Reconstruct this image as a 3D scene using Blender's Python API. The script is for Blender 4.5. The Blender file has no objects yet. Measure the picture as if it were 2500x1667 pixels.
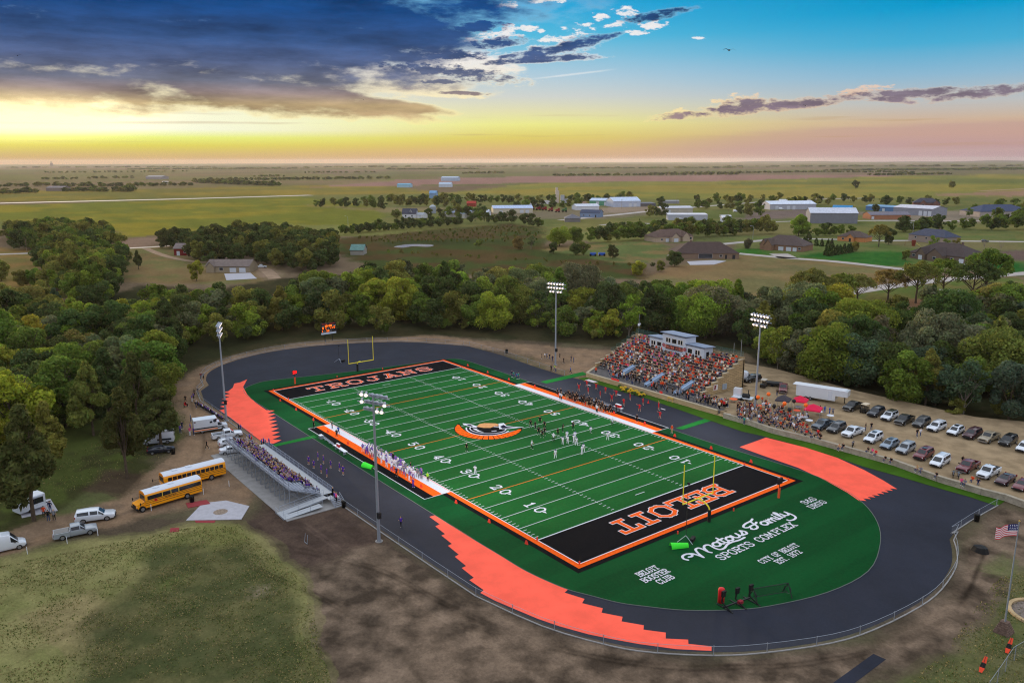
import bpy, bmesh, math, random
import numpy as np
from mathutils import Vector, Matrix
random.seed(7); RNG = np.random.default_rng(7)
SC = bpy.context.scene
COL = SC.collection
R = math.radians
# ---------------------------------------------------------------- camera
CAM = np.array([130.587, -94.321, 54.287]); YAW, PITCH, ROLL, FOC = 2.48512, -0.218751, -0.0029723, 1984.4
_f = np.array([math.cos(PITCH)*math.cos(YAW), math.cos(PITCH)*math.sin(YAW), math.sin(PITCH)])
_r = np.cross(_f, [0, 0, 1]); _r /= np.linalg.norm(_r); _u = np.cross(_r, _f)
_r, _u = math.cos(ROLL)*_r + math.sin(ROLL)*_u, -math.sin(ROLL)*_r + math.cos(ROLL)*_u
cd = bpy.data.cameras.new('camera'); cam = bpy.data.objects.new('camera', cd); COL.objects.link(cam)
cd.sensor_width = 36; cd.lens = FOC/2500*36; cd.clip_start = 0.5; cd.clip_end = 120000
m = Matrix(((_r[0], _u[0], -_f[0], CAM[0]), (_r[1], _u[1], -_f[1], CAM[1]), (_r[2], _u[2], -_f[2], CAM[2]), (0, 0, 0, 1)))
cam.matrix_world = m
SC.camera = cam
SC.view_settings.view_transform = 'Standard'; SC.view_settings.look = 'None'
SC.view_settings.exposure = 0.0; SC.view_settings.gamma = 1.0
SC.cycles.max_bounces = 5; SC.cycles.diffuse_bounces = 2; SC.cycles.glossy_bounces = 2
SC.cycles.transmission_bounces = 3; SC.cycles.transparent_max_bounces = 12; SC.cycles.volume_bounces = 0
SC.cycles.use_denoising = True; SC.cycles.denoising_prefilter = 'NONE'; SC.cycles.pixel_filter_type = 'BLACKMAN_HARRIS'; SC.cycles.filter_width = 1.15; SC.cycles.sample_clamp_indirect = 1.0; SC.cycles.sample_clamp_direct = 1.03
SC.cycles.caustics_reflective = False; SC.cycles.caustics_refractive = False

def px(x, y, z=0.0):                       # where the sight line of a 2500-wide photo pixel meets height z
    d = _f + _r*(x-1250)/FOC - _u*(y-833.5)/FOC
    t = (z-CAM[2])/d[2]
    q = CAM + d*t
    return (q[0], q[1], z)
K = 2500/2352
def P(x, y, z=0.0): return px(x*K, y*K, z)         # same in the 2352-wide view
def frame(x0, y0, s): return lambda x, y, z=0.0: px(x0+x*s, y0+y*s, z)
Z2 = frame(830, 1000, .35714); Z4 = frame(400, 950, 500/2306); Z5 = frame(1400, 780, 500/2306)
Z6 = frame(1800, 880, .29762); Z0 = frame(0, 1000, .35714); Z3 = frame(1660, 1000, .42532)
T4 = frame(0, 500, .35714); T5 = frame(830, 500, .35714); T6 = frame(1660, 500, .35714)

def lin(c): return tuple(((v/255)/12.92 if v <= 10 else (((v/255)+.055)/1.055)**2.4) for v in c)
# ---------------------------------------------------------------- node maths
class E:
    nt = None
    def __init__(s, v): s.v = v
    @staticmethod
    def m(op, *a, clamp=False):
        n = E.nt.nodes.new('ShaderNodeMath'); n.operation = op; n.use_clamp = clamp
        for i, x in enumerate(a):
            x = x.v if isinstance(x, E) else x
            if isinstance(x, (int, float)): n.inputs[i].default_value = x
            else: E.nt.links.new(x, n.inputs[i])
        return E(n.outputs[0])
    def __add__(s, o): return E.m('ADD', s, o)
    __radd__ = __add__
    def __sub__(s, o): return E.m('SUBTRACT', s, o)
    def __rsub__(s, o): return E.m('SUBTRACT', o, s)
    def __mul__(s, o): return E.m('MULTIPLY', s, o)
    __rmul__ = __mul__
    def __truediv__(s, o): return E.m('DIVIDE', s, o)
def emax(a, b): return E.m('MAXIMUM', a, b)
def sstep(lo, hi, x):
    n = E.nt.nodes.new('ShaderNodeMapRange'); n.interpolation_type = 'SMOOTHSTEP'
    E.nt.links.new(x.v, n.inputs[0]); n.inputs[1].default_value = lo; n.inputs[2].default_value = hi
    return E(n.outputs[0])
def mixc(f, a, b):
    n = E.nt.nodes.new('ShaderNodeMix'); n.data_type = 'RGBA'; n.clamp_factor = True
    for sock, x in ((n.inputs[0], f), (n.inputs[6], a), (n.inputs[7], b)):
        if isinstance(x, E): E.nt.links.new(x.v, sock)
        elif isinstance(x, (int, float)): sock.default_value = x
        else: sock.default_value = (*x, 1)
    return E(n.outputs[2])
def ramp(x, stops, interp='LINEAR'):
    n = E.nt.nodes.new('ShaderNodeValToRGB'); E.nt.links.new(x.v, n.inputs[0]); cr = n.color_ramp; cr.interpolation = interp
    while len(cr.elements) < len(stops): cr.elements.new(1)
    for e, (p, c) in zip(cr.elements, stops): e.position = p; e.color = (*c, 1)
    return E(n.outputs[0])
def noise(vec, scale, detail=4, rough=.55, dist=0.0):
    n = E.nt.nodes.new('ShaderNodeTexNoise'); E.nt.links.new(vec.v, n.inputs['Vector'])
    n.inputs['Scale'].default_value = scale; n.inputs['Detail'].default_value = detail
    n.inputs['Roughness'].default_value = rough; n.inputs['Distortion'].default_value = dist
    return E(n.outputs[0])
def vec3(x, y, z):
    n = E.nt.nodes.new('ShaderNodeCombineXYZ')
    for i, a in enumerate((x, y, z)):
        if isinstance(a, E): E.nt.links.new(a.v, n.inputs[i])
        else: n.inputs[i].default_value = a
    return E(n.outputs[0])
# ---------------------------------------------------------------- sky
def sky_pos(x, y):                          # compass angle (deg right of the heading) and height of a 2352-view pixel
    d = _f + _r*(x*K-1250)/FOC - _u*(y*K-833.5)/FOC; d /= np.linalg.norm(d)
    a = -(math.atan2(d[1], d[0])-YAW); return math.degrees(a), math.degrees(math.asin(d[2]))
SKY_LIFT = 1.0                             # raised brightness of the unseen sky overhead, to light the ground
W = bpy.data.worlds.new('World'); SC.world = W; W.use_nodes = True
nt = W.node_tree; E.nt = nt; nt.nodes.clear()
tc = nt.nodes.new('ShaderNodeTexCoord')
def dot(v):
    n = nt.nodes.new('ShaderNodeVectorMath'); n.operation = 'DOT_PRODUCT'
    nt.links.new(tc.outputs['Generated'], n.inputs[0]); n.inputs[1].default_value = v; return E(n.outputs['Value'])
fx = dot((math.cos(YAW), math.sin(YAW), 0)); rx = dot((math.sin(YAW), -math.cos(YAW), 0)); zz = dot((0, 0, 1))
az = E.m('ARCTAN2', rx, fx)*57.29578; el = E.m('ARCSINE', zz)*57.29578
def L3(*cs): return [(p/14, lin(c)) for p, c in cs]
h = E.m('DIVIDE', el, 14.0, clamp=True)
left = ramp(h, L3((0, (196, 146, 92)), (.5, (212, 184, 106)), (1.0, (224, 212, 88)), (1.5, (236, 244, 128)), (2.0, (250, 252, 225)), (3.6, (252, 250, 215)), (5, (225, 215, 185)), (8, (110, 170, 210)), (12, (60, 160, 215))))
midc = ramp(h, L3((0, (198, 152, 116)), (.7, (216, 178, 118)), (1.5, (222, 204, 102)), (2.4, (236, 234, 140)), (3.3, (226, 222, 178)), (4.2, (208, 212, 206)), (5.6, (176, 204, 220)), (8, (84, 186, 222)), (10.5, (8, 160, 216))))
right = ramp(h, L3((0, (178, 142, 152)), (.6, (192, 160, 158)), (1.5, (206, 172, 148)), (2.3, (206, 178, 152)), (3.4, (188, 190, 190)), (5, (140, 184, 210)), (6.8, (70, 172, 212)), (8.8, (0, 154, 206)), (12, (0, 138, 196))))
base = mixc(sstep(-24, 2, az), left, midc); base = mixc(sstep(-1, 27, az), base, right)
# away from the sunset the dusk sky is pale and even
back = ramp(E.m('DIVIDE', el, 60.0, clamp=True), [(0, (.60, .50, .56)), (.12, (.62, .62, .74)), (.5, (.70, .80, 1.0)), (1, (.72, .84, 1.06))])
base = mixc(sstep(45, 80, E.m('ABSOLUTE', az)), base, back)
# soft haze bank low on the right
nz0 = noise(vec3(az*.05, el*.55, 2.0), 1.6, 5, .55)
bank = sstep(.0, .35, (1-E.m('ABSOLUTE', (el-1.25-(az-20)*.02)/.95))*sstep(2, 26, az)+(nz0-.5)*1.1)*sstep(4, 18, az)
base = mixc(bank*.32, base, lin((176, 128, 146)))
strk = sstep(.60, .72, noise(vec3(az*.045, el*1.3, 7.0), 1.5, 4, .5))*sstep(.3, 1.0, el)*(1-sstep(2.6, 3.6, el))
base = mixc(strk*.35, base, lin((186, 150, 112)))
# clouds: soft blobs in (compass, height) broken up by noise
wa = noise(vec3(az*.10, el*.22, 0.0), 1.2, 3, .5); wb = noise(vec3(az*.10, el*.22, 9.0), 1.2, 3, .5)
azw = az+(wa-.5)*2.6; elw = el+(wb-.5)*.9
def blobs(lst):
    F = None
    for cx, cy, a, b, rot in lst:
        A, B = sky_pos(cx, cy); sa, sb = a*.0307, b*.0307; c, s = math.cos(R(rot)), math.sin(R(rot))
        dx = azw-A; dy = elw-B
        p = (dx*(c/sa)+dy*(s/sa)); q = (dy*(c/sb)-dx*(s/sb))
        g = 1-(p*p+q*q)
        F = g if F is None else emax(F, g)
    return emax(F, -2.0)
dark = blobs([(250, -60, 850, 175, 0), (640, 10, 340, 110, 0), (840, 40, 190, 70, 0), (360, 95, 640, 95, 0), (640, 120, 430, 85, -3), (60, 195, 420, 48, 0), (520, 205, 300, 42, -6), (740, 222, 220, 26, -10), (880, 243, 150, 13, -6), (940, 85, 170, 46, -4)])
darks = blobs([(1010, 165, 190, 17, -5), (1000, 128, 130, 13, 0), (1090, 62, 85, 14, 0), (1130, 100, 80, 12, 2),
              (1260, 120, 130, 14, 10), (1230, 140, 140, 8, 2), (1360, 94, 70, 9, 8), (1510, 36, 75, 11, 10), (1310, 106, 70, 14, 12), (1000, 190, 60, 6, 0), (1060, 216, 60, 5, 0),
              (1790, 240, 190, 11, 4), (1700, 246, 70, 17, 6), (2080, 216, 130, 10, 2), (2040, 228, 60, 7, -5), (2270, 212, 110, 10, 6), (1570, 267, 66, 8, 4)])
fine = noise(vec3(az*.30, el*.95, 3.0), 1.15, 9, .62); fine2 = noise(vec3(az*.30, el*.95+.22, 3.0), 1.15, 9, .62)
big = noise(vec3(az*.10, el*.45, 5.0), 1.0, 5, .55)
fs = noise(vec3(az*.85, el*2.3, 6.0), 1.3, 8, .65); fs2 = noise(vec3(az*.85, el*2.3+.35, 6.0), 1.3, 8, .65)
Fd = emax(dark+(fine-.5)*2.3+(big-.5)*1.3, darks*.8+(fs-.5)*3.6+(fine-.5)*1.0-.1)
Fw = Fd+(fine2-fine)*2.4
white = blobs([(880, 185, 210, 45, -8), (760, 165, 110, 14, -8), (640, 198, 60, 9, 0), (300, 154, 60, 6, 0), (1060, 150, 150, 34, 0), (980, 215, 130, 14, -4), (200, 232, 330, 7, 0), (520, 240, 60, 6, 0)])
whites = blobs([(1168, 14, 34, 14, 0), (1265, 4, 60, 9, 0), (1372, 44, 24, 12, -10), (1340, 66, 36, 12, 0), (1432, 28, 44, 14, 0), (1428, 60, 50, 11, 8), (1505, 58, 56, 14, 0), (1608, 87, 26, 5, 0), (1237, 74, 14, 6, 0),
               (1290, 98, 90, 20, 8), (1175, 68, 60, 12, 0), (1120, 92, 100, 20, 0), (1690, 236, 80, 22, 6), (1990, 212, 90, 12, 4), (1560, 262, 50, 10, 0), (1290, 68, 16, 6, 0), (1470, 78, 40, 8, 0)])
Fww = emax(white+(fine-.5)*2.8-.1, whites+(fs-.5)*4.2-.42)
aw = sstep(.05, .55, Fww); adk = sstep(-.22, .62, Fd)
rim = sstep(-.55, .05, Fd)
warm = mixc(sstep(2.2, 7.5, el), lin((255, 236, 165)), lin((246, 240, 238)))
warm = mixc(sstep(6, 22, az), warm, mixc(sstep(3, 7, el), lin((226, 186, 150)), lin((240, 236, 240))))
sky = mixc(aw*(.55+fs*.6), base, warm)
sky = mixc(rim*.55*(1-sstep(18, 30, az)*.5)*(1-sstep(6.8, 8.4, el)*.75), sky, warm)
dk = ramp(h, L3((0, (190, 150, 120)), (3.6, (184, 160, 120)), (4.3, (146, 130, 128)), (5.0, (108, 112, 130)), (6.2, (80, 96, 134)), (7.6, (50, 82, 132)), (9.4, (18, 70, 130)), (13, (20, 74, 136))))
dk2 = ramp(h, L3((0, (150, 110, 120)), (4.5, (128, 120, 136)), (6.5, (76, 92, 116)), (8.5, (38, 68, 104)), (11, (20, 70, 120))))
dk = mixc(sstep(4, 14, az), dk, dk2)
tex = noise(vec3(az*.16, el*.8, 11.0), 1.3, 8, .6)
lum = (tex-.5)*1.7+1.0
n_ = nt.nodes.new('ShaderNodeVectorMath'); n_.operation = 'SCALE'; nt.links.new(dk.v, n_.inputs[0]); nt.links.new(lum.v, n_.inputs['Scale'])
dk = E(n_.outputs[0])
sky = mixc(adk, sky, dk)
# thin cirrus streak
ca, cb = sky_pos(1310, 172)
cir = sstep(.2, 1.0, 1-E.m('ABSOLUTE', (el-cb-(az-ca)*.10)/.13)+(fine-.5)*1.2)*sstep(-3.4, -1.0, az-ca)*(1-sstep(1.5, 3.4, az-ca))
sky = mixc(cir*.55, sky, lin((235, 236, 236)))
# sun glow behind the cloud edge at the left
ga, gb = sky_pos(20, 266)
gd = E.m('SQRT', ((az-ga)*.22)*((az-ga)*.22)+(el-gb)*(el-gb)*1.3)
glow = 1-sstep(0.0, 3.0, gd)
n_ = nt.nodes.new('ShaderNodeMix'); n_.data_type = 'RGBA'; n_.blend_type = 'ADD'
nt.links.new((glow*glow*.9).v, n_.inputs[0]); nt.links.new(sky.v, n_.inputs[6]); n_.inputs[7].default_value = (1.0, .80, .42, 1); sky = E(n_.outputs[2])
# out of frame: sky overhead made brighter to light the ground
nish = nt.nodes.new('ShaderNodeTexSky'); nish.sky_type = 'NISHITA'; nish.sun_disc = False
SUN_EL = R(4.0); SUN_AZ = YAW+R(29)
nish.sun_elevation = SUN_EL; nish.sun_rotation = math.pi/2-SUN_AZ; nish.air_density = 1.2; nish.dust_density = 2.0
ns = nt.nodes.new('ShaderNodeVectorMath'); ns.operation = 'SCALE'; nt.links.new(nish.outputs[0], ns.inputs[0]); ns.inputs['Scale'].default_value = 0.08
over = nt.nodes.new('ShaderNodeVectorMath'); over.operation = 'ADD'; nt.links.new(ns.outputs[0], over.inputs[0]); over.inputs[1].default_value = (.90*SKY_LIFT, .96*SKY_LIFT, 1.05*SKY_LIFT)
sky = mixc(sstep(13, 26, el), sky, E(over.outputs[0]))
sky = mixc(1-sstep(-3.0, -.6, el), sky, (.08, .08, .06))
bg = nt.nodes.new('ShaderNodeBackground'); out = nt.nodes.new('ShaderNodeOutputWorld')
nt.links.new(sky.v, bg.inputs[0]); bg.inputs[1].default_value = 1.0
nt.links.new(bg.outputs[0], out.inputs[0])
W.cycles.sampling_method = 'MANUAL'; W.cycles.sample_map_resolution = 512
# ---------------------------------------------------------------- low sun behind the left cloud
sd = bpy.data.lights.new('sun', 'SUN'); sd.energy = 4.6; sd.angle = R(6); sd.color = (1.0, .74, .42)
sun = bpy.data.objects.new('sun', sd); COL.objects.link(sun)
sdir = Vector((math.cos(SUN_AZ)*math.cos(SUN_EL), math.sin(SUN_AZ)*math.cos(SUN_EL), math.sin(SUN_EL)))
sun.rotation_euler = sdir.to_track_quat('Z', 'Y').to_euler()
# ---------------------------------------------------------------- materials
MATS = {}
def mat(name, col, rough=.8, metal=0.0, var=0.0, vscale=1.0, spec=.3, emit=None, estr=0.0, stretch=(1, 1, 1), alpha=1.0, bump=0.0, coat=0.0, col2=None):
    if name in MATS: return MATS[name]
    m = bpy.data.materials.new(name); m.use_nodes = True; t = m.node_tree; E.nt = t
    b = t.nodes['Principled BSDF']; c = lin(col) if max(col) > 1.01 else col
    b.inputs['Base Color'].default_value = (*c, 1); b.inputs['Roughness'].default_value = rough; b.inputs['Metallic'].default_value = metal
    b.inputs['Specular IOR Level'].default_value = spec; b.inputs['Coat Weight'].default_value = coat
    if alpha < 1: b.inputs['Alpha'].default_value = alpha
    if var or bump:
        g = t.nodes.new('ShaderNodeNewGeometry'); mp = t.nodes.new('ShaderNodeMapping'); t.links.new(g.outputs['Position'], mp.inputs[0]); mp.inputs['Scale'].default_value = stretch
        v = E(mp.outputs[0]); n = noise(v, vscale, 6, .6)
    if var:
        d = tuple(max(0, x*(1-var)) for x in c); u = tuple(x*(1+var) for x in c)
        if col2: u = lin(col2)
        t.links.new(mixc(sstep(.3, .7, n), d, u).v, b.inputs['Base Color'])
    if bump:
        bp = t.nodes.new('ShaderNodeBump'); bp.inputs['Strength'].default_value = bump; t.links.new(n.v, bp.inputs['Height']); t.links.new(bp.outputs[0], b.inputs['Normal'])
    if emit:
        b.inputs['Emission Color'].default_value = (*lin(emit), 1); b.inputs['Emission Strength'].default_value = estr
    MATS[name] = m; return m
# ---------------------------------------------------------------- mesh building
class MB:
    def __init__(s): s.v = []; s.f = []; s.m = []
    def add(s, vs, fs, mi=0):
        o = len(s.v); s.v += [tuple(map(float, p)) for p in vs]; s.f += [tuple(i+o for i in f) for f in fs]; s.m += [mi]*len(fs); return s
    def box(s, c, d, rz=0, mi=0, taper=1.0):
        x, y, z = d[0]/2, d[1]/2, d[2]/2; ca, sa = math.cos(rz), math.sin(rz); vs = []
        for k, t in ((-z, 1), (z, taper)):
            for i, j in ((-x, -y), (x, -y), (x, y), (-x, y)):
                i *= t; j *= t; vs.append((c[0]+i*ca-j*sa, c[1]+i*sa+j*ca, c[2]+k))
        return s.add(vs, [(3, 2, 1, 0), (4, 5, 6, 7), (0, 1, 5, 4), (1, 2, 6, 5), (2, 3, 7, 6), (3, 0, 4, 7)], mi)
    def beam(s, p, q, w, h=None, mi=0):
        h = h or w; p = Vector(p); q = Vector(q); d = (q-p).normalized(); up = Vector((0, 0, 1)) if abs(d.z) < .95 else Vector((1, 0, 0))
        a = d.cross(up).normalized()*w/2; b = a.cross(d).normalized()*h/2
        vs = [p-a-b, p+a-b, p+a+b, p-a+b, q-a-b, q+a-b, q+a+b, q-a+b]
        return s.add(vs, [(0, 1, 2, 3), (7, 6, 5, 4), (4, 5, 1, 0), (5, 6, 2, 1), (6, 7, 3, 2), (7, 4, 0, 3)], mi)
    def tube(s, p, q, r0, r1=None, n=8, mi=0, cap=True):
        r1 = r0 if r1 is None else r1; p = Vector(p); q = Vector(q); d = (q-p).normalized(); up = Vector((0, 0, 1)) if abs(d.z) < .95 else Vector((1, 0, 0))
        a = d.cross(up).normalized(); b = d.cross(a)
        vs = [p+(a*math.cos(2*math.pi*i/n)+b*math.sin(2*math.pi*i/n))*r0 for i in range(n)]+[q+(a*math.cos(2*math.pi*i/n)+b*math.sin(2*math.pi*i/n))*r1 for i in range(n)]
        fs = [(i, (i+1) % n, n+(i+1) % n, n+i) for i in range(n)]
        if cap: fs += [tuple(range(n-1, -1, -1)), tuple(range(n, 2*n))]
        return s.add(vs, fs, mi)
    def path(s, pts, r, n=6, mi=0):
        for a, b in zip(pts[:-1], pts[1:]): s.tube(a, b, r, r, n, mi)
        return s
    def poly(s, pts, mi=0): return s.add(pts, [tuple(range(len(pts)))], mi)
    def prism(s, pts, z0, z1, mi=0, side=None):
        n = len(pts); side = mi if side is None else side
        s.add([(p[0], p[1], z1) for p in pts], [tuple(range(n))], mi)
        s.add([(p[0], p[1], z0) for p in pts]+[(p[0], p[1], z1) for p in pts], [(i, (i+1) % n, n+(i+1) % n, n+i) for i in range(n)], side); return s
    def lathe(s, c, prof, n=12, mi=0):
        vs = []; fs = []
        for r, z in prof: vs += [(c[0]+r*math.cos(2*math.pi*i/n), c[1]+r*math.sin(2*math.pi*i/n), c[2]+z) for i in range(n)]
        for k in range(len(prof)-1): fs += [(k*n+i, k*n+(i+1) % n, (k+1)*n+(i+1) % n, (k+1)*n+i) for i in range(n)]
        return s.add(vs, fs, mi)
    def mesh(s, name, mats, smooth=False):
        me = bpy.data.meshes.new(name); me.from_pydata(s.v, [], s.f)
        for mm in (mats if isinstance(mats, (list, tuple)) else [mats]): me.materials.append(mm)
        me.polygons.foreach_set('material_index', s.m); me.polygons.foreach_set('use_smooth', [smooth]*len(s.f)); me.update(); return me
    def build(s, name, mats, parent=None, smooth=False):
        o = bpy.data.objects.new(name, s.mesh(name, mats, smooth)); COL.objects.link(o)
        if parent is not None: o.parent = parent
        return o
def tag(o, label=None, cat=None, group=None, kind=None):
    if label: o['label'] = label
    if cat: o['category'] = cat
    if group: o['group'] = group
    if kind: o['kind'] = kind
    return o
def thing(name, label, cat, loc=(0, 0, 0), rz=0.0, group=None):
    o = bpy.data.objects.new(name, None); COL.objects.link(o); o.location = loc; o.rotation_euler = (0, 0, rz)
    o.empty_display_size = .2; return tag(o, label, cat, group)
def struct(o): o['kind'] = 'structure'; return o
KIDS = {}
def dup(root, loc, rz, label=None, group=None, scale=None, color=None):
    def cp(o, par):
        c = o.copy(); COL.objects.link(c)
        if par is not None: c.parent = par
        if color is not None: c.color = color
        ks = KIDS.get(o.name)
        if ks is None: ks = KIDS[o.name] = list(o.children)
        for k in ks: cp(k, c)
        KIDS[c.name] = []
        return c
    r = cp(root, None); r.location = loc; r.rotation_euler = (0, 0, rz)
    if scale is not None: r.scale = scale if isinstance(scale, (tuple, list)) else (scale,)*3
    tag(r, label, None, group); return r
def catmull(pts, n=6, closed=False):
    out_ = []; N = len(pts); rng = range(N if closed else N-1)
    g = (lambda i: pts[i % N]) if closed else (lambda i: pts[min(max(i, 0), N-1)])
    for i in rng:
        p0, p1, p2, p3 = (np.array(g(i+k)[:2], float) for k in (-1, 0, 1, 2))
        for t in np.arange(n)/n: out_.append(tuple(.5*(2*p1+(p2-p0)*t+(2*p0-5*p1+4*p2-p3)*t*t+(3*p1-p0-3*p2+p3)*t**3)))
    if not closed: out_.append(tuple(pts[-1][:2]))
    return out_
def inside(x, y, poly):
    r = np.zeros(np.shape(x), bool); n = len(poly)
    for i in range(n):
        x0, y0 = poly[i][:2]; x1, y1 = poly[(i+1) % n][:2]
        if y0 == y1: continue
        c = ((y0 > y) != (y1 > y)) & (x < (x1-x0)*(y-y0)/(y1-y0)+x0); r ^= c
    return r
def vnoise(x, y, sc, seed=0, octv=4):
    tot = 0; amp = 1; nrm = 0
    for o in range(octv):
        X = x/sc*2**o+seed*17.3; Y = y/sc*2**o-seed*9.1; i = np.floor(X).astype(np.int64); j = np.floor(Y).astype(np.int64); fx_ = X-i; fy_ = Y-j
        fx_ = fx_*fx_*(3-2*fx_); fy_ = fy_*fy_*(3-2*fy_)
        def hsh(a, b):
            q = (a*374761393+b*668265263+seed*1442695+o*97) & 0xffffffff; q = ((q ^ (q >> 13))*1274126177) & 0xffffffff
            return ((q ^ (q >> 16)) & 0xffff)/65535.0
        v = (hsh(i, j)*(1-fx_)+hsh(i+1, j)*fx_)*(1-fy_)+(hsh(i, j+1)*(1-fx_)+hsh(i+1, j+1)*fx_)*fy_
        tot = tot+v*amp; nrm += amp; amp *= .55
    return tot/nrm
# ================================================================ terrain
def PP(lst, z=0.0): return [P(x, y, z) for x, y in lst]
H0 = CAM[2]
t_ = np.concatenate([np.linspace(.72, .010, 460), np.geomspace(.0098, H0/21500, 34)])
rr = H0/t_
aa = np.concatenate([np.linspace(-36.5, 36.5, 900), np.linspace(36.5, 323.5, 70)[1:-1]])
ang = YAW-np.radians(aa); NA = len(aa); NR = len(rr)
gx = CAM[0]+np.outer(rr, np.cos(ang)); gy = CAM[1]+np.outer(rr, np.sin(ang))
dist = np.hypot(gx-CAM[0], gy-CAM[1])
wamp = np.clip(dist*.013, 2.2, 30)
wx = gx+(vnoise(gx, gy, 9, 1, 6)-.5)*wamp*2.0+(vnoise(gx, gy, 55, 3)-.5)*wamp*1.5; wy = gy+(vnoise(gx, gy, 9, 2, 6)-.5)*wamp*2.0+(vnoise(gx, gy, 55, 4)-.5)*wamp*1.5
colr = np.zeros(gx.shape+(3,))
# far farmland laid out in sections
cu, cv = gx*math.cos(.66)+gy*math.sin(.66), -gx*math.sin(.66)+gy*math.cos(.66)
ci, cj = np.floor(cu/800+vnoise(gx, gy, 4000, 8)*.0).astype(int), np.floor(cv/400).astype(int)
hsh = ((ci*7349+cj*9151) ^ (ci*31 ^ cj*57)) % 97
PAL = np.array([lin(c) for c in ((112, 96, 78), (108, 106, 62), (124, 108, 80), (94, 98, 60), (118, 98, 82), (112, 112, 64), (88, 92, 58))])
colr[:] = PAL[hsh % len(PAL)]
colr *= (.8+.4*vnoise(gx, gy, 300, 11))[..., None]
def paint(poly, c, amt=1.0, c2=None, sc=12, lo=.42, hi=.58, raw=False):
    poly = PP(poly) if not raw else poly
    xs = [p[0] for p in poly]; ys = [p[1] for p in poly]; mg = 60
    b = (gx > min(xs)-mg) & (gx < max(xs)+mg) & (gy > min(ys)-mg) & (gy < max(ys)+mg)
    if not b.any(): return
    w_ = np.zeros(gx.shape)
    bx_, by_ = wx[b], wy[b]; am_ = wamp[b]*.55; acc = inside(bx_, by_, poly)*.34
    for q, (o1, o2) in enumerate(((1, .4), (-.6, 1), (-1, -.5), (.5, -1))):
        nz = .5+vnoise(gx[b], gy[b], 3.1+q, 31+q, 2); acc = acc+inside(bx_+o1*am_*nz, by_+o2*am_*nz, poly)*.165
    w_[b] = acc; k = w_ > 0; wk = w_[k][:, None]
    cc = np.array(lin(c))
    if c2 is not None:
        n = np.clip((vnoise(gx[k], gy[k], sc, hash(c) % 50, 5)-lo)/(hi-lo), 0, 1)[:, None]; cc = cc*(1-n)+np.array(lin(c2))*n
    colr[k] = colr[k]*(1-amt*wk)+cc*amt*wk
paint([(-400, 470), (-400, 388), (700, 386), (900, 412), (700, 430), (500, 428), (0, 440)], (118, 98, 76), .6, (106, 100, 64), 300)
paint([(600, 390), (1400, 384), (2700, 380), (2700, 402), (1300, 406), (900, 412)], (98, 98, 66), .65, (112, 94, 80), 400)
paint([(-400, 470), (0, 440), (500, 430), (900, 424), (1000, 445), (600, 450), (0, 463)], (132, 114, 54), 1, (112, 106, 56), 120)
paint([(930, 412), (1300, 404), (2120, 402), (1650, 416), (1300, 419), (700, 431), (860, 420)], (138, 106, 98), 1)
paint([(1000, 446), (1250, 420), (1650, 416), (2120, 403), (2700, 398), (2700, 450), (1500, 458), (1100, 446)], (114, 114, 58), 1, (132, 120, 60), 160)
paint([(1090, 441), (1300, 430), (1700, 424), (2100, 424), (1700, 432), (1400, 436), (1150, 446)], (134, 118, 56), .9)
paint([(1640, 420), (2352, 410), (2600, 410), (2600, 418), (1700, 426)], (92, 100, 56), .8)
paint([(2120, 448), (2352, 437), (2600, 428), (2600, 446), (2352, 452)], (140, 112, 92), 1)
paint([(-400, 475), (0, 472), (700, 452), (880, 472), (910, 490), (840, 522), (640, 514), (280, 548), (250, 522), (0, 505), (-400, 520)], (130, 118, 46), 1, (106, 108, 46), 60)
paint([(700, 452), (1000, 446), (1500, 458), (2352, 452), (2700, 455), (2700, 560), (2352, 562), (1900, 545), (1500, 530), (1250, 532), (1000, 520), (850, 520), (900, 480)], (94, 100, 58), 1, (112, 108, 64), 45)
paint([(700, 470), (820, 478), (1000, 476), (1080, 480), (900, 488), (720, 474)], (128, 112, 84), .8)
paint([(1060, 488), (1480, 478), (1500, 492), (1380, 504), (1100, 500)], (118, 106, 90), .8)
paint([(1390, 470), (1560, 476), (1500, 486), (1380, 490)], (142, 124, 108), .9)
paint([(1700, 488), (1860, 480), (1960, 482), (1990, 494), (1720, 506)], (112, 98, 92), 1)
paint([(1560, 484), (1720, 480), (1720, 500), (1560, 505)], (90, 98, 54), .9)
paint([(1980, 488), (2230, 484), (2240, 500), (2352, 500), (2352, 512), (2000, 508)], (130, 116, 106), .8)
paint([(1660, 512), (1830, 512), (1830, 540), (1660, 540)], (118, 110, 72), .8)
# weedy field with the pond
paint([(770, 548), (1060, 522), (1180, 514), (1260, 530), (1240, 562), (1450, 600), (1500, 640), (1200, 640), (880, 620), (740, 575)], (64, 74, 40), 1, (78, 64, 42), 22)
paint([(780, 548), (1060, 524), (1200, 520), (1230, 530), (1100, 540), (900, 556)], (82, 70, 44), .5)
paint([(960, 572), (1130, 575), (1250, 592), (1180, 598), (960, 590)], (82, 66, 42), .6)
paint([(870, 556), (1100, 548), (1150, 556), (1000, 564), (880, 566)], (56, 66, 38), .8)
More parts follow.
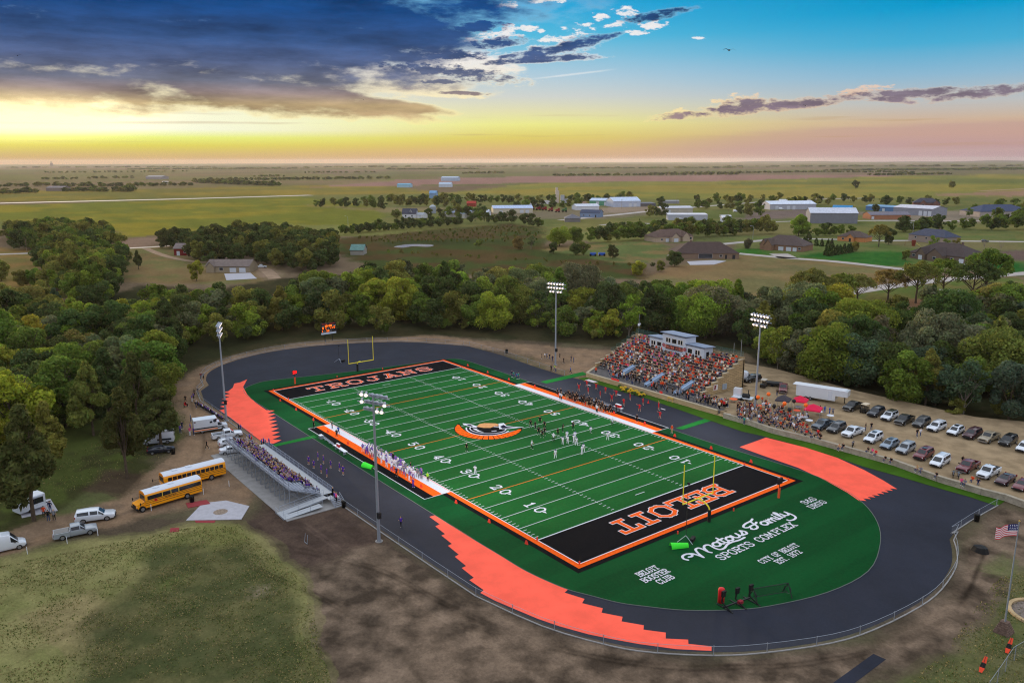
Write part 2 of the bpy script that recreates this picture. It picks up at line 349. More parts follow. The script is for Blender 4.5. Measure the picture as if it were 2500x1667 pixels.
# house plots
paint([(1250, 575), (1340, 558), (1500, 550), (1560, 580), (1500, 606), (1420, 604)], (120, 104, 68), 1, (92, 102, 60), 18)
paint([(1480, 640), (1570, 610), (1690, 585), (1800, 583), (2050, 622), (2010, 655), (1900, 690), (1760, 700), (1560, 660)], (108, 102, 68), 1, (122, 104, 72), 25)
paint([(1490, 628), (1560, 612), (1700, 600), (1640, 618), (1560, 636)], (128, 100, 72), .6)
paint([(1640, 545), (2352, 540), (2352, 620), (2040, 615), (1700, 580)], (92, 104, 58), 1, (104, 106, 64), 20)
paint([(1690, 572), (1745, 570), (1795, 586), (1700, 586)], (54, 96, 38), 1)
paint([(1835, 590), (1890, 578), (2090, 578), (2090, 614), (2040, 612)], (44, 92, 40), 1, (56, 98, 42), 6)
paint([(2215, 598), (2352, 602), (2400, 640), (2240, 618)], (44, 92, 42), 1)
paint([(2190, 582), (2352, 574), (2400, 600), (2230, 592)], (98, 82, 76), 1)
paint([(2000, 552), (2352, 556), (2352, 574), (2100, 572)], (116, 104, 74), .7)
paint([(1780, 700), (2060, 655), (2352, 636), (2352, 700), (2100, 690), (1900, 712)], (104, 100, 58), 1, (88, 100, 52), 10)
paint([(2040, 690), (2150, 686), (2190, 700), (2060, 706)], (126, 94, 72), .8)
# farm at the left
paint([(-300, 570), (90, 572), (100, 605), (80, 660), (-300, 680)], (128, 102, 62), 1, (110, 100, 58), 12)
paint([(270, 548), (370, 546), (360, 566), (270, 570)], (128, 106, 90), 1)
paint([(270, 572), (350, 566), (480, 595), (640, 610), (640, 650), (480, 652), (300, 650), (260, 620)], (116, 98, 68), 1, (104, 100, 64), 12)
paint([(600, 608), (640, 622), (630, 645), (590, 630)], (138, 116, 100), 1)
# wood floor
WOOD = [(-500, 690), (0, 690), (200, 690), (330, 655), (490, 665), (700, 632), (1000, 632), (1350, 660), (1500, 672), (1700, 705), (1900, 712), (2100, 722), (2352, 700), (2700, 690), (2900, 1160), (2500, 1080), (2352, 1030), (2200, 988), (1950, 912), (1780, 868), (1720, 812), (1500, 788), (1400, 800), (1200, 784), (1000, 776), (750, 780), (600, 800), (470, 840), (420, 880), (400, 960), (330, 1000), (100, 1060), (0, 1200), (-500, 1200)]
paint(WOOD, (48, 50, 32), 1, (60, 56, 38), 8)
# near ground by the stadium
paint([(-600, 1300), (0, 1240), (300, 1140), (400, 1000), (400, 900), (480, 840), (760, 782), (1000, 772), (1200, 782), (1440, 800), (1780, 840), (2352, 1020), (2900, 1200), (2900, 1900), (-600, 1900)], (92, 86, 66), 1, (80, 70, 58), 9)
paint([(-200, 1190), (60, 1100), (100, 1000), (300, 950), (420, 890), (430, 1000), (340, 1090), (200, 1130), (0, 1250)], (72, 80, 40), 1, (60, 62, 36), 5)
paint([(180, 1130), (250, 1070), (340, 1095), (290, 1150)], (74, 60, 50), .9)
paint([(330, 1040), (420, 1010), (440, 1060), (350, 1070)], (80, 70, 56), .8)
paint([(-600, 1420), (-200, 1300), (0, 1230), (90, 1190), (150, 1185), (290, 1140), (330, 1085), (395, 1055), (425, 1000), (408, 940), (405, 890), (440, 852), (520, 822), (640, 800), (760, 785), (900, 776), (1010, 774), (1120, 782), (1210, 792), (1400, 806), (1385, 850), (1370, 872), (1290, 862), (1200, 820), (1120, 803), (1000, 792), (800, 794), (600, 815), (500, 850), (472, 890), (485, 935), (560, 985), (640, 1040), (548, 1030), (530, 1085), (600, 1130), (560, 1170), (440, 1165), (300, 1192), (180, 1230), (60, 1272), (0, 1292), (-600, 1470)], (136, 112, 90), 1, (122, 102, 84), 4)
paint([(1150, 818), (1200, 822), (1290, 850), (1370, 876), (1330, 882), (1240, 850)], (92, 84, 58), .9, (120, 100, 78), 4)
paint([(520, 1075), (545, 1045), (660, 1180), (790, 1165), (880, 1250), (1010, 1320), (720, 1330), (570, 1235), (440, 1225), (290, 1262), (430, 1205), (590, 1190), (610, 1150), (585, 1120)], (70, 58, 52), 1, (82, 68, 60), 3)
paint([(700, 1325), (870, 1243), (1110, 1380), (1300, 1462), (1640, 1512), (2000, 1465), (2180, 1335), (2180, 1245), (2290, 1165), (2420, 1190), (2330, 1330), (2200, 1460), (1950, 1568), (1900, 1800), (760, 1800)], (120, 103, 88), 1, (70, 60, 51), 2.6, .28, .70)
paint([(880, 1252), (1110, 1385), (1300, 1468), (1640, 1516), (1640, 1500), (1300, 1440), (1100, 1370), (900, 1240)], (58, 50, 46), .6)
paint([(1900, 1800), (2060, 1568), (2160, 1480), (2260, 1400), (2300, 1320), (2420, 1290), (2700, 1300), (2700, 1800)], (98, 96, 64), 1, (84, 90, 54), 3, .3, .7)
paint([(2230, 1310), (2280, 1270), (2330, 1290), (2300, 1330)], (86, 98, 54), .7)
paint([(-600, 1500), (0, 1292), (200, 1240), (430, 1207), (545, 1200), (600, 1250), (700, 1330), (760, 1568), (800, 1800), (-600, 1800)], (130, 124, 82), 1, (106, 108, 64), 5, .3, .7)
paint([(20, 1420), (200, 1360), (300, 1440), (150, 1520)], (134, 118, 86), .6)
paint([(150, 1600), (180, 1440), (330, 1320), (350, 1255), (540, 1235), (650, 1330), (730, 1500), (750, 1700)], (62, 68, 42), .85, (92, 88, 58), 3, .35, .75)
paint([(430, 1208), (545, 1198), (570, 1240), (470, 1260)], (112, 112, 66), .9)
paint([(360, 1345), (410, 1320), (420, 1332), (370, 1355)], (104, 112, 62), .9)
paint([(560, 1355), (605, 1343), (600, 1358), (570, 1366)], (146, 128, 110), .9)
def rut(pts, w, k):
    pts = catmull(PP(pts), 8); xs = [p[0] for p in pts]; ys = [p[1] for p in pts]; b = (gx > min(xs)-3) & (gx < max(xs)+3) & (gy > min(ys)-3) & (gy < max(ys)+3) & (dist < 400); X, Y = gx[b]+(vnoise(gx[b], gy[b], 6, 5)-.5)*.8, gy[b]; D = np.full(X.shape, 9.0)
    for (x0, y0), (x1, y1) in zip(pts[:-1], pts[1:]):
        dx, dy = x1-x0, y1-y0; t = np.clip(((X-x0)*dx+(Y-y0)*dy)/(dx*dx+dy*dy+1e-9), 0, 1); D = np.minimum(D, np.hypot(X-x0-dx*t, Y-y0-dy*t))
    f = np.exp(-(D/w)**2)*np.clip(vnoise(X, Y, 5, 9, 3)*2.4-.5, 0, 1); colr[b] *= (1+(k-1)*f)[:, None]
for o_ in (0, 9):
    rut([(640, 1250+o_), (860, 1300+o_), (1060, 1400+o_), (1300, 1490+o_), (1640, 1530+o_), (2000, 1490+o_), (2200, 1390+o_), (2260, 1260+o_)], .28, .55); rut([(560, 1290+o_), (760, 1380+o_), (900, 1480+o_), (1000, 1600+o_)], .28, .62); rut([(700, 1200+o_), (900, 1340+o_), (1200, 1530+o_), (1300, 1600+o_)], .25, 1.35)
    rut([(0, 1255+o_), (160, 1215+o_), (320, 1165+o_), (430, 1095+o_), (470, 1010+o_), (440, 920+o_), (480, 855+o_), (620, 805+o_), (800, 788+o_*.3)], .35, .78); rut([(300, 1300+o_), (200, 1420+o_), (60, 1500+o_)], .3, .75); rut([(1700, 1540+o_), (1900, 1560+o_), (2050, 1500+o_), (2230, 1420+o_)], .3, 1.3); rut([(1160, 800), (1260, 820+o_), (1390, 815+o_)], .4, .8)
colr *= (.86+.28*vnoise(gx, gy, np.clip(dist*.02, 1.2, 200).mean(axis=1, keepdims=True), 21, 3))[..., None]
nv = NR*NA
co = np.zeros((nv+1, 3)); co[:nv, 0] = gx.ravel(); co[:nv, 1] = gy.ravel(); co[nv] = (CAM[0], CAM[1], 0)
I = np.arange(NR-1)[:, None]*NA; J = np.arange(NA); J2 = (J+1) % NA
quads = np.stack([I+J, I+J2, I+NA+J2, I+NA+J], -1).reshape(-1, 4)[:, ::-1]
me = bpy.data.meshes.new('ground'); nq = len(quads); nt_ = NA
me.vertices.add(nv+1); me.vertices.foreach_set('co', co.ravel())
loops = np.concatenate([quads.ravel(), np.stack([J2, J, np.full(NA, nv)], -1)[:, ::-1].ravel()])
me.loops.add(len(loops)); me.loops.foreach_set('vertex_index', loops.astype(np.int32))
me.polygons.add(nq+nt_); me.polygons.foreach_set('loop_start', np.concatenate([np.arange(nq)*4, nq*4+np.arange(nt_)*3]).astype(np.int32))
me.update(calc_edges=True)
if me.polygons[0].normal.z < 0: me.flip_normals()
at = me.color_attributes.new('tint', 'FLOAT_COLOR', 'POINT')
cc = np.ones((nv+1, 4)); cc[:nv, :3] = colr.reshape(-1, 3); cc[nv, :3] = lin((100, 95, 70)); at.data.foreach_set('color', cc.ravel())
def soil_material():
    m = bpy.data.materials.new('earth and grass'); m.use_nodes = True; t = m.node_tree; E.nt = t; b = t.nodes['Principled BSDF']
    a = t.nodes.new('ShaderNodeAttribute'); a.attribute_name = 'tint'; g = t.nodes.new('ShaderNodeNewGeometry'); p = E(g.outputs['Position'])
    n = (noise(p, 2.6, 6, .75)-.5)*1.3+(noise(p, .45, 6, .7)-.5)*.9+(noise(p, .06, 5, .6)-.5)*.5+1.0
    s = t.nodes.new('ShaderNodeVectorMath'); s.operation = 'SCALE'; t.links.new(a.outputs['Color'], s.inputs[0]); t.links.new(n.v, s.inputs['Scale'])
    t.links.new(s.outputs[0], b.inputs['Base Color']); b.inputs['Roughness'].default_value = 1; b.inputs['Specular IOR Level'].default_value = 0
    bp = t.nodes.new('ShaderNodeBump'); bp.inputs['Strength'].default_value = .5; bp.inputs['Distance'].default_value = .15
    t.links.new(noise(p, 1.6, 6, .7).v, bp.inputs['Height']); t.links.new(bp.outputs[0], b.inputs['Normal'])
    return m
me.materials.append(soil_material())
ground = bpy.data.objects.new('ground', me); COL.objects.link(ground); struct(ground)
# ---- distant ridge at the right
mb = MB(); prev = None
for i, x in enumerate(np.linspace(1640, 2700, 60)):
    base_ = P(x, 383, 0); a_ = math.atan2(base_[1]-CAM[1], base_[0]-CAM[0]); r_ = 17000
    hh = (16+9*math.sin(i*.21)+5*math.sin(i*.57))*min(1, i/6)+2
    c_ = (CAM[0]+r_*math.cos(a_), CAM[1]+r_*math.sin(a_)); d_ = (math.cos(a_), math.sin(a_))
    cur = [(c_[0]-d_[0]*1500, c_[1]-d_[1]*1500, -2), (c_[0]-d_[0]*500, c_[1]-d_[1]*500, hh*.85), (c_[0]+d_[0]*400, c_[1]+d_[1]*400, hh), (c_[0]+d_[0]*2000, c_[1]+d_[1]*2000, -2)]
    if prev:
        for k in range(3): mb.poly([prev[k], cur[k], cur[k+1], prev[k+1]])
    prev = cur
struct(mb.build('hills', mat('hills', (100, 88, 74), 1, var=.25, vscale=.002, spec=0), smooth=True))
# ---- roads
def ribbon(pts, w, z=.03, n=6):
    pts = catmull(pts, n); mb = MB(); L = []
    for i, p in enumerate(pts):
        q = np.array(pts[min(i+1, len(pts)-1)])-np.array(pts[max(i-1, 0)]); q = q/np.linalg.norm(q); nrm = np.array([-q[1], q[0]])*w/2
        L.append(((p[0]-nrm[0], p[1]-nrm[1], z), (p[0]+nrm[0], p[1]+nrm[1], z)))
    for a, b in zip(L[:-1], L[1:]): mb.poly([a[0], b[0], b[1], a[1]])
    return mb
CONC = mat('concrete road', (168, 160, 156), .9, var=.12, vscale=.15, spec=.1)
GRAV = mat('gravel lane', (150, 128, 108), 1, var=.18, vscale=.2, spec=0)
for nm, ps, w, mm in (('road', [(-120, 588), (90, 581), (200, 575), (300, 570), (370, 566), (440, 558)], 7, CONC),
                      ('lane', [(335, 571), (380, 588), (440, 600), (500, 604)], 4.5, GRAV),
                      ('runway', [(-150, 472), (0, 467), (400, 457.5), (715, 448.5)], 26, CONC),
                      ('road', [(1630, 564), (1700, 557), (1806, 549), (1919, 550), (2010, 553), (2120, 553), (2400, 556)], 8, CONC),
                      ('road', [(1692, 582), (1800, 592), (1919, 601), (2045, 615), (2100, 622)], 7.5, CONC),
                      ('road', [(1770, 701), (1870, 684), (2000, 664), (2100, 650), (2240, 636), (2340, 629), (2480, 620)], 9, CONC),
                      ('road', [(1290, 506), (1420, 493), (1560, 479), (1800, 461), (2000, 455)], 11, CONC),
                      ('road', [(1380, 517), (1450, 513), (1560, 515), (1700, 512), (1900, 507), (2160, 508), (2400, 505)], 7, CONC),
                      ('lane', [(2250, 439), (2352, 434), (2500, 428)], 14, GRAV),
                      ('driveway', [(1788, 583), (1800, 588), (1812, 594)], 11, CONC),
                      ('driveway', [(2185, 613), (2205, 609), (2225, 605)], 9, CONC),
                      ('driveway', [(1545, 588), (1565, 577), (1600, 568), (1640, 562)], 7, CONC),
                      ('lane', [(585, 612), (610, 620), (632, 640)], 6, GRAV)):
    struct(ribbon(PP(ps), w).build(nm, mm))
# pond in the weedy field
wm = mat('pond water', (200, 196, 186), .06, .75, spec=.8)
struct(MB().poly([(p[0], p[1], .05) for p in catmull(PP([(905, 567), (930, 562), (962, 561), (995, 563), (985, 567), (950, 566), (925, 569)]), 5, True)]).build('pond_water', wm))
# ================================================================ stadium surfaces
def sheet(name, pts, z, m, parent=None): return MB().poly([(p[0], p[1], z) for p in pts]).build(name, m, parent)
def turf_material(name, c, amp=.18):
    m = bpy.data.materials.new(name); m.use_nodes = True; t = m.node_tree; E.nt = t; b = t.nodes['Principled BSDF']
    g = t.nodes.new('ShaderNodeNewGeometry'); p = E(g.outputs['Position'])
    s = t.nodes.new('ShaderNodeSeparateXYZ'); t.links.new(p.v, s.inputs[0]); u = E(s.outputs[0]); v = E(s.outputs[1])
    st = sstep(-.3, .3, E.m('SINE', u*(math.pi/4.572)))*.14-.07
    n = (noise(p, 2.2, 6, .75)-.5)*.9*amp/.18+(noise(vec3(u*.3, v*.06, 0.0), 1, 4, .6)-.5)*.5+(noise(p, .05, 3, .5)-.5)*.6+1.0+st
    c = lin(c); k = t.nodes.new('ShaderNodeVectorMath'); k.operation = 'SCALE'; k.inputs[0].default_value = c; t.links.new(n.v, k.inputs['Scale'])
    t.links.new(k.outputs[0], b.inputs['Base Color']); b.inputs['Roughness'].default_value = .95; b.inputs['Specular IOR Level'].default_value = .05
    return m
TURF = turf_material('playing turf', (24, 86, 36)); TURF2 = turf_material('apron turf', (10, 68, 32)); GRASS2 = turf_material('bright verge turf', (58, 92, 22))
BLACK = mat('black turf', (11, 11, 16), .95, var=.3, vscale=3, spec=.05); ORANGE = mat('orange turf', (232, 92, 22), .95, var=.12, vscale=2.5, spec=.05)
WHITE = mat('white turf', (206, 207, 216), .95, var=.06, vscale=3, spec=.05)
def asphalt():
    m = bpy.data.materials.new('track asphalt'); m.use_nodes = True; t = m.node_tree; E.nt = t; b = t.nodes['Principled BSDF']
    g = t.nodes.new('ShaderNodeNewGeometry'); p = E(g.outputs['Position'])
    n = (noise(p, 3.0, 6, .7)-.5)*.6+(noise(p, .12, 6, .65)-.5)*1.1+1.0
    k = t.nodes.new('ShaderNodeVectorMath'); k.operation = 'SCALE'; k.inputs[0].default_value = lin((39, 42, 54)); t.links.new(n.v, k.inputs['Scale'])
    t.links.new(k.outputs[0], b.inputs['Base Color']); b.inputs['Roughness'].default_value = .8; b.inputs['Specular IOR Level'].default_value = .12
    return m
ASPH = asphalt(); CORAL = mat('coral track coating', (252, 100, 80), .9, var=.09, vscale=.25, spec=.05)
near_side = [(-70, -35.0), (-66, -38.2), (-57, -40.2), (-40, -40.2), (-20, -40.3), (0, -40.8), (14.8, -40.9), (31.5, -40.6), (43.1, -40.3)]
curve_r = [(52.9, -39.9), (63.2, -37.6), (70.8, -34.2), (74.8, -31.2), (79.4, -26.2), (82.5, -21.6), (86.0, -14.0), (87.6, -7.5), (88.4, 1.4), (88.1, 7.8), (86.5, 15.3), (84.4, 20.2), (82.6, 23.4)]
corner = [(81.8, 27), Z3(1550, 712)[:2], Z3(1660, 640)[:2], Z3(1750, 588)[:2], Z3(1822, 551)[:2]]
home_edge = [Z6(x, y)[:2] for x, y in ((2130, 1195), (1900, 1118), (1640, 1045), (1340, 955), (1040, 873), (820, 797), (560, 713), (240, 628))]
home_edge += [Z5(x, y)[:2] for x, y in ((1900, 1262), (1460, 1112), (1100, 985), (820, 888), (500, 800), (300, 740), (70, 672))]+[(-22, 40.2), (-33, 40.3), (-50.8, 41.3), (-65.9, 40.4)]
curve_l = [(-75.0, 34.6), (-81, 30), (-85.4, 25.4), (-91.5, 13.8), (-95.3, 1.4), (-95.1, -12.1), (-89.5, -24.1), (-82.8, -30.9), (-75, -34.2)]
TRACK = near_side+catmull(curve_r, 4)+corner+home_edge+catmull(curve_l, 4)
track = struct(sheet('track', TRACK, .02, ASPH))
turf_edge = [(-64.4, -24.9), (-60.5, -29.6), (-52, -31.0), (-35.2, -31.2), (0.5, -31.5), (29, -31.55), (40, -31.55), (46.2, -31.45), (51.2, -31.4), (55.3, -30.9), (59, -30.1), (61.6, -28.95), (65.3, -27.2), (68.1, -25.1), (71.6, -22.0), (75, -17.5), (77.4, -13.0), (80.0, -4.3), (80.3, 5.1), (77.2, 13.9), (73.2, 20.5), (68, 25.6), (62, 28.6), (54.6, 30.2), (41.3, 29.6), (30, 29.3), (-16.7, 29.6), (-40, 29.8), (-52.6, 29.5), (-56.2, 26.5), (-57, 20), (-60, 0), (-62.9, -13), (-64.8, -21)]
apron = struct(sheet('turf', catmull(turf_edge, 4, True), .035, TURF2))
# thin pale kerb round the turf
kb = MB(); ce = catmull(turf_edge, 4, True)
for a_, b_ in zip(ce, ce[1:]+ce[:1]): kb.beam((a_[0], a_[1], .045), (b_[0], b_[1], .045), .10, .05)
struct(kb.build('kerb', mat('kerb', (92, 100, 96), .9)))
# walkways of turf across the track and verge along the wall
for q in ([Z5(1150, 1225), Z5(1230, 1240), Z5(1680, 1102), Z5(1600, 1078)], [Z4(1225, 625), Z4(1250, 648), Z4(1720, 545), Z4(1690, 520)], [T5(1370, 1210), T5(1410, 1222), T5(1690, 1160), T5(1660, 1142)]):
    struct(sheet('path', q, .05, mat('turf walkway', (30, 112, 46), .95, var=.12, vscale=1.5, spec=.05)))
verge = [Z5(60, 660), Z5(155, 652), Z5(800, 830), Z5(1100, 915), Z5(1640, 1082), Z6(300, 600), Z6(640, 682), Z6(940, 765), Z6(1290, 862), Z6(1640, 992), Z6(2000, 1100), Z6(2205, 1150), Z6(2130, 1195)]+[(a, b, 0) for a, b in home_edge[1:15]]
struct(sheet('grass_verge', verge, .06, GRASS2))
# coral zones with stepped edges
zoneA = [Z2(x, y) for x, y in ((650, 722), (780, 800), (940, 900), (1100, 997), (1250, 1090), (1400, 1165), (1560, 1228), (1535, 1250), (1672, 1293), (1655, 1322), (1797, 1357), (1788, 1387), (1932, 1415), (1925, 1447), (2077, 1473), (2075, 1503), (2227, 1523), (2227, 1564), (2380, 1571), (2382, 1600), (2540, 1617), (2540, 1648), (2300, 1636), (2050, 1602), (1850, 1566), (1700, 1535), (1500, 1480), (1350, 1428), (1200, 1365), (1060, 1305), (960, 1252), (982, 1232), (885, 1165), (915, 1148), (832, 1082), (862, 1068), (785, 1005), (812, 990), (738, 930), (765, 917), (693, 860), (718, 850), (652, 797), (682, 783), (612, 732))]
zoneA = [(max(min(p[0], 200), -200), p[1]) for p in zoneA]
def tooth(a, b, n, d):
    a = np.array(a[:2]); b = np.array(b[:2]); o = []; q = (b-a)/n; nr = np.array([-q[1], q[0]]); nr = nr/np.linalg.norm(nr)*d
    for i in range(n): o += [tuple(a+q*i), tuple(a+q*(i+.35)+nr)]
    return o+[tuple(b)]
zoneB = [T4(1690, 1193), T4(1662, 1245), T4(1690, 1297), T4(1745, 1350), Z4(1155, 237)]+tooth(Z4(1155, 237), Z4(1232, 615), 9, 1.7)+[Z4(1100, 590), Z4(900, 440), Z4(760, 332), Z4(640, 248)]+tooth(Z4(622, 240), Z4(675, 32), 5, -1.6)+[T4(1560, 1275), T4(1592, 1250), T4(1602, 1222), T4(1640, 1215)]
zoneC = [Z6(235, 632), Z6(20, 710), Z6(240, 790), Z6(500, 880), Z6(720, 982), Z6(900, 1082), Z6(1022, 1166)]+tooth(Z6(1022, 1166), Z6(1312, 1055), 8, .9)+[Z6(1200, 985), Z6(1040, 898), Z6(820, 798), Z6(560, 714)]
for zn in (zoneA, zoneB, zoneC): struct(sheet('track_coating', zn, .045, CORAL))
# ---- the football field with its painted marks
field = struct(sheet('football_field', [(-54.86, -24.38), (54.86, -24.38), (54.86, 24.38), (-54.86, 24.38)], .055, TURF))
def bars(name, rects, z, m): 
    b = MB()
    for x0, x1, y0, y1 in rects: b.poly([(x0, y0, z), (x1, y0, z), (x1, y1, z), (x0, y1, z)])
    return b.build(name, m, field)
def ring(r, w, z, m, name):
    X, Y = r; bars(name, [(-X-w, X+w, Y, Y+w), (-X-w, X+w, -Y-w, -Y), (X, X+w, -Y, Y), (-X-w, -X, -Y, Y)], z, m)
ring((54.86, 24.38), 1.83, .052, BLACK, 'black_border'); ring((54.86, 24.38), .92, .057, ORANGE, 'orange_border'); ring((54.74, 24.26), .16, .064, WHITE, 'white_border')
bars('end_zone', [(-54.74, -45.72, -24.26, 24.26)], .060, BLACK); bars('end_zone', [(45.72, 54.74, -24.26, 24.26)], .060, BLACK)
for s in (-1, 1):
    y = lambda a, b: (s*a, s*b) if s > 0 else (-b, -a)
    bars('team_box_white', [(-22.86, 22.86)+y(24.54, 26.15)], .066, WHITE); bars('team_box_orange', [(-22.86, 22.86)+y(26.15, 27.85)], .066, ORANGE)
    bars('team_box_black', [(-22.86, 22.86)+y(27.85, 29.55)], .066, BLACK)
    bars('team_box_line', [(-22.98, 22.98)+y(29.55, 29.68), (-22.98, -22.86)+y(24.54, 29.55), (22.86, 22.98)+y(24.54, 29.55)], .069, WHITE)
W5 = []; OR5 = []; TK = []
for i in range(0, 21):
    x = -45.72+i*4.572
    (OR5 if i in (4, 10, 16) else W5).append((x-.06, x+.06, -24.2, 24.2)) if i not in (0, 20) else W5.append((x-.11, x+.11, -24.2, 24.2))
    if 0 < i < 20 and i % 1 == 0:
        for s in (-1, 1):
            for dx in (0,): W5.append((x-.35, x-.06, s*8.13-.05, s*8.13+.05)); W5.append((x+.06, x+.35, s*8.13-.05, s*8.13+.05))
for k in range(1, 100):
    if k % 5 == 0: continue
    x = -45.72+k*.9144
    for y0 in (-24.1, 23.4, -8.13-.33, 8.13-.33): TK.append((x-.055, x+.055, y0, y0+.68))
TK += [(-43.1, -42.95, -1.1, 1.1), (42.95, 43.1, -1.1, 1.1)]
bars('yard_lines', W5, .070, WHITE); bars('hash_marks', TK, .070, WHITE)
bars('orange_yard_lines', OR5, .070, mat('orange line', (255, 120, 50), .95, spec=.05))
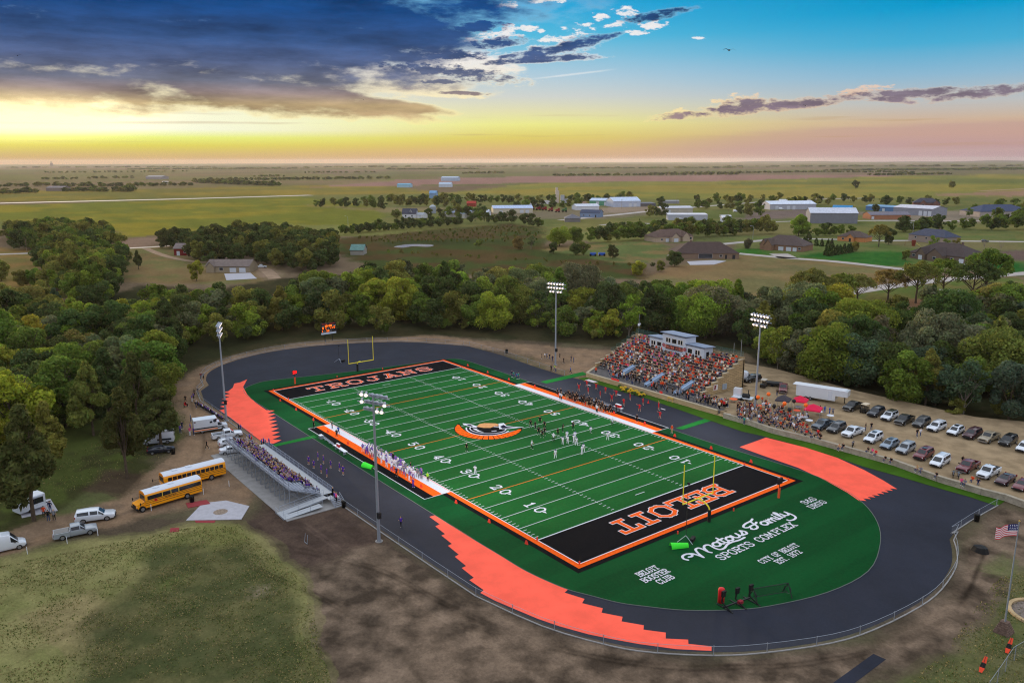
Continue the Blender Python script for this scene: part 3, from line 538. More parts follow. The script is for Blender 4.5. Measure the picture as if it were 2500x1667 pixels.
# ---------------------------------------------------------------- lettering: strokes on a 4x6 grid grown into flat shapes
def S(*p): return list(p)
def arc(cx, cy, rx, ry, a0, a1, n=10): return [(cx+rx*math.cos(R(a0+(a1-a0)*i/n)), cy+ry*math.sin(R(a0+(a1-a0)*i/n))) for i in range(n+1)]
def serif(x, y, w=.85): return [(x-w, y), (x+w, y)]
OCT = [(0, 1.3), (0, 4.7), (1.3, 6), (2.7, 6), (4, 4.7), (4, 1.3), (2.7, 0), (1.3, 0), (0, 1.3)]
FONT = {
 'T': [[(2, 0), (2, 6)], [(-.2, 6), (4.2, 6)], [(-.2, 6), (-.2, 4.7)], [(4.2, 6), (4.2, 4.7)], [(.9, 0), (3.1, 0)]],
 'R': [[(.5, 0), (.5, 6)], [(-.2, 6), (2.9, 6), (4, 5.2), (4, 3.9), (2.9, 3), (.5, 3)], [(2.3, 3), (3.8, 0)], [(-.4, 0), (1.4, 0)], [(3.2, 0), (4.7, 0)]],
 'O': [OCT], 'J': [[(3, 6), (3, 1.2), (2, 0), (1, 0), (0, 1.2), (0, 2)], [(1.7, 6), (4.3, 6)]],
 'A': [[(.3, 0), (2, 6), (3.7, 0)], [(1, 2), (3, 2)], [(-.5, 0), (1.1, 0)], [(2.9, 0), (4.5, 0)], [(1.2, 6), (2.5, 6)]],
 'N': [[(.3, 0), (.3, 6), (3.7, 0), (3.7, 6)], [(-.4, 0), (1.1, 0)], [(-.4, 6), (.6, 6)], [(2.9, 6), (4.5, 6)]],
 'S': [[(4, 4.5), (4, 5), (2.9, 6), (1.1, 6), (0, 5), (0, 4), (.8, 3.3), (3.2, 2.7), (4, 2), (4, 1), (2.9, 0), (1.1, 0), (0, 1), (0, 1.5)]],
 'B': [[(.5, 0), (.5, 6)], [(-.2, 6), (2.9, 6), (3.9, 5.2), (3.9, 3.9), (3.1, 3.1), (.5, 3.1)], [(3.1, 3.1), (4.1, 2.2), (4.1, .9), (3, 0), (-.2, 0)]],
 'E': [[(.5, 0), (.5, 6)], [(-.2, 6), (3.9, 6), (3.9, 4.8)], [(-.2, 0), (4, 0), (4, 1.2)], [(.5, 3), (2.6, 3)], [(2.6, 2.3), (2.6, 3.7)]],
 'L': [[(.8, 0), (.8, 6)], [(-.2, 6), (1.9, 6)], [(-.2, 0), (4, 0), (4, 1.5)]],
 'I': [[(2, 0), (2, 6)], [(.8, 6), (3.2, 6)], [(.8, 0), (3.2, 0)]],
 'P': [[(.5, 0), (.5, 6)], [(-.2, 6), (2.9, 6), (4, 5.1), (4, 3.7), (2.9, 2.8), (.5, 2.8)], [(-.3, 0), (1.5, 0)]],
 'C': [[(4, 4.3), (4, 4.9), (2.8, 6), (1.2, 6), (0, 4.8), (0, 1.2), (1.2, 0), (2.8, 0), (4, 1.1), (4, 1.7)]],
 'M': [[(.2, 0), (.2, 6), (2.2, 2), (4.2, 6), (4.2, 0)], [(-.5, 0), (1, 0)], [(3.4, 0), (4.9, 0)]],
 'X': [[(.2, 0), (3.8, 6)], [(.2, 6), (3.8, 0)], [(-.4, 0), (1, 0)], [(3, 0), (4.4, 0)], [(-.4, 6), (1, 6)], [(3, 6), (4.4, 6)]],
 'Y': [[(2, 0), (2, 2.8)], [(.2, 6), (2, 2.8), (3.8, 6)], [(1, 0), (3, 0)], [(-.5, 6), (.9, 6)], [(3.1, 6), (4.5, 6)]],
 'F': [[(.5, 0), (.5, 6)], [(-.2, 6), (3.9, 6), (3.9, 4.7)], [(.5, 3), (2.7, 3)], [(-.3, 0), (1.5, 0)]],
 'U': [[(.4, 6), (.4, 1.2), (1.4, 0), (2.6, 0), (3.6, 1.2), (3.6, 6)], [(-.4, 6), (1.2, 6)], [(2.8, 6), (4.4, 6)]],
 'D': [[(.5, 0), (.5, 6)], [(-.2, 6), (2.7, 6), (4, 4.8), (4, 1.2), (2.7, 0), (-.2, 0)]],
 'G': [[(4, 4.3), (4, 4.9), (2.8, 6), (1.2, 6), (0, 4.8), (0, 1.2), (1.2, 0), (2.8, 0), (4, 1.1), (4, 2.6), (2.4, 2.6)]],
 'H': [[(.5, 0), (.5, 6)], [(3.5, 0), (3.5, 6)], [(.5, 3), (3.5, 3)]], 'V': [[(.2, 6), (2, 0), (3.8, 6)]], 'W': [[(0, 6), (1, 0), (2, 4), (3, 0), (4, 6)]],
 'K': [[(.5, 0), (.5, 6)], [(3.8, 6), (.5, 2.6)], [(1.6, 3.6), (3.9, 0)]],
 'Q': [OCT, [(2.2, 1.6), (4.2, -.4)]],
 '&': [[(4, 0), (1, 4.2), (1, 5.2), (1.8, 6), (2.6, 5.3), (2.5, 4.4), (.3, 2.4), (.2, 1), (1.2, 0), (2.4, .3), (4, 2.6)]],
 '1': [[(2, 0), (2, 6), (.9, 5)], [(.7, 0), (3.3, 0)]], '0': [OCT],
 '2': [[(.2, 4.6), (.6, 5.6), (2, 6), (3.5, 5.6), (3.8, 4.4), (3, 3), (.2, 0), (4, 0), (4, .8)]],
 '3': [[(.2, 5), (1, 6), (3, 6), (3.8, 5.1), (3.7, 3.9), (2.8, 3.2), (1.4, 3.2)], [(2.8, 3.2), (4, 2.2), (3.9, .9), (3, 0), (1, 0), (.1, 1)]],
 '4': [[(3, 0), (3, 6), (0, 1.7), (4.2, 1.7)], [(2.2, 0), (3.9, 0)]],
 '5': [[(3.7, 6), (.5, 6), (.4, 3.3), (1.8, 3.8), (3.2, 3.5), (4, 2.2), (3.6, .7), (2.2, 0), (.8, .2), (.1, 1)]],
 '7': [[(0, 5), (0, 6), (4, 6), (1.6, 0)]], '8': [[(1.3, 3.1), (.2, 2.1), (.2, .9), (1.2, 0), (2.8, 0), (3.8, .9), (3.8, 2.1), (2.7, 3.1), (1.3, 3.1), (.4, 4), (.4, 5.2), (1.3, 6), (2.7, 6), (3.6, 5.2), (3.6, 4), (2.7, 3.1)]],
 '9': [[(3.8, 4), (2.8, 2.9), (1.2, 2.9), (.2, 4), (.2, 5), (1.2, 6), (2.8, 6), (3.8, 5), (3.8, 1.6), (2.6, 0), (.8, 0)]], '.': [[(.6, 0), (1.2, 0)]], '-': [[(.8, 3), (3.2, 3)]], ':': [[(2, 1.5), (2, 2)], [(2, 4), (2, 4.5)]], ' ': []}
WID = {'I': 3.4, '.': 2.0, ' ': 3.0, 'M': 5.6, '1': 3.6, ':': 2.5}
def text_strokes(t, sp=1.6):
    o = []; x = 0
    for ch in t:
        w = WID.get(ch, 4.0); off = x-(4-w)/2 if ch == 'I' else x
        o += [[(a+off, b) for a, b in s] for s in FONT[ch]]; x += w+sp
    return o, x-sp
def grow(strokes, hw, cell, square=True):
    """flat polygons of everything within hw of the strokes (marching squares on a distance grid)"""
    xs = [p[0] for s in strokes for p in s]; ys = [p[1] for s in strokes for p in s]; mg = hw+cell*2
    X = np.arange(min(xs)-mg, max(xs)+mg+cell, cell); Y = np.arange(min(ys)-mg, max(ys)+mg+cell, cell); gx_, gy_ = np.meshgrid(X, Y, indexing='ij')
    D = np.full(gx_.shape, 9e9)
    for s in strokes:
        for (x0, y0), (x1, y1) in zip(s[:-1], s[1:]):
            dx, dy = x1-x0, y1-y0; L = math.hypot(dx, dy) or 1e-6
            i0 = max(0, np.searchsorted(X, min(x0, x1)-mg)-1); i1 = np.searchsorted(X, max(x0, x1)+mg)+1; j0 = max(0, np.searchsorted(Y, min(y0, y1)-mg)-1); j1 = np.searchsorted(Y, max(y0, y1)+mg)+1
            a = gx_[i0:i1, j0:j1]-x0; b = gy_[i0:i1, j0:j1]-y0
            t = (a*dx+b*dy)/L; q = np.abs(a*dy-b*dx)/L; e = np.maximum(np.maximum(-t, t-L), 0)
            d = np.maximum(q, e) if square else np.hypot(q, e)
            D[i0:i1, j0:j1] = np.minimum(D[i0:i1, j0:j1], d)
    F = hw-D; polys = []
    ok = (np.maximum.reduce([F[:-1, :-1], F[1:, :-1], F[1:, 1:], F[:-1, 1:]]) > 0)
    full = (np.minimum.reduce([F[:-1, :-1], F[1:, :-1], F[1:, 1:], F[:-1, 1:]]) > 0)
    for j in range(full.shape[1]):                       # merge full cells along rows
        i = 0
        while i < full.shape[0]:
            if full[i, j]:
                k = i
                while k < full.shape[0] and full[k, j]: k += 1
                polys.append([(X[i], Y[j]), (X[k], Y[j]), (X[k], Y[j+1]), (X[i], Y[j+1])]); i = k
            else: i += 1
    for i, j in np.argwhere(ok & ~full):
        c = [(X[i], Y[j], F[i, j]), (X[i+1], Y[j], F[i+1, j]), (X[i+1], Y[j+1], F[i+1, j+1]), (X[i], Y[j+1], F[i, j+1])]; o = []
        for k in range(4):
            p, q = c[k], c[(k+1) % 4]
            if p[2] > 0: o.append(p[:2])
            if (p[2] > 0) != (q[2] > 0): t = p[2]/(p[2]-q[2]); o.append((p[0]+(q[0]-p[0])*t, p[1]+(q[1]-p[1])*t))
        if len(o) >= 3: polys.append(o)
    return polys
def lettering(name, polys, org, ex, ey, m, parent):
    """org: world point of text (0,0); ex, ey: world vectors of one text unit"""
    b = MB()
    for p in polys: b.poly([(org[0]+a*ex[0]+c*ey[0], org[1]+a*ex[1]+c*ey[1], org[2]+a*ex[2]+c*ey[2]) for a, c in p])
    o = b.build(name, m, parent); return o
# end-zone names, orange with a white edge
def zone_name(t, u0, u1, v0, v1, up, right, sp):
    st, w = text_strokes(t, sp); hgt = abs(u1-u0)-.9; k = (abs(v1-v0)-.9)/w
    sy = hgt/6; ex = (0, right*k, 0); ey = (up*sy, 0, 0); org = (u0+up*.45, v0+right*.45)
    st = [[(a*k/sy, b) for a, b in s] for s in st]; ex = (0, right*sy, 0)
    lettering('name_edge', grow(st, (.62 if right > 0 else .74), .11), (*org, .074), ex, ey, WHITE, field); lettering('name_letters', grow(st, (.44 if right > 0 else .54), .11), (*org, .080), ex, ey, ORANGE, field)
zone_name('TROJANS', -47.9, -52.4, -17.3, 17.3, -1, 1, 2.4)
zone_name('BELOIT', 47.9, 52.5, 13.1, -12.8, 1, -1, 1.35)
def turf_text(t, u, v0, v1, hgt, hw=.52, sp=1.6, m=WHITE):
    st, w = text_strokes(t, sp); k = (v1-v0)/w
    s = hgt/6; st = [[(a*k/s, b) for a, b in q] for q in st]
    lettering('turf_words', grow(st, hw, .16), (u, v0, .075), (0, s, 0), (-s, 0, 0), m, field)
turf_text('SPORTS COMPLEX', 66.25, -7.9, 9.9, 1.35, .46, 1.7)
turf_text('BELOIT', 62.5, -20.3, -16.6, 1.05, .42); turf_text('BOOSTER', 64.0, -20.9, -16.2, 1.05, .42); turf_text('CLUB', 65.5, -19.6, -16.9, 1.05, .42)
turf_text('S&S', 62.6, 17.9, 21.0, 1.15, .42); turf_text('DRUG', 64.3, 17.2, 21.2, 1.15, .42)
turf_text('CITY OF BELOIT', 70.35, -4.3, 4.3, 1.0, .40); turf_text('EST. 1872', 71.8, -2.6, 2.8, 1.0, .40)
# script line: one brush stroke per letter, traced in the plane of the turf (x along +v, y towards the field)
def sp_(pts, n=7): return catmull(pts, n)
scr = [sp_([(.2, 1.6), (0, 2.6), (.5, 3.6), (1.5, 3.7), (1.9, 2.8), (1.5, 2.2), (1.0, 2.4)]), sp_([(1.6, 3.6), (2.2, 3.0), (2.5, 1.5), (2.6, 0.2)]), sp_([(2.6, .2), (3.0, 2.4), (3.6, 3.9), (4.3, 4.0), (4.5, 3.0), (4.5, 1.3), (4.7, .6)]),
       sp_([(4.6, 1.8), (5.0, 3.2), (5.7, 3.9), (6.3, 3.4), (6.2, 1.4), (6.5, .3), (7.4, .2), (8.6, .9), (9.8, 1.0), (11.2, .6), (12.6, .7)])]
def low(ch, x):
    a = {'a': [[(1.3, 1.6), (.7, 2.0), (.1, 1.4), (.1, .6), (.6, .1), (1.2, .6), (1.4, 1.9), (1.4, .5), (1.8, .2)]], 't': [[(.5, 3.2), (.4, .6), (.8, .1), (1.2, .4)], [(-.1, 2.1), (1.2, 2.2)]],
         'o': [[(.8, 2.0), (.2, 1.5), (.1, .7), (.6, .1), (1.2, .6), (1.2, 1.5), (.7, 2.0), (1.6, 1.6)]], 'u': [[(.1, 1.9), (.1, .7), (.5, .1), (1.1, .5), (1.3, 1.9), (1.3, .6), (1.7, .2)]],
         's': [[(.0, .3), (.7, 1.4), (.9, 2.2), (1.3, 1.2), (1.0, .2), (.3, .2)]], 'm': [[(.1, .1), (.1, 1.9), (.2, 1.3), (.7, 1.9), (.9, 1.3), (.9, .1), (1.0, 1.3), (1.5, 1.9), (1.7, 1.2), (1.7, .4), (2.1, .1)]],
         'i': [[(.2, 1.9), (.2, .6), (.6, .2)], [(.35, 2.8), (.4, 2.9)]], 'l': [[(.2, 1.0), (.7, 2.8), (.5, 3.4), (.2, 2.6), (.2, .6), (.7, .2)]], 'y': [[(.1, 1.9), (.1, .8), (.6, .2), (1.1, .7), (1.3, 1.9), (1.3, -.4), (.9, -1.8), (.0, -2.3), (-.9, -2.0), (-1.0, -1.4)]]}[ch]
    return [sp_([(p+x, q+1.5) for p, q in s]) for s in a]
xx = 6.7
for ch in 'atous': scr += low(ch, xx); xx += {'a': 1.8, 't': 1.2, 'o': 1.6, 'u': 1.7, 's': 1.5}[ch]
xf = xx+1.1
scr += [sp_([(xf+3.4, 6.0), (xf+2.6, 5.5), (xf+1.0, 5.3), (xf, 4.7), (xf-.2, 4.0), (xf+.4, 3.5), (xf+1.1, 3.7)]), sp_([(xf+2.3, 5.4), (xf+2.0, 3.6), (xf+1.6, 2.3), (xf+.8, 1.9), (xf+.2, 2.4), (xf+.5, 2.9)]), sp_([(xf+1.4, 3.7), (xf+2.4, 3.8), (xf+2.9, 4.2)])]
xx = xf+2.9
for ch in 'amily': scr += low(ch, xx); xx += {'a': 1.8, 'm': 2.1, 'i': .8, 'l': .9, 'y': 1.5}[ch]
ks = 25.2/(xx+.5); scr = [[(a*ks, b*.60) for a, b in q] for q in scr]
lettering('script_words', grow(scr, .185, .07, False), (64.25, -11.9, .078), (0, 1, 0), (-1, 0, 0), WHITE, field)
# yard numbers with their arrows
for s in (-1, 1):
    for i, n in enumerate((10, 20, 30, 40, 50, 40, 30, 20, 10)):
        x = -36.576+i*9.144
        for d, off in ((str(n)[0], -1.25), ('0', 1.25)):
            st = [[((a-2)*1.0, b-3) for a, b in q] for q in FONT[d]]
            k = .30
            lettering('yard_number', grow(st, .50, .16), (x-s*off, s*17.3, .078), (-s*k, 0, 0), (0, -s*k, 0), WHITE, field)
        if n != 50:
            dr = -1 if i < 4 else 1; ax = x+dr*2.15
            MB().poly([(ax, s*17.0, .078), (ax+dr*.75, s*17.3, .078), (ax, s*17.6, .078)][::(1 if dr*1 > 0 else -1)]).build('yard_arrow', WHITE, field)
# ---- midfield emblem: crested helmet, built as stacked flat shapes
EA = R(-50); e1 = np.array([math.cos(EA), math.sin(EA)]); e2 = np.array([math.sin(EA), -math.cos(EA)])*-1
def em(pts, z, m, nm='emblem'):
    o = [(e1[0]*b+e2[0]*a, e1[1]*b+e2[1]*a, z) for a, b in pts]
    A = sum(o[i][0]*o[(i+1) % len(o)][1]-o[(i+1) % len(o)][0]*o[i][1] for i in range(len(o)))
    return MB().poly(o if A > 0 else o[::-1]).build(nm, m, field)
def ann(r0, r1, a0, a1, ky=1.0, n=28, cy=0.0):
    o = [(r1*math.sin(R(a0+(a1-a0)*i/n)), cy+r1*ky*math.cos(R(a0+(a1-a0)*i/n))) for i in range(n+1)]
    return o+[(r0*math.sin(R(a1+(a0-a1)*i/n)), cy+r0*ky*math.cos(R(a1+(a0-a1)*i/n))) for i in range(n+1)]
NAVY = mat('navy turf', (26, 24, 44), .95, var=.2, vscale=3, spec=.05); TAN = mat('tan turf', (206, 148, 98), .95, var=.1, vscale=2, spec=.05)
rin = lambda a: 4.75+2.35*min(1, abs(a)/104)**4
cr = [(7.1*math.sin(R(a)), 7.1*math.cos(R(a))) for a in range(-104, 105, 8)]+[((rin(a)-.2)*math.sin(R(a)), (rin(a)-.2)*math.cos(R(a))) for a in range(104, -105, -8)]
em(cr, .074, BLACK)
for i in range(19):
    a0 = -98+i*10.2; em([((6.92 if k else rin(a))*math.sin(R(a)), (6.92 if k else rin(a))*math.cos(R(a))) for k, a in ((0, a0+.8), (1, a0+.8), (1, a0+9.4), (0, a0+9.4))], .080, mat('crest orange', (255, 100, 14), .95, var=.08, vscale=3, spec=.05))
em(ann(4.42, 4.72, -84, 80), .084, WHITE); em(ann(3.5, 4.42, -80, 76), .090, NAVY)
bowl = [(3.9*math.sin(R(a)), .3+3.2*math.cos(R(a))) for a in range(-100, 101, 8)]
em(bowl+[(2.2, -1.4), (-2.2, -1.4)], .095, WHITE); em([(x*.94, .3+(y-.3)*.93) for x, y in bowl]+[(2.0, -1.0), (-2.0, -1.0)], .100, BLACK)
em([(-2.6, -.4), (-1.0, .1), (.4, -.2), (.9, -1.2), (1.9, -2.6), (.8, -3.3), (-1.6, -3.0), (-2.5, -2.2)], .105, TAN)
em([(2.4, .2), (4.4, -.4), (7.2, -2.2), (5.0, -1.9), (3.4, -2.2), (2.4, -3.9), (1.4, -3.3), (1.9, -1.4)], .110, WHITE); em([(2.9, -.3), (4.3, -.8), (5.6, -1.6), (3.6, -1.6), (2.6, -2.7), (2.2, -1.4)], .115, NAVY)
em([(-2.2, .4), (-3.6, .2), (-5.6, -1.0), (-6.1, -1.9), (-4.6, -1.9), (-3.0, -.9)], .110, WHITE); em([(-3.2, -.1), (-4.4, -.5), (-5.2, -1.4), (-4.2, -1.4)], .115, NAVY)
em([(-2.6, 1.6), (-3.2, .8), (-2.4, .9), (-1.4, 2.0), (-.2, 2.8), (-1.4, 2.6)], .105, WHITE); em([(1.2, 2.0), (2.2, 1.5), (2.0, 1.2), (1.1, 1.7)], .105, WHITE)
# ================================================================ stadium furniture
STEEL = mat('galvanised steel', (150, 158, 170), .5, .5); ALU = mat('aluminium', (160, 168, 182), .45, .35); DARKM = mat('dark metal', (34, 36, 40), .6, .3)
YEL = mat('goal yellow', (226, 214, 40), .5); BLK = mat('black rubber', (18, 18, 20), .8); STONE = mat('limestone blocks', (176, 152, 116), .95, var=.16, vscale=1.3, stretch=(.5, .5, 2.2), bump=.3)
CONCR = mat('concrete', (142, 140, 140), .95, var=.12, vscale=.8); WHT = mat('white paint', (222, 226, 234), .5); REDP = mat('red pad', (196, 24, 30), .6)
# ---- fence posts, rail and wire: each run is one fence
wire = bpy.data.materials.new('chain link'); wire.use_nodes = True; t = wire.node_tree; E.nt = t
bs = t.nodes['Principled BSDF']; bs.inputs['Base Color'].default_value = (*lin((150, 154, 160)), 1); bs.inputs['Alpha'].default_value = .10
def fence(pts, hgt, step, label, base=True, z0=0.0, name='chain_link_fence', kerb=False):
    pts = [np.array(p[:2]) for p in pts]; root = thing(name, label, 'fence', (pts[0][0], pts[0][1], z0)); o = pts[0]
    rail = MB(); net = MB(); kb = MB()
    for a, b in zip(pts[:-1], pts[1:]):
        a, b = a-o, b-o; rail.tube((a[0], a[1], hgt), (b[0], b[1], hgt), .022, n=5)
        net.poly([(a[0], a[1], .05), (b[0], b[1], .05), (b[0], b[1], hgt), (a[0], a[1], hgt)])
        if kerb: kb.beam((a[0], a[1], .06), (b[0], b[1], .06), .15, .1)
    rail.build('top_rail', STEEL, root); net.build('wire_mesh', wire, root)
    if kerb: kb.build('concrete_kerb', CONCR, root)
    L = np.cumsum([0]+[np.linalg.norm(b-a) for a, b in zip(pts[:-1], pts[1:])]); d = 0
    pm = MB().tube((0, 0, 0), (0, 0, hgt+.08), .045, n=6).mesh('post', [STEEL])
    while d <= L[-1]:
        k = min(np.searchsorted(L, d, 'right')-1, len(pts)-2); q = pts[k]+(pts[k+1]-pts[k])*((d-L[k])/max(L[k+1]-L[k], 1e-6))-o
        po = bpy.data.objects.new('post', pm); COL.objects.link(po); po.parent = root; po.location = (q[0], q[1], 0); d += step
    return root
off = lambda p: (p[0], p[1])
fr = [(15.8, -41.4), (31.5, -41.1), (43.2, -40.8)]+catmull([(52.9, -40.5), (63.4, -38.2), (71.2, -34.7), (75.3, -31.7), (79.9, -26.7), (83.0, -21.9), (86.6, -14.2), (88.2, -7.6), (89.0, 1.4), (88.7, 7.9), (87.1, 15.5), (85.0, 20.4), (83.1, 23.6)], 3)+[(82.2, 27)]+[off(Z3(*q)) for q in ((1556, 712), (1666, 640), (1756, 588), (1826, 549))]
fence(fr, 1.2, 6.2, 'low wire fence curving round the near end of the dark track', kerb=True)
fl = [(-24, -41.0), (-40, -41.0), (-57, -41.0), (-66, -39.2), (-70.5, -36.2)]+catmull([(-76, -35.2), (-83.6, -31.6), (-90.3, -24.7), (-96, -12.3), (-96.2, 1.5), (-92.4, 14.2), (-86.2, 25.9), (-81.6, 30.6), (-75.5, 35.4)], 3)+[(-66.2, 41.2)]
fence(fl, 1.2, 6.2, 'low wire fence round the far end of the track by the dirt lane', kerb=True)
fence([(-66.2, 41.2), (-50.8, 42.1), (-33, 41.2), (-22, 40.6)], 1.2, 5.5, 'low wire fence between the track and the dirt yard behind the far corner')
fence([px(2412, 1700)[:2], px(2440, 1660)[:2], px(2470, 1615)[:2], px(2560, 1560)[:2]], 1.8, 3.0, 'tall wire fence cutting the bottom right corner of the photo')
# ---- goal posts
def goal(u, d, label):
    g = thing('goal_post', label, 'goal post', (u, .45, 0))
    MB().tube((0, 0, 0), (0, 0, 2.0), .26, .26, 12).build('base_pad', BLK, g)
    b = MB(); pts = [(0, 0, 1.9)]+[(d*2.3*math.sin(R(a))*0+d*2.3*(1-math.cos(R(a))), 0, 1.9+1.15*math.sin(R(a))) for a in range(0, 91, 15)]; b.path(pts, .11, 8); b.build('gooseneck', YEL, g)
    MB().tube((d*2.3, -3.56, 3.05), (d*2.3, 3.56, 3.05), .10, n=8).build('crossbar', YEL, g)
    for s in (-1, 1): MB().tube((d*2.3, s*3.56, 3.0), (d*2.3, s*3.56, 9.4), .075, n=8).build('upright', YEL, g)
goal(57.1, -1, 'yellow goal post at the near end zone lettered BELOIT'); goal(-59.4, 1, 'yellow goal post at the far end zone lettered TROJANS')
# ---- floodlight poles
LENS = mat('lit lamp lens', (255, 248, 236), .3, emit=(255, 226, 214), estr=14); MATS['lit lamp lens'].cycles.emission_sampling = 'NONE'; LENSOFF = mat('lamp glass', (190, 200, 214), .2, .2)
def light_pole(u, v, hgt, label, aim, back=()):
    g = thing('floodlight_pole', label, 'light pole', (u, v, 0))
    MB().tube((0, 0, 0), (0, 0, hgt), .25, .13, 12).build('pole', STEEL, g); MB().lathe((0, 0, 0), [(.55, 0), (.55, .12), (.34, .14)], 12).build('foundation', CONCR, g)
    a = math.atan2(aim[1]-v, aim[0]-u); dx, dy = math.cos(a), math.sin(a); ex, ey = -dy, dx
    for row, (z, n) in enumerate(((hgt-.2, 6), (hgt-1.25, 6), (hgt-2.3, 4))):
        w = n*.48; arm = MB().beam((-ex*w, -ey*w, z), (ex*w, ey*w, z), .16, .16).build('crossarm', STEEL, g)
        for i in range(n):
            q = (i-(n-1)/2)*.82
            if n == 4: q += .25*np.sign(q)
            c = Vector((ex*q, ey*q, z+.28)); d = Vector((dx, dy, -.42)).normalized()
            if (row, i) in back: d = Vector((.75, -.55, -.35)).normalized()
            hd = MB().tube(c-d*.12, c+d*.42, .12, .29, 10).tube(c-d*.36, c-d*.10, .14, .15, 8).build('lamp_head', ALU, g, True)
            MB().tube(c+d*.425, c+d*.45, .275, .275, 10).build('lens', LENS, hd)
    MB().box((.32, 0, 4.2), (.5, .5, .9)).build('control_box', DARKM, g)
    s = bpy.data.lights.new('floodlight_beam', 'SPOT'); s.energy = 26000; s.spot_size = R(105); s.spot_blend = .6; s.shadow_soft_size = 2.5; s.color = (1, .95, .9)
    o = bpy.data.objects.new('floodlight_beam', s); COL.objects.link(o); o.parent = g; o.location = (dx*.9, dy*.9, hgt-.8)
    o.rotation_euler = (Vector((u+dx*.9, v+dy*.9, hgt))-Vector((aim[0], aim[1], 0))).to_track_quat('Z', 'Y').to_euler()
    return g
light_pole(31.7, -42.8, 22.2, 'tall floodlight pole beside the near bleachers, standing on bare dirt', (12, 6), ((0, 5), (0, 4), (2, 0), (2, 1), (1, 0), (1, 5))); light_pole(-38.9, -41.2, 20.9, 'tall floodlight pole beside the ambulance and the coral track', (-18, 4))
light_pole(-32.2, 46, 22.3, 'tall floodlight pole on the dirt yard left of the stone grandstand', (-6, -14)); light_pole(28.9, 50.5, 22.2, 'tall floodlight pole rising from the seated crowd by the parking lot', (24, -16))
# ---- scoreboard
sb = thing('scoreboard', 'black lit scoreboard on two posts in front of the far trees', 'scoreboard', (-98.2, 10.6, 0))
face = MB().box((0, 0, 4.35), (.3, 4.9, 2.9)).build('panel', mat('scoreboard black', (26, 26, 34), .6), sb)
MB().box((0, 0, 2.62), (.32, 4.9, .55)).build('sponsor_strip', mat('pale board', (196, 208, 226), .6), sb)
for y in (-1.2, 1.2): MB().tube((-.25, y, 0), (-.25, y, 5.6), .12, n=8).build('post', DARKM, sb)
LED = mat('lit digits', (255, 120, 30), .4, emit=(255, 110, 20), estr=2.2); LBL = mat('board lettering', (206, 206, 214), .6); LRD = mat('title lettering', (214, 70, 44), .6)
def board_text(t, y, z, h, m, hw=.45, par=None, nm='lettering', sp=1.6, x=.156):
    st, w = text_strokes(t, sp); k = h/6
    return lettering(nm, grow(st, hw, .22), (x, y-w*k/2, z), (0, k, 0), (0, 0, k), m, par or face)
board_text('BELOIT - TROJANS', 0, 5.42, .30, LRD); board_text('HOME', -1.85, 4.78, .2, LBL); board_text('VISITOR', 1.75, 4.78, .2, LBL); board_text('10:38', -.1, 4.62, .55, LED, .55)
board_text('0', -1.85, 4.02, .55, LED, .55); board_text('0', 1.9, 4.02, .55, LED, .55); board_text('1', -2.1, 3.12, .5, LED, .55); board_text('DOWN', -1.4, 3.2, .2, LBL); board_text('10', -.35, 3.12, .55, LED, .55)
board_text('TO GO', .5, 3.2, .2, LBL); board_text('2', -.9, 4.0, .34, LED, .5); board_text('QTR', -.1, 4.0, .2, LBL); board_text('1-3', .9, 4.0, .34, LED, .5)
# ---- delay-of-game clocks
def play_clock(u, v, lit, label):
    g = thing('play_clock', label, 'play clock', (u, v, 0)); MB().tube((0, 0, 0), (0, 0, 1.7), .20, n=10).build('orange_pad', mat('orange pad', (226, 84, 40), .7), g)
    MB().tube((0, 0, 1.7), (0, 0, 2.5), .06, n=6).build('post', DARKM, g); bx = MB().box((0, 0, 3.0), (.3, 1.15, 1.0)).build('clock_box', mat('scoreboard black', (26, 26, 34)), g)
    if lit: board_text('25', 0, 2.72, .58, mat('red digits', (255, 30, 30), .4, emit=(255, 20, 20), estr=5), .6, bx, 'digits')
play_clock(-57.9, -17.6, True, 'play clock showing a lit red 25 beside the far end zone'); play_clock(58.3, 16.7, False, 'dark play clock on an orange padded post at the near end zone')
# ---- pylons and yard markers along the border
pm = MB().box((0, 0, .23), (.16, .16, .46)).mesh('pylon', [mat('pylon red', (228, 62, 44), .7)])
for (u, v), wh in (((45.72, -24.4), 'near goal line, left sideline'), ((54.9, -24.4), 'near end zone corner closest to the stepped coral track'), ((45.72, 24.4), 'near goal line, grandstand sideline'), ((54.9, 24.4), 'near end zone corner by the dark play clock'), ((-45.72, -24.4), 'far goal line, bleacher sideline'), ((-54.9, -24.4), 'far end zone corner by the coral track'), ((-45.72, 24.4), 'far goal line, grandstand sideline'), ((-54.9, 24.4), 'far end zone corner by the dirt yard'), ((57, -6.6), 'near end line, left of the goal post'), ((57, 6.6), 'near end line, right of the goal post'), ((-57, -6.6), 'far end line, left of the goal post'), ((-57, 6.6), 'far end line, right of the goal post')):
    o = bpy.data.objects.new('pylon', pm); COL.objects.link(o); o.location = (u, v, .05); tag(o, 'small orange pylon at the '+wh, 'pylon', 'orange end zone pylons')
ym = MB().poly([(-.3, -.12, 0), (.3, -.12, 0), (.16, 0, .6), (-.16, 0, .6)]).poly([(.3, .12, 0), (-.3, .12, 0), (-.16, 0.01, .6), (.16, .01, .6)]).poly([(-.3, .12, 0), (-.3, -.12, 0), (-.16, 0, .6)]).poly([(.3, -.12, 0), (.3, .12, 0), (.16, 0, .6)]).mesh('yard_marker', [mat('pylon red', (228, 62, 44))])
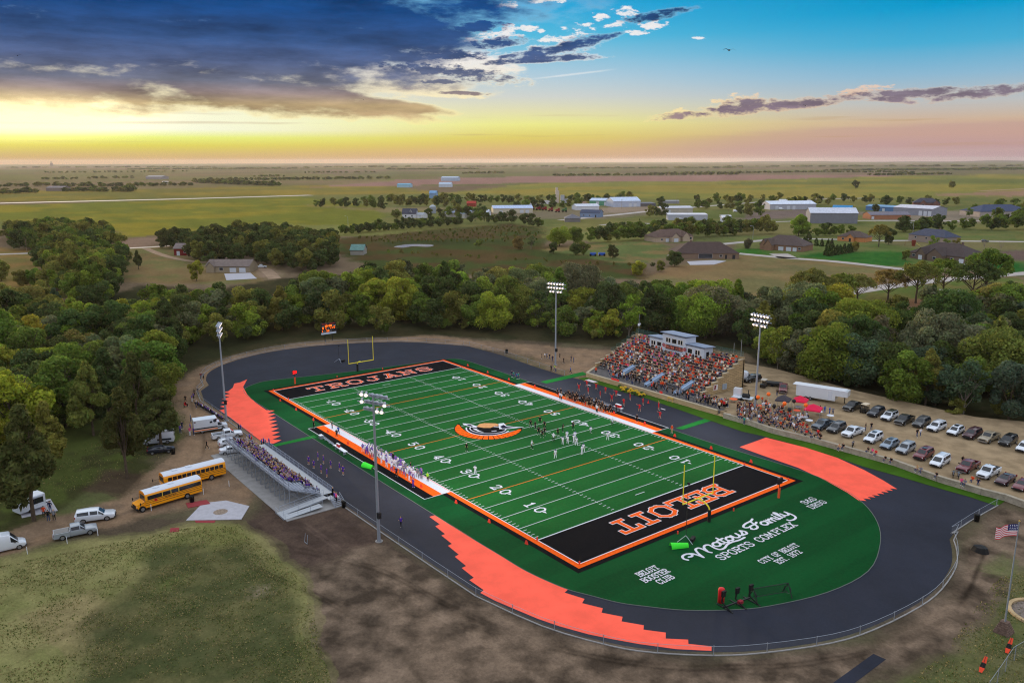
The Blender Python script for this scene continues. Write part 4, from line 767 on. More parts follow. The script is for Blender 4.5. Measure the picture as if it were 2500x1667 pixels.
for s, nm in ((-1, 'bleacher'), (1, 'grandstand')):
    for i in range(11):
        if s*1 and abs(-45.72+i*9.144) < 22 and s == 1 and i not in (5,): pass
        u = -45.72+i*9.144; v = s*(26.4 if abs(u) > 22.9 else 27.4); o = bpy.data.objects.new('yard_marker', ym); COL.objects.link(o); o.location = (u, v, .07)
        tag(o, f'orange wedge yard marker by the {"goal line" if i in (0,10) else str(50-abs(50-i*10))+" yard line"}, {nm} sideline, {"far" if i < 5 else "near" if i > 5 else "middle"} half', 'yard marker', 'orange sideline markers')
# ---- end-zone camera masts, green-topped carts
def camera_mast(loc, hgt, label, green=None):
    g = thing('camera_mast', label, 'camera mast', loc); MB().tube((0, 0, .8), (0, 0, hgt), .05, .03, 6).build('mast', DARKM, g); b = MB()
    for a in (0, 2.1, 4.2): b.beam((0, 0, 1.0), (1.3*math.cos(a), 1.3*math.sin(a), .05), .07)
    b.build('tripod', ALU, g); MB().box((0, .1, hgt), (.35, .25, .3)).build('camera_head', BLK, g)
    MB().box((.5, .9, .35), (.5, 1.3, .5), .4).build('case', BLK, g); return g
camera_mast(px(828, 884), 4.6, 'camera mast on a white tripod standing on the asphalt behind the far goal post'); mst = camera_mast(px(1674, 1322), 9, 'thin black camera mast beside a lime green tarp near the big turf script')
LIME = mat('lime fabric', (60, 226, 50), .7)
def tarp(loc, l, w, rz, label):
    b = MB()
    for i in range(8):
        a0, a1 = math.pi*i/8, math.pi*(i+1)/8; y0, y1 = -math.cos(a0)*w/2, -math.cos(a1)*w/2; z0, z1 = math.sin(a0)*.7+.1, math.sin(a1)*.7+.1
        b.poly([(-l/2, y0, z0), (l/2, y0*.6, z0*.8), (l/2, y1*.6, z1*.8), (-l/2, y1, z1)])
    o = b.build('wind_cover', LIME); o.location = loc; o.rotation_euler = (0, 0, rz); b2 = None; tag(o, label, 'cover'); return o
tarp(px(1658, 1336), 2.6, 1.3, R(60), 'bright green fabric cover beside the camera mast on the turf'); tarp(Z2(195, 395), 2.4, 1.4, R(15), 'bright green fabric cover at the end of the visitors bench')
# ---- benches, water table, white bench
def bench(a, b, label, table=False):
    a = Vector(a); b = Vector(b); g = thing('team_table' if table else 'team_bench', label, 'table' if table else 'bench', a); d = b-a; h = .74 if table else .45; w = .75 if table else .32; rz = math.atan2(d.y, d.x); L = d.length
    g.rotation_euler = (0, 0, rz); MB().box((L/2, 0, h), (L, w, .05)).build('top' if table else 'seat', WHT if table else ALU, g)
    if not table: MB().box((L/2, -.2, .85), (L, .05, .25)).build('backrest', ALU, g)
    for q in (.12, .5, .88): MB().box((L*q, 0, h/2), (.06, w*.8, h)).build('leg', STEEL, g)
bench((-14.5, -30.0, .04), (-9.0, -30.3, .04), 'long aluminium visitors bench on the turf edge'); bench((-8.6, -30.4, .04), (-3.6, -30.6, .04), 'white folding table with red coolers at the visitors sideline', True)
for i, (u, lb) in enumerate(((-7.4, 'red round drink cooler standing on the white table, farther one'), (-6.7, 'red round drink cooler standing on the white table, nearer one'))):
    g = thing('drink_cooler', lb, 'cooler', (u, -30.45, .80), group='red coolers on the table'); MB().lathe((0, 0, 0), [(.0, 0), (.2, 0), (.23, .5), (.23, .55)], 10).build('body', mat('cooler red', (204, 30, 36), .5), g, True); MB().lathe((0, 0, .55), [(.24, 0), (.24, .08), (0, .1)], 10).build('lid', WHT, g)
bench((-16.0, -30.2, .04), (-15.0, -30.2, .04), 'small dark training table at the end of the visitors bench', True)
bench((-2, 30.1, .04), (6, 29.9, .04), 'long aluminium home bench behind the black-clad team'); bench((6.6, 30.0, .04), (9.2, 29.9, .04), 'table with red coolers at the end of the home bench', True)
g = thing('cooler_rack', 'red drink cooler standing on the home table', 'cooler', (7.9, 29.95, .8)); MB().box((0, 0, .3), (1.5, .5, .6)).build('body', mat('cooler red', (204, 30, 36)), g); MB().box((0, 0, .64), (1.55, .55, .08)).build('lid', WHT, g)
# ---- blocking sled, red dummy, net frame on the turf
sl = thing('blocking_sled', 'black steel blocking sled with three padded arms on the near turf', 'blocking sled', px(1795, 1473)); b = MB(); ex = (.32, .95)
for i in range(3):
    q = (-.25+i*.55, -2+i*2); a = MB().beam((q[0]+1.2, q[1]-.1, .1), (q[0]-.3, q[1], .7), .12).beam((q[0]-.3, q[1], .7), (q[0]-.2, q[1], 1.75), .14).box((q[0]-.1, q[1], 1.9), (.3, .55, .75)).box((q[0]-.1, q[1]+.3, 2.1), (.25, .2, .3)).build('padded_arm', BLK, sl)
    MB().beam((q[0]+1.5, q[1]-.1, .07), (q[0]-1.2, q[1]+.1, .07), .14).build('skid', DARKM, sl)
MB().beam((0, -2.3, .35), (.6, 2.3, .35), .16).build('cross_beam', DARKM, sl); MB().box((.6, .2, .45), (.5, .6, .35)).build('seat', mat('maroon seat', (130, 20, 40)), sl)
dm = MB().lathe((0, 0, 0), [(0, 0), (.42, .02), (.42, 1.75), (.36, 1.95), (.2, 2.0), (0, 2.02)], 14).build('tackling_dummy', REDP, None, True); dm.location = px(1760, 1470); tag(dm, 'upright red tackling dummy beside the black sled', 'tackling dummy')
nf = thing('net_frame', 'long low net on a black wheeled steel frame near the turf edge', 'net frame', px(1838, 1466)); A = Vector((0, 0, 0)); B = Vector(px(1922, 1452))-Vector(px(1838, 1466))
for q in (A, B): MB().beam(q+Vector((.9, -.3, .05)), q+Vector((0, 0, 1.7)), .09).beam(q+Vector((-.9, .3, .05)), q+Vector((0, 0, 1.7)), .09).tube(q+Vector((0, -.08, .8)), q+Vector((0, .08, .8)), .5, n=14, cap=False).build('end_frame', DARKM, nf)
MB().tube(A+Vector((0, 0, 1.7)), B+Vector((0, 0, 1.7)), .05, n=6).tube(A+Vector((0, 0, .5)), B+Vector((0, 0, .5)), .04, n=6).build('rail', DARKM, nf)
nm_ = bpy.data.materials.new('dark netting'); nm_.use_nodes = True; nm_.node_tree.nodes['Principled BSDF'].inputs['Base Color'].default_value = (*lin((30, 44, 40)), 1); nm_.node_tree.nodes['Principled BSDF'].inputs['Alpha'].default_value = .35
MB().poly([A+Vector((0, 0, .5)), B+Vector((0, 0, .5)), B+Vector((0, 0, 1.7)), A+Vector((0, 0, 1.7))]).build('netting', nm_, nf)
# ---- flagpole
fp = thing('flagpole', 'steel flagpole on a stepped stone base flying a striped flag', 'flagpole', px(2450, 1543))
b = MB()
for i in range(6): b.box((0, 0, .12+i*.24), (1.7-i*.17, 1.7-i*.17, .24))
b.build('stone_base', mat('brown stone', (108, 88, 78), .95, var=.3, vscale=3), fp); MB().tube((0, 0, 1.3), (0, 0, 14.0), .11, .06, 8).build('pole', STEEL, fp); MB().lathe((0, 0, 14.0), [(0, 0), (.12, .1), (0, .24)], 8).build('finial', mat('gold', (180, 150, 70), .3, .8), fp)
fl_ = bpy.data.objects.new('flag', None); COL.objects.link(fl_)
FR = mat('flag red', (206, 30, 52), .8); FW = mat('flag white', (236, 232, 236), .8); FB = mat('flag blue', (34, 40, 100), .8)
dirf = np.array(px(2400, 1300)[:2])-np.array(px(2470, 1300)[:2]); dirf /= np.linalg.norm(dirf)
b = MB(); NXF = 16; LF, HF = 2.6, 1.45
def fpt(i, j): 
    s = i/NXF; w = .28*math.sin(s*9)*s; return (dirf[0]*LF*s-dirf[1]*w, dirf[1]*LF*s+dirf[0]*w, -HF*j/13-.25*s+.12*math.sin(s*6))
for j in range(13):
    for i in range(NXF):
        b.poly([fpt(i, j), fpt(i, j+1), fpt(i+1, j+1), fpt(i+1, j)], 2 if (j < 7 and i < NXF*.42) else (0 if j % 2 == 0 else 1))
for j in range(4):
    for i in range(5):
        c = np.array(fpt(.8+i*1.25, 1.0+j*1.7)); b.lathe(tuple(c+np.array([0, 0, -.04])), [(0, 0), (.07, .03), (0, .07)], 5, 1)
bpy.data.objects.remove(fl_); f_ = b.build('flag', [FR, FW, FB], fp); f_.location = (0, 0, 13.7)
fb = thing('flower_bed', 'round stone-edged bed with a white cross-shaped marker beside the flagpole', 'flower bed', px(2540, 1500)); b = MB(); r0 = 3.3
for i in range(26):
    a = 2*math.pi*i/26; b.box((r0*math.cos(a), r0*math.sin(a), .15), (.45, .78, .3), a)
b.build('stone_edge', STONE, fb); MB().poly([(3.1*math.cos(2*math.pi*i/24), 3.1*math.sin(2*math.pi*i/24), .08) for i in range(24)]).build('gravel', mat('bed gravel', (120, 108, 100), 1, var=.3, vscale=3), fb)
MB().box((0, -.4, .16), (.5, 2.6, .14), .5).box((0, -.4, .18), (2.0, .5, .14), .5).build('marker', WHT, fb)
# two bent orange and black wind banners
for i, (x, y, dx, lb) in enumerate(((2462, 1588, 12, 'folded orange and black feather banner below the flagpole'), (2398, 1635, 14, 'folded orange and black feather banner nearest the bottom edge'))):
    g = thing('feather_banner', lb, 'banner', px(x-5, y+8)); b = MB(); P0 = Vector(px(x-5, y+8)); P1 = Vector(px(x+dx+8, y-30, .0))-P0; P1.normalize(); P1 *= 1.7
    pts = [(P1*s+Vector((0, 0, .15+1.1*s))) for s in (0, .3, .6, 1)]; wd = [.16, .26, .22, .14]; nrm = Vector((-P1.y, P1.x, 0)).normalized()
    for k in range(3): b.poly([pts[k]-nrm*wd[k], pts[k+1]-nrm*wd[k+1], pts[k+1]+nrm*wd[k+1], pts[k]+nrm*wd[k]], (0, 1, 0)[k])
    b.build('cloth', [mat('banner orange', (220, 70, 40), .8), BLK], g); MB().tube((0, 0, 0), pts[-1]+Vector((0, 0, .3)), .025, n=5).build('pole', DARKM, g)
# black tarp heap, bins, jump runway, vault mat and ball-park plate
tp = MB(); rnd = random.Random(3); n = 10; top = (.0, .1, 1.15)
ringv = [(1.5*math.cos(2*math.pi*i/n)*(1+.15*rnd.random()), 1.1*math.sin(2*math.pi*i/n)*(1+.2*rnd.random()), .0) for i in range(n)]; mid = [(x*.75, y*.75, .75+.25*rnd.random()) for x, y, z in ringv]
for i in range(n): tp.poly([ringv[i], ringv[(i+1) % n], mid[(i+1) % n], mid[i]]).poly([mid[i], mid[(i+1) % n], top])
o = tp.build('tarp_heap', mat('black tarp', (14, 14, 16), .6)); o.location = px(2393, 1345); o.scale = (.78,)*3; tag(o, 'heap covered with black tarp on the dirt near the flag', 'covered heap')
bm_ = MB().lathe((0, 0, 0), [(0, 0), (.36, .02), (.40, 1.05), (.43, 1.05), (.43, 1.12), (.1, 1.2), (0, 1.2)], 12).mesh('trash_bin', [BLK], True)
for q, lb in (((2384, 1272), 'black trash bin by the fence near the sharp track corner'), ((840, 1238), 'black trash bin at the end of the visitors bleacher ramp'), ((469, 1226), 'black trash bin by the red mat behind the orange bus'), ((423, 1108), 'black bin behind the dark sedan under the pine'), ((1237, 862), 'black trash bin by the dirt lane left of the far corner')):
    o = bpy.data.objects.new('trash_bin', bm_); COL.objects.link(o); o.location = px(*q); tag(o, lb, 'trash bin', 'black trash bins')
jr = struct(sheet('runway', [Z3(1110, 1400), Z3(1183, 1432), Z3(960, 1600), Z3(860, 1580)], .03, ASPH))
sp = thing('shot_plate', 'pale pentagon concrete throwing slab with a worn circle', 'throwing slab', px(*np.array(px(0, 0))[:0], 0, 0) if False else (8.3, -58.3, 0))
pent = [Z0(1272, 757), Z0(1650, 750), Z0(1705, 660), Z0(1545, 622), Z0(1385, 640)]
MB().prism([(p[0]-8.3, p[1]+58.3) for p in pent[::-1]][::-1], 0, .08).build('slab', mat('pale concrete', (172, 170, 178), .95, var=.08, vscale=1.2), sp)
c = Z0(1508, 700); MB().poly([(c[0]-8.3+1.1*math.cos(i*.3), c[1]+58.3+1.1*math.sin(i*.3), .09) for i in range(21)]).build('throwing_circle', mat('worn circle', (140, 124, 110), .95, var=.3, vscale=4), sp)
MB().prism([(p[0]-8.3, p[1]+58.3) for p in (Z0(1330, 757), Z0(1340, 772), Z0(1465, 772), Z0(1475, 757))], 0, .05).build('red_strip', mat('brick red mat', (142, 52, 58), .9), sp)
vm = MB().prism([p[:2] for p in (Z0(1270, 640), Z0(1285, 672), Z0(1440, 645), Z0(1412, 618))], 0, .1).build('red_mat', mat('brick red mat', (142, 52, 58), .9)); tag(vm, 'faded red rubber mat between the bus and the pale slab', 'mat')
hm = MB().prism([p[:2] for p in (Z0(1165, 810), Z0(1160, 838), Z0(1225, 830), Z0(1225, 806))], 0, .06).build('red_mat', mat('brick red mat', (142, 52, 58), .9)); tag(hm, 'small faded red mat lying on the grass', 'mat')
st_ = MB()
for q, lb in (((246, 1337), 0), ((67, 1352), 0)): pass
for q, lb in ((Z0(188, 985), 'white stake in the grass beside the white van'), (Z0(460, 915), 'grey stake at the lane edge below the silver pickup'), (Z0(670, 860), 'thin stake at the lane edge in front of the silver pickup'), (Z0(1035, 690), 'white stake beside the front wheel of the orange bus'), (Z0(1392, 580), 'white stake behind the rear bumper of the orange bus'), (Z0(1567, 525), 'white stake between the two buses and the bleachers')):
    o = MB().box((0, 0, .55), (.07, .07, 1.1)).build('stake', WHT); o.location = q; tag(o, lb, 'stake', 'stakes along the dirt lane')
hf = thing('hurdle_frame', 'small bent steel frame lying on the dark soil', 'metal frame', Z0(2090, 910)); MB().tube((-.5, 0, 0), (-.4, .2, 1.3), .04, n=5).tube((.5, 0, 0), (.35, .2, 1.3), .04, n=5).tube((-.5, 0, .05), (.5, 0, .05), .04, n=5).build('legs', STEEL, hf)
# ---------------------------------------------------------------- visitors bleachers (aluminium, raised walkway, ramp)
vb = thing('visitors_bleachers', 'silver aluminium bleachers with railings and a ramp, filled with purple-clad fans', 'bleachers', (0, 0, 0))
U0, U1 = -16.6, 13.0
MB().box((-1.2, -46.0, .05), (36.5, 9.6, .1)).build('concrete_pad', CONCR, vb)
NROW = 8; rowv = lambda i: -43.2-.66*(i+.5); rowz = lambda i: 1.25+.26*i
for i in range(NROW):
    MB().box(((U0+U1)/2, rowv(i)-.12, rowz(i)+.42), (U1-U0, .28, .05)).build('bench_plank', ALU, vb)
    MB().box(((U0+U1)/2, rowv(i)+.2, rowz(i)), (U1-U0, .42, .05)).box(((U0+U1)/2, rowv(i)-.33, rowz(i)+.13), (U1-U0, .03, .26)).build('foot_plank', ALU, vb)
MB().box(((U0+U1)/2+.4, -42.2, .95), (U1-U0+1.4, 1.9, .06)).build('walkway', mat('pale decking', (176, 180, 186), .7), vb)
b = MB(); rear = -43.2-.66*NROW-.1
for u in np.linspace(U0, U1, 15):
    b.beam((u, rear, .1), (u, rear, rowz(NROW)+.2), .07).beam((u, -43.3, .1), (u, -43.3, 1.0), .07).beam((u, -43.3, .15), (u, rear, .15), .06).beam((u, -43.3, .95), (u, rear, rowz(NROW)), .07).beam((u, -45.5, .1), (u, -45.5, 1.9), .06).beam((u, -45.5, .2), (u, rear, 2.8), .05).beam((u, -41.3, .1), (u, -41.3, .95), .06)
us = np.linspace(U0, U1, 15)
for a_, c_ in zip(us[:-1], us[1:]): b.beam((a_, rear, .2), (c_, rear, 3.0), .045).beam((a_, -45.5, 1.9), (c_, -45.5, .2), .045)
b.build('understructure', STEEL, vb)
NETP = bpy.data.materials.new('guard mesh'); NETP.use_nodes = True; q_ = NETP.node_tree.nodes['Principled BSDF']; q_.inputs['Base Color'].default_value = (*lin((150, 156, 178)), 1); q_.inputs['Alpha'].default_value = .38
def rail(pts, h, par, nm='railing', fill=True, m=ALU, fm=None, step=2.0):
    b = MB(); f = MB()
    for p, q in zip(pts[:-1], pts[1:]):
        p = Vector(p); q = Vector(q); up = Vector((0, 0, h)); b.tube(p+up, q+up, .03, n=5).tube(p+up*.5, q+up*.5, .02, n=4).tube(p, q, .03, n=4)
        n = max(1, int((q-p).length/step))
        for k in range(n+1): c = p+(q-p)*(k/n); b.tube(c, c+up, .03, n=5)
        if fill: f.poly([p+up*.03, q+up*.03, q+up*.97, p+up*.97])
    o = b.build(nm, m, par)
    if fill: f.build('guard_panel', fm or NETP, o)
    return o
ztop = rowz(NROW)+.1
rail([(U0, rear, ztop), (U1, rear, ztop)], 1.1, vb); rail([(U0, -41.25, 1.0), (U1+.4, -41.25, 1.0)], 1.05, vb); rail([(U0, rear, ztop), (U0, -43.4, 1.3)], 1.0, vb); rail([(U1, rear, ztop), (U1, -43.4, 1.3)], 1.0, vb)
# ramp folded back on the near end, with stairs
MB().add([(13.2, -50.4, .1), (14.6, -50.4, .1), (14.6, -42.9, 1.0), (13.2, -42.9, 1.0)], [(0, 1, 2, 3)]).add([(14.9, -50.6, .12), (16.4, -50.6, .12), (16.4, -44.5, .55), (14.9, -44.5, .55)], [(0, 1, 2, 3)]).box((14.8, -50.3, .14), (3.2, 1.2, .06)).box((14.2, -42.0, .95), (2.4, 1.9, .06)).build('ramp', mat('pale decking', (176, 180, 186)), vb)
rail([(13.2, -50.4, .1), (13.2, -42.9, 1.0)], .95, vb, fill=False); rail([(14.7, -50.4, .1), (14.7, -42.9, 1.0)], .95, vb, fill=False); rail([(16.4, -50.8, .12), (16.4, -44.5, .55)], .95, vb, fill=False); rail([(13.0, -51.0, .1), (16.4, -51.0, .1)], .95, vb, fill=False)
b = MB()
for i in range(5): b.box((15.6+i*.3, -41.9, .86-i*.18), (.3, 1.5, .06))
b.build('steps', ALU, vb); rail([(15.4, -42.7, .9), (17.0, -42.7, .1)], .9, vb, fill=False); rail([(15.4, -41.1, .9), (17.0, -41.1, .1)], .9, vb, fill=False)
for a_ in (-9, -1.5, 6): rail([(a_, rowv(3), rowz(3)+.1), (a_, rowv(5), rowz(5)+.1)], .9, vb, 'aisle_rail', False)
# ---------------------------------------------------------------- stone terrace walls and the raised lots behind them
TZ = 1.0
lotm = mat('gravel parking', (150, 130, 104), 1, var=.2, vscale=.35, spec=0, bump=.2)
wall_line = [Z6(290, 597), Z6(640, 682), Z6(940, 765), Z6(1290, 862), Z6(1640, 992), Z6(2000, 1100), Z6(2205, 1152), Z6(2420, 1230), Z6(2700, 1330)]
wall_line = [Z5(1690, 1108), Z5(2000, 1195)]+wall_line
lot = [(p[0], p[1]+.5) for p in wall_line]+[(150, 60), (150, 140), (60, 84), (34, 83), (10, 86), (-2, 84), (-2, 66.5), (15.3, 66.5), (15.3, 46), (24.8, 45)]
struct(MB().prism(lot, -.2, TZ).build('parking_lot', lotm))
def stone_wall(pts, h, label, th=.5, rows=3):
    pts = [Vector((p[0], p[1], 0)) for p in pts]; g = thing('stone_wall', label, 'wall', pts[0]); b = MB(); cp = MB(); rnd = random.Random(5)
    for p, q in zip(pts[:-1], pts[1:]):
        d = q-p; L = d.length; rz = math.atan2(d.y, d.x); dn = d.normalized(); nr = Vector((-dn.y, dn.x, 0))
        for k in range(rows):
            x = -rnd.random()*.6 if False else 0
            while x < L-.05:
                w = min(rnd.uniform(1.0, 1.9), L-x); c = p-pts[0]+dn*(x+w/2)+nr*rnd.uniform(-.03, .03)
                b.box((c.x, c.y, h/rows*(k+.5)), (w-.03, th, h/rows-.03), rz); x += w
        x = 0
        while x < L-.05:
            w = min(rnd.uniform(1.4, 2.4), L-x); c = p-pts[0]+dn*(x+w/2); cp.box((c.x, c.y, h+.08), (w-.03, th+.14, .15), rz); x += w
    b.build('stone_course', STONE, g); cp.build('capping', mat('pale stone cap', (176, 162, 138), .95, var=.12, vscale=1.2), g); return g
GST = mat('grey limestone', (160, 150, 134), .95, var=.16, vscale=1.2, bump=.3)
w_ = stone_wall(wall_line, TZ, 'long grey limestone retaining wall along the parking lot edge')
for ch in w_.children: ch.data.materials[0] = GST
stone_wall([(-17.6, 44.1), (2.0, 44.4), (23.6, 44.6)], 1.05, 'tan stone retaining wall in front of the grandstand'); stone_wall([(-17.6, 44.1), (-20.6, 49.8)], 1.05, 'short tan stone wall closing the far end of the grandstand terrace')
struct(MB().prism([(-17.5, 44.4), (23.9, 44.8), (23.9, 47), (15.3, 47), (15.3, 50.0), (-20.3, 50.0)], 0, 1.008).build('pavement', mat('terrace paving', (92, 88, 88), .95, var=.2, vscale=.8)))
stp = MB()
for i in range(5): stp.box((24.4, 44.6+i*.32, .1+i*.1), (1.5, .32, .2+i*.2))
o = stp.build('stone_steps', STONE); tag(o, 'stone steps between the two retaining walls', 'steps')
# ---------------------------------------------------------------- home grandstand
gs = thing('grandstand', 'stone-sided concrete grandstand packed with an orange and black crowd', 'grandstand', (0, 0, 0))
GU0, GU1, GV0, GV1, GN = -20.3, 14.7, 50.0, 64.5, 15; GZ0, GZ1 = 1.0, 7.4
gd, gh = (GV1-GV0)/GN, (GZ1-GZ0)/GN
b = MB()
for i in range(GN): b.box(((GU0+GU1)/2, GV0+gd*(i+.5), (GZ0+gh*(i+1))/2), (GU1-GU0-.8, gd, GZ0+gh*(i+1)))
b.build('seating_steps', mat('dark concrete', (84, 82, 84), .95, var=.2, vscale=.7), gs)
for i in range(GN): MB().box(((GU0+GU1)/2, GV0+gd*(i+.62), GZ0+gh*(i+1)+.40), (GU1-GU0-1.2, .28, .05)).build('bench_plank', mat('bench grey', (112, 114, 120), .7), gs)
SLOC = mat('coursed stone', (178, 152, 112), .95); t = SLOC.node_tree; E.nt = t
br = t.nodes.new('ShaderNodeTexBrick'); g_ = t.nodes.new('ShaderNodeNewGeometry'); sx = t.nodes.new('ShaderNodeSeparateXYZ'); t.links.new(g_.outputs['Position'], sx.inputs[0])
t.links.new(vec3(E(sx.outputs[0])+E(sx.outputs[1]), E(sx.outputs[2]), 0.0).v, br.inputs['Vector']); br.inputs['Color1'].default_value = (*lin((186, 158, 116)), 1); br.inputs['Color2'].default_value = (*lin((160, 136, 100)), 1); br.inputs['Mortar'].default_value = (*lin((112, 96, 76)), 1)
br.inputs['Scale'].default_value = 1; br.inputs['Brick Width'].default_value = 1.5; br.inputs['Row Height'].default_value = .42; br.inputs['Mortar Size'].default_value = .035; t.links.new(br.outputs['Color'], t.nodes['Principled BSDF'].inputs['Base Color'])
for u, nm in ((GU0, 'side_wall'), (GU1, 'side_wall')):
    b = MB(); cp = MB(); n = 8; dv = (GV1-GV0+.8)/n
    for k in range(n):
        zt = GZ0+gh*GN*(k+1)/n+.35; b.box((u, GV0-.3+dv*(k+.5), zt/2), (.5, dv-.004, zt)); cp.box((u, GV0-.3+dv*(k+.5), zt+.08), (.62, dv+.1, .14+.004*(k % 2)))
    o = b.build(nm, SLOC, gs); cp.build('capping', mat('pale stone cap', (176, 162, 138)), o)
MB().box(((GU0+GU1)/2, GV1+.35, 4.2), (GU1-GU0+.5, .5, 8.4)).build('back_wall', SLOC, gs)
GRNR = mat('green railing', (70, 104, 92), .5, .3); GRF = bpy.data.materials.new('green mesh'); GRF.use_nodes = True; q_ = GRF.node_tree.nodes['Principled BSDF']; q_.inputs['Base Color'].default_value = (*lin((60, 90, 84)), 1); q_.inputs['Alpha'].default_value = .35
rail([(GU0, GV1+.2, 8.4), (-12.4, GV1+.2, 8.4)], 1.2, gs, m=GRNR, fm=GRF); rail([(6.6, GV1+.2, 8.4), (GU1, GV1+.2, 8.4)], 1.2, gs, m=GRNR, fm=GRF)
for k in range(3, 8):
    dv = (GV1-GV0+.8)/8; zt = GZ0+gh*GN*(k+1)/8+.42; v0 = GV0-.3+dv*k; rail([(GU0-.1, v0, zt), (GU0-.1, v0+dv, zt)], 1.0, gs, m=GRNR, fm=GRF, step=1.8)
PAR = mat('pale blue paint', (150, 172, 200), .6)
for u in (-9.6, .4, 9.6):
    s = MB(); z = lambda v: GZ0+(v-GV0)*gh/gd
    for dx in (-.45, .45):
        s.add([(u+dx, 46.6, 1.0), (u+dx, 53.0, z(53.0)+.2), (u+dx, 53.0, z(53.0)+1.15), (u+dx, 46.6, 1.75), (u+dx+.12, 46.6, 1.0), (u+dx+.12, 53.0, z(53.0)+.2), (u+dx+.12, 53.0, z(53.0)+1.15), (u+dx+.12, 46.6, 1.75)], [(3, 2, 1, 0), (4, 5, 6, 7), (2, 3, 7, 6), (0, 3, 7, 4), (1, 2, 6, 5)])
    s.add([(u-.3, 46.6, 1.5), (u+.45, 46.6, 1.5), (u+.45, 53.0, z(53)+.9), (u-.3, 53.0, z(53)+.9)], [(0, 1, 2, 3)])
    s.build('stair_parapet', PAR, gs)
rail([(-1, 45.4, 1.0), (8.5, 45.4, 1.0)], .9, gs, 'front_rail', False, DARKM); rail([(10, 45.5, 1.0), (22, 45.6, 1.0)], .9, gs, 'front_rail', False, DARKM)
o = MB().box((GU1+.28, 54.6, 2.6), (.06, 1.5, 1.3)).build('wall_sign', mat('cream sign', (214, 206, 206)), gs); MB().add([(GU1+.315, 54.0, 2.1), (GU1+.315, 54.5, 2.1), (GU1+.315, 54.9, 3.15), (GU1+.315, 54.1, 3.15)], [(0, 1, 2, 3)]).build('sign_mark', mat('maroon mark', (120, 40, 52)), o)
for v in (57.4, 58.2): MB().box((GU1+.35, v, 2.3), (.2, .65, 1.3)).build('meter_box', mat('meter grey', (150, 160, 172)), gs)
for u, v, h_ in ((12.4, 64.9, 4.4), (14.2, 64.9, 6.0)):
    pass
for (u, v, z, h_), lb in (((-19.6, 64.9, 8.4, 5.2), 'thin antenna mast with a white box at the far top corner of the grandstand'), ((11.8, 64.9, 8.4, 2.8), 'shorter bare pole behind the near top corner of the grandstand'), ((13.9, 64.9, 8.4, 4.0), 'taller bare pole behind the near top corner of the grandstand')):
    g = thing('antenna_mast', lb, 'mast', (u, v, z)); MB().tube((0, 0, 0), (0, 0, h_), .05, .035, 6).build('pole', STEEL, g)
    if h_ > 5: MB().box((0, 0, 2.4), (.5, .4, .6)).lathe((.3, 0, 2.6), [(0, 0), (.3, .1), (.3, .18), (0, .2)], 8).build('antenna_box', WHT, g)
# press box
PBW = mat('press box siding', (188, 194, 206), .7, var=.04, vscale=.6); PBR = mat('press box roof', (128, 142, 166), .7)
pb = thing('press_box', 'pale blue press box with a raised middle storey on top of the grandstand', 'press box', (-3.0, 62.6, 5.9))
MB().box((-6.6, 0, 1.55), (4.6, 3.4, 3.5)).build('side_room', PBW, pb); MB().box((6.2, 0, 1.55), (5.6, 3.4, 3.5)).build('side_room', PBW, pb); MB().box((-.45, 0, 2.3), (7.7, 3.8, 5.4)).build('main_room', PBW, pb)
for cx, w, z, dd in ((-6.75, 5.0, 3.3, 4.2), (6.4, 6.2, 3.3, 4.2), (-.45, 8.5, 5.05, 4.7)):
    MB().add([(cx-w/2, -dd/2, z+.35), (cx+w/2, -dd/2, z+.35), (cx+w/2, dd/2, z+.0), (cx-w/2, dd/2, z+.0), (cx-w/2, -dd/2, z+.55), (cx+w/2, -dd/2, z+.55), (cx+w/2, dd/2, z+.2), (cx-w/2, dd/2, z+.2)], [(3, 2, 1, 0), (4, 5, 6, 7), (0, 1, 5, 4), (1, 2, 6, 5), (2, 3, 7, 6), (3, 0, 4, 7)]).build('roof', PBR, pb)
DGL = mat('dark glass', (22, 22, 30), .15, spec=.6)
def pwin(x, y, z, w, h):
    f = MB().box((x, y, z), (w+.2, .08, h+.2)).build('window', mat('cream frame', (214, 206, 196)), pb); MB().box((x, y-.045, z), (w, .03, h)).build('pane', DGL, f)
for x in (-7.9, -7.1): pwin(x, -1.74, 2.1, .55, 1.0)
pwin(-5.5, -1.74, 2.1, 1.3, 1.0)
for x in (-2.7, -1.9, 1.3, 2.1): pwin(x, -1.94, 3.7, .55, 1.05)
pwin(-.3, -1.94, 3.7, 1.4, 1.05); pwin(4.7, -1.74, 2.1, 1.3, 1.1); pwin(6.7, -1.74, 2.1, .55, 1.1); pwin(7.5, -1.74, 2.1, .55, 1.1)
MB().box((9.03, -.3, 1.3), (.06, 1.0, 2.2)).build('door', DGL, pb)
sg = MB().box((-.3, -1.97, 1.95), (5.6, .08, 1.15)).build('name_sign', mat('sign black', (40, 28, 36)), pb)
st, w = text_strokes('TROJAN FIELD', 1.5); k = .62/6; lettering('lettering', grow(st, .5, .2), (-.3-w*k/2, -2.015, 1.66), (k, 0, 0), (0, 0, k), mat('sign orange', (222, 120, 96)), sg)
for x in (-3.75, 3.2): MB().lathe((0, 0, 0), [(0, 0), (.5, .0), (.5, .05), (0, .06)], 14).build('round_badge', mat('badge maroon', (150, 84, 92)), pb).matrix_local = Matrix.Translation((x, -1.96, 2.2)) @ Matrix.Rotation(R(90), 4, 'X')
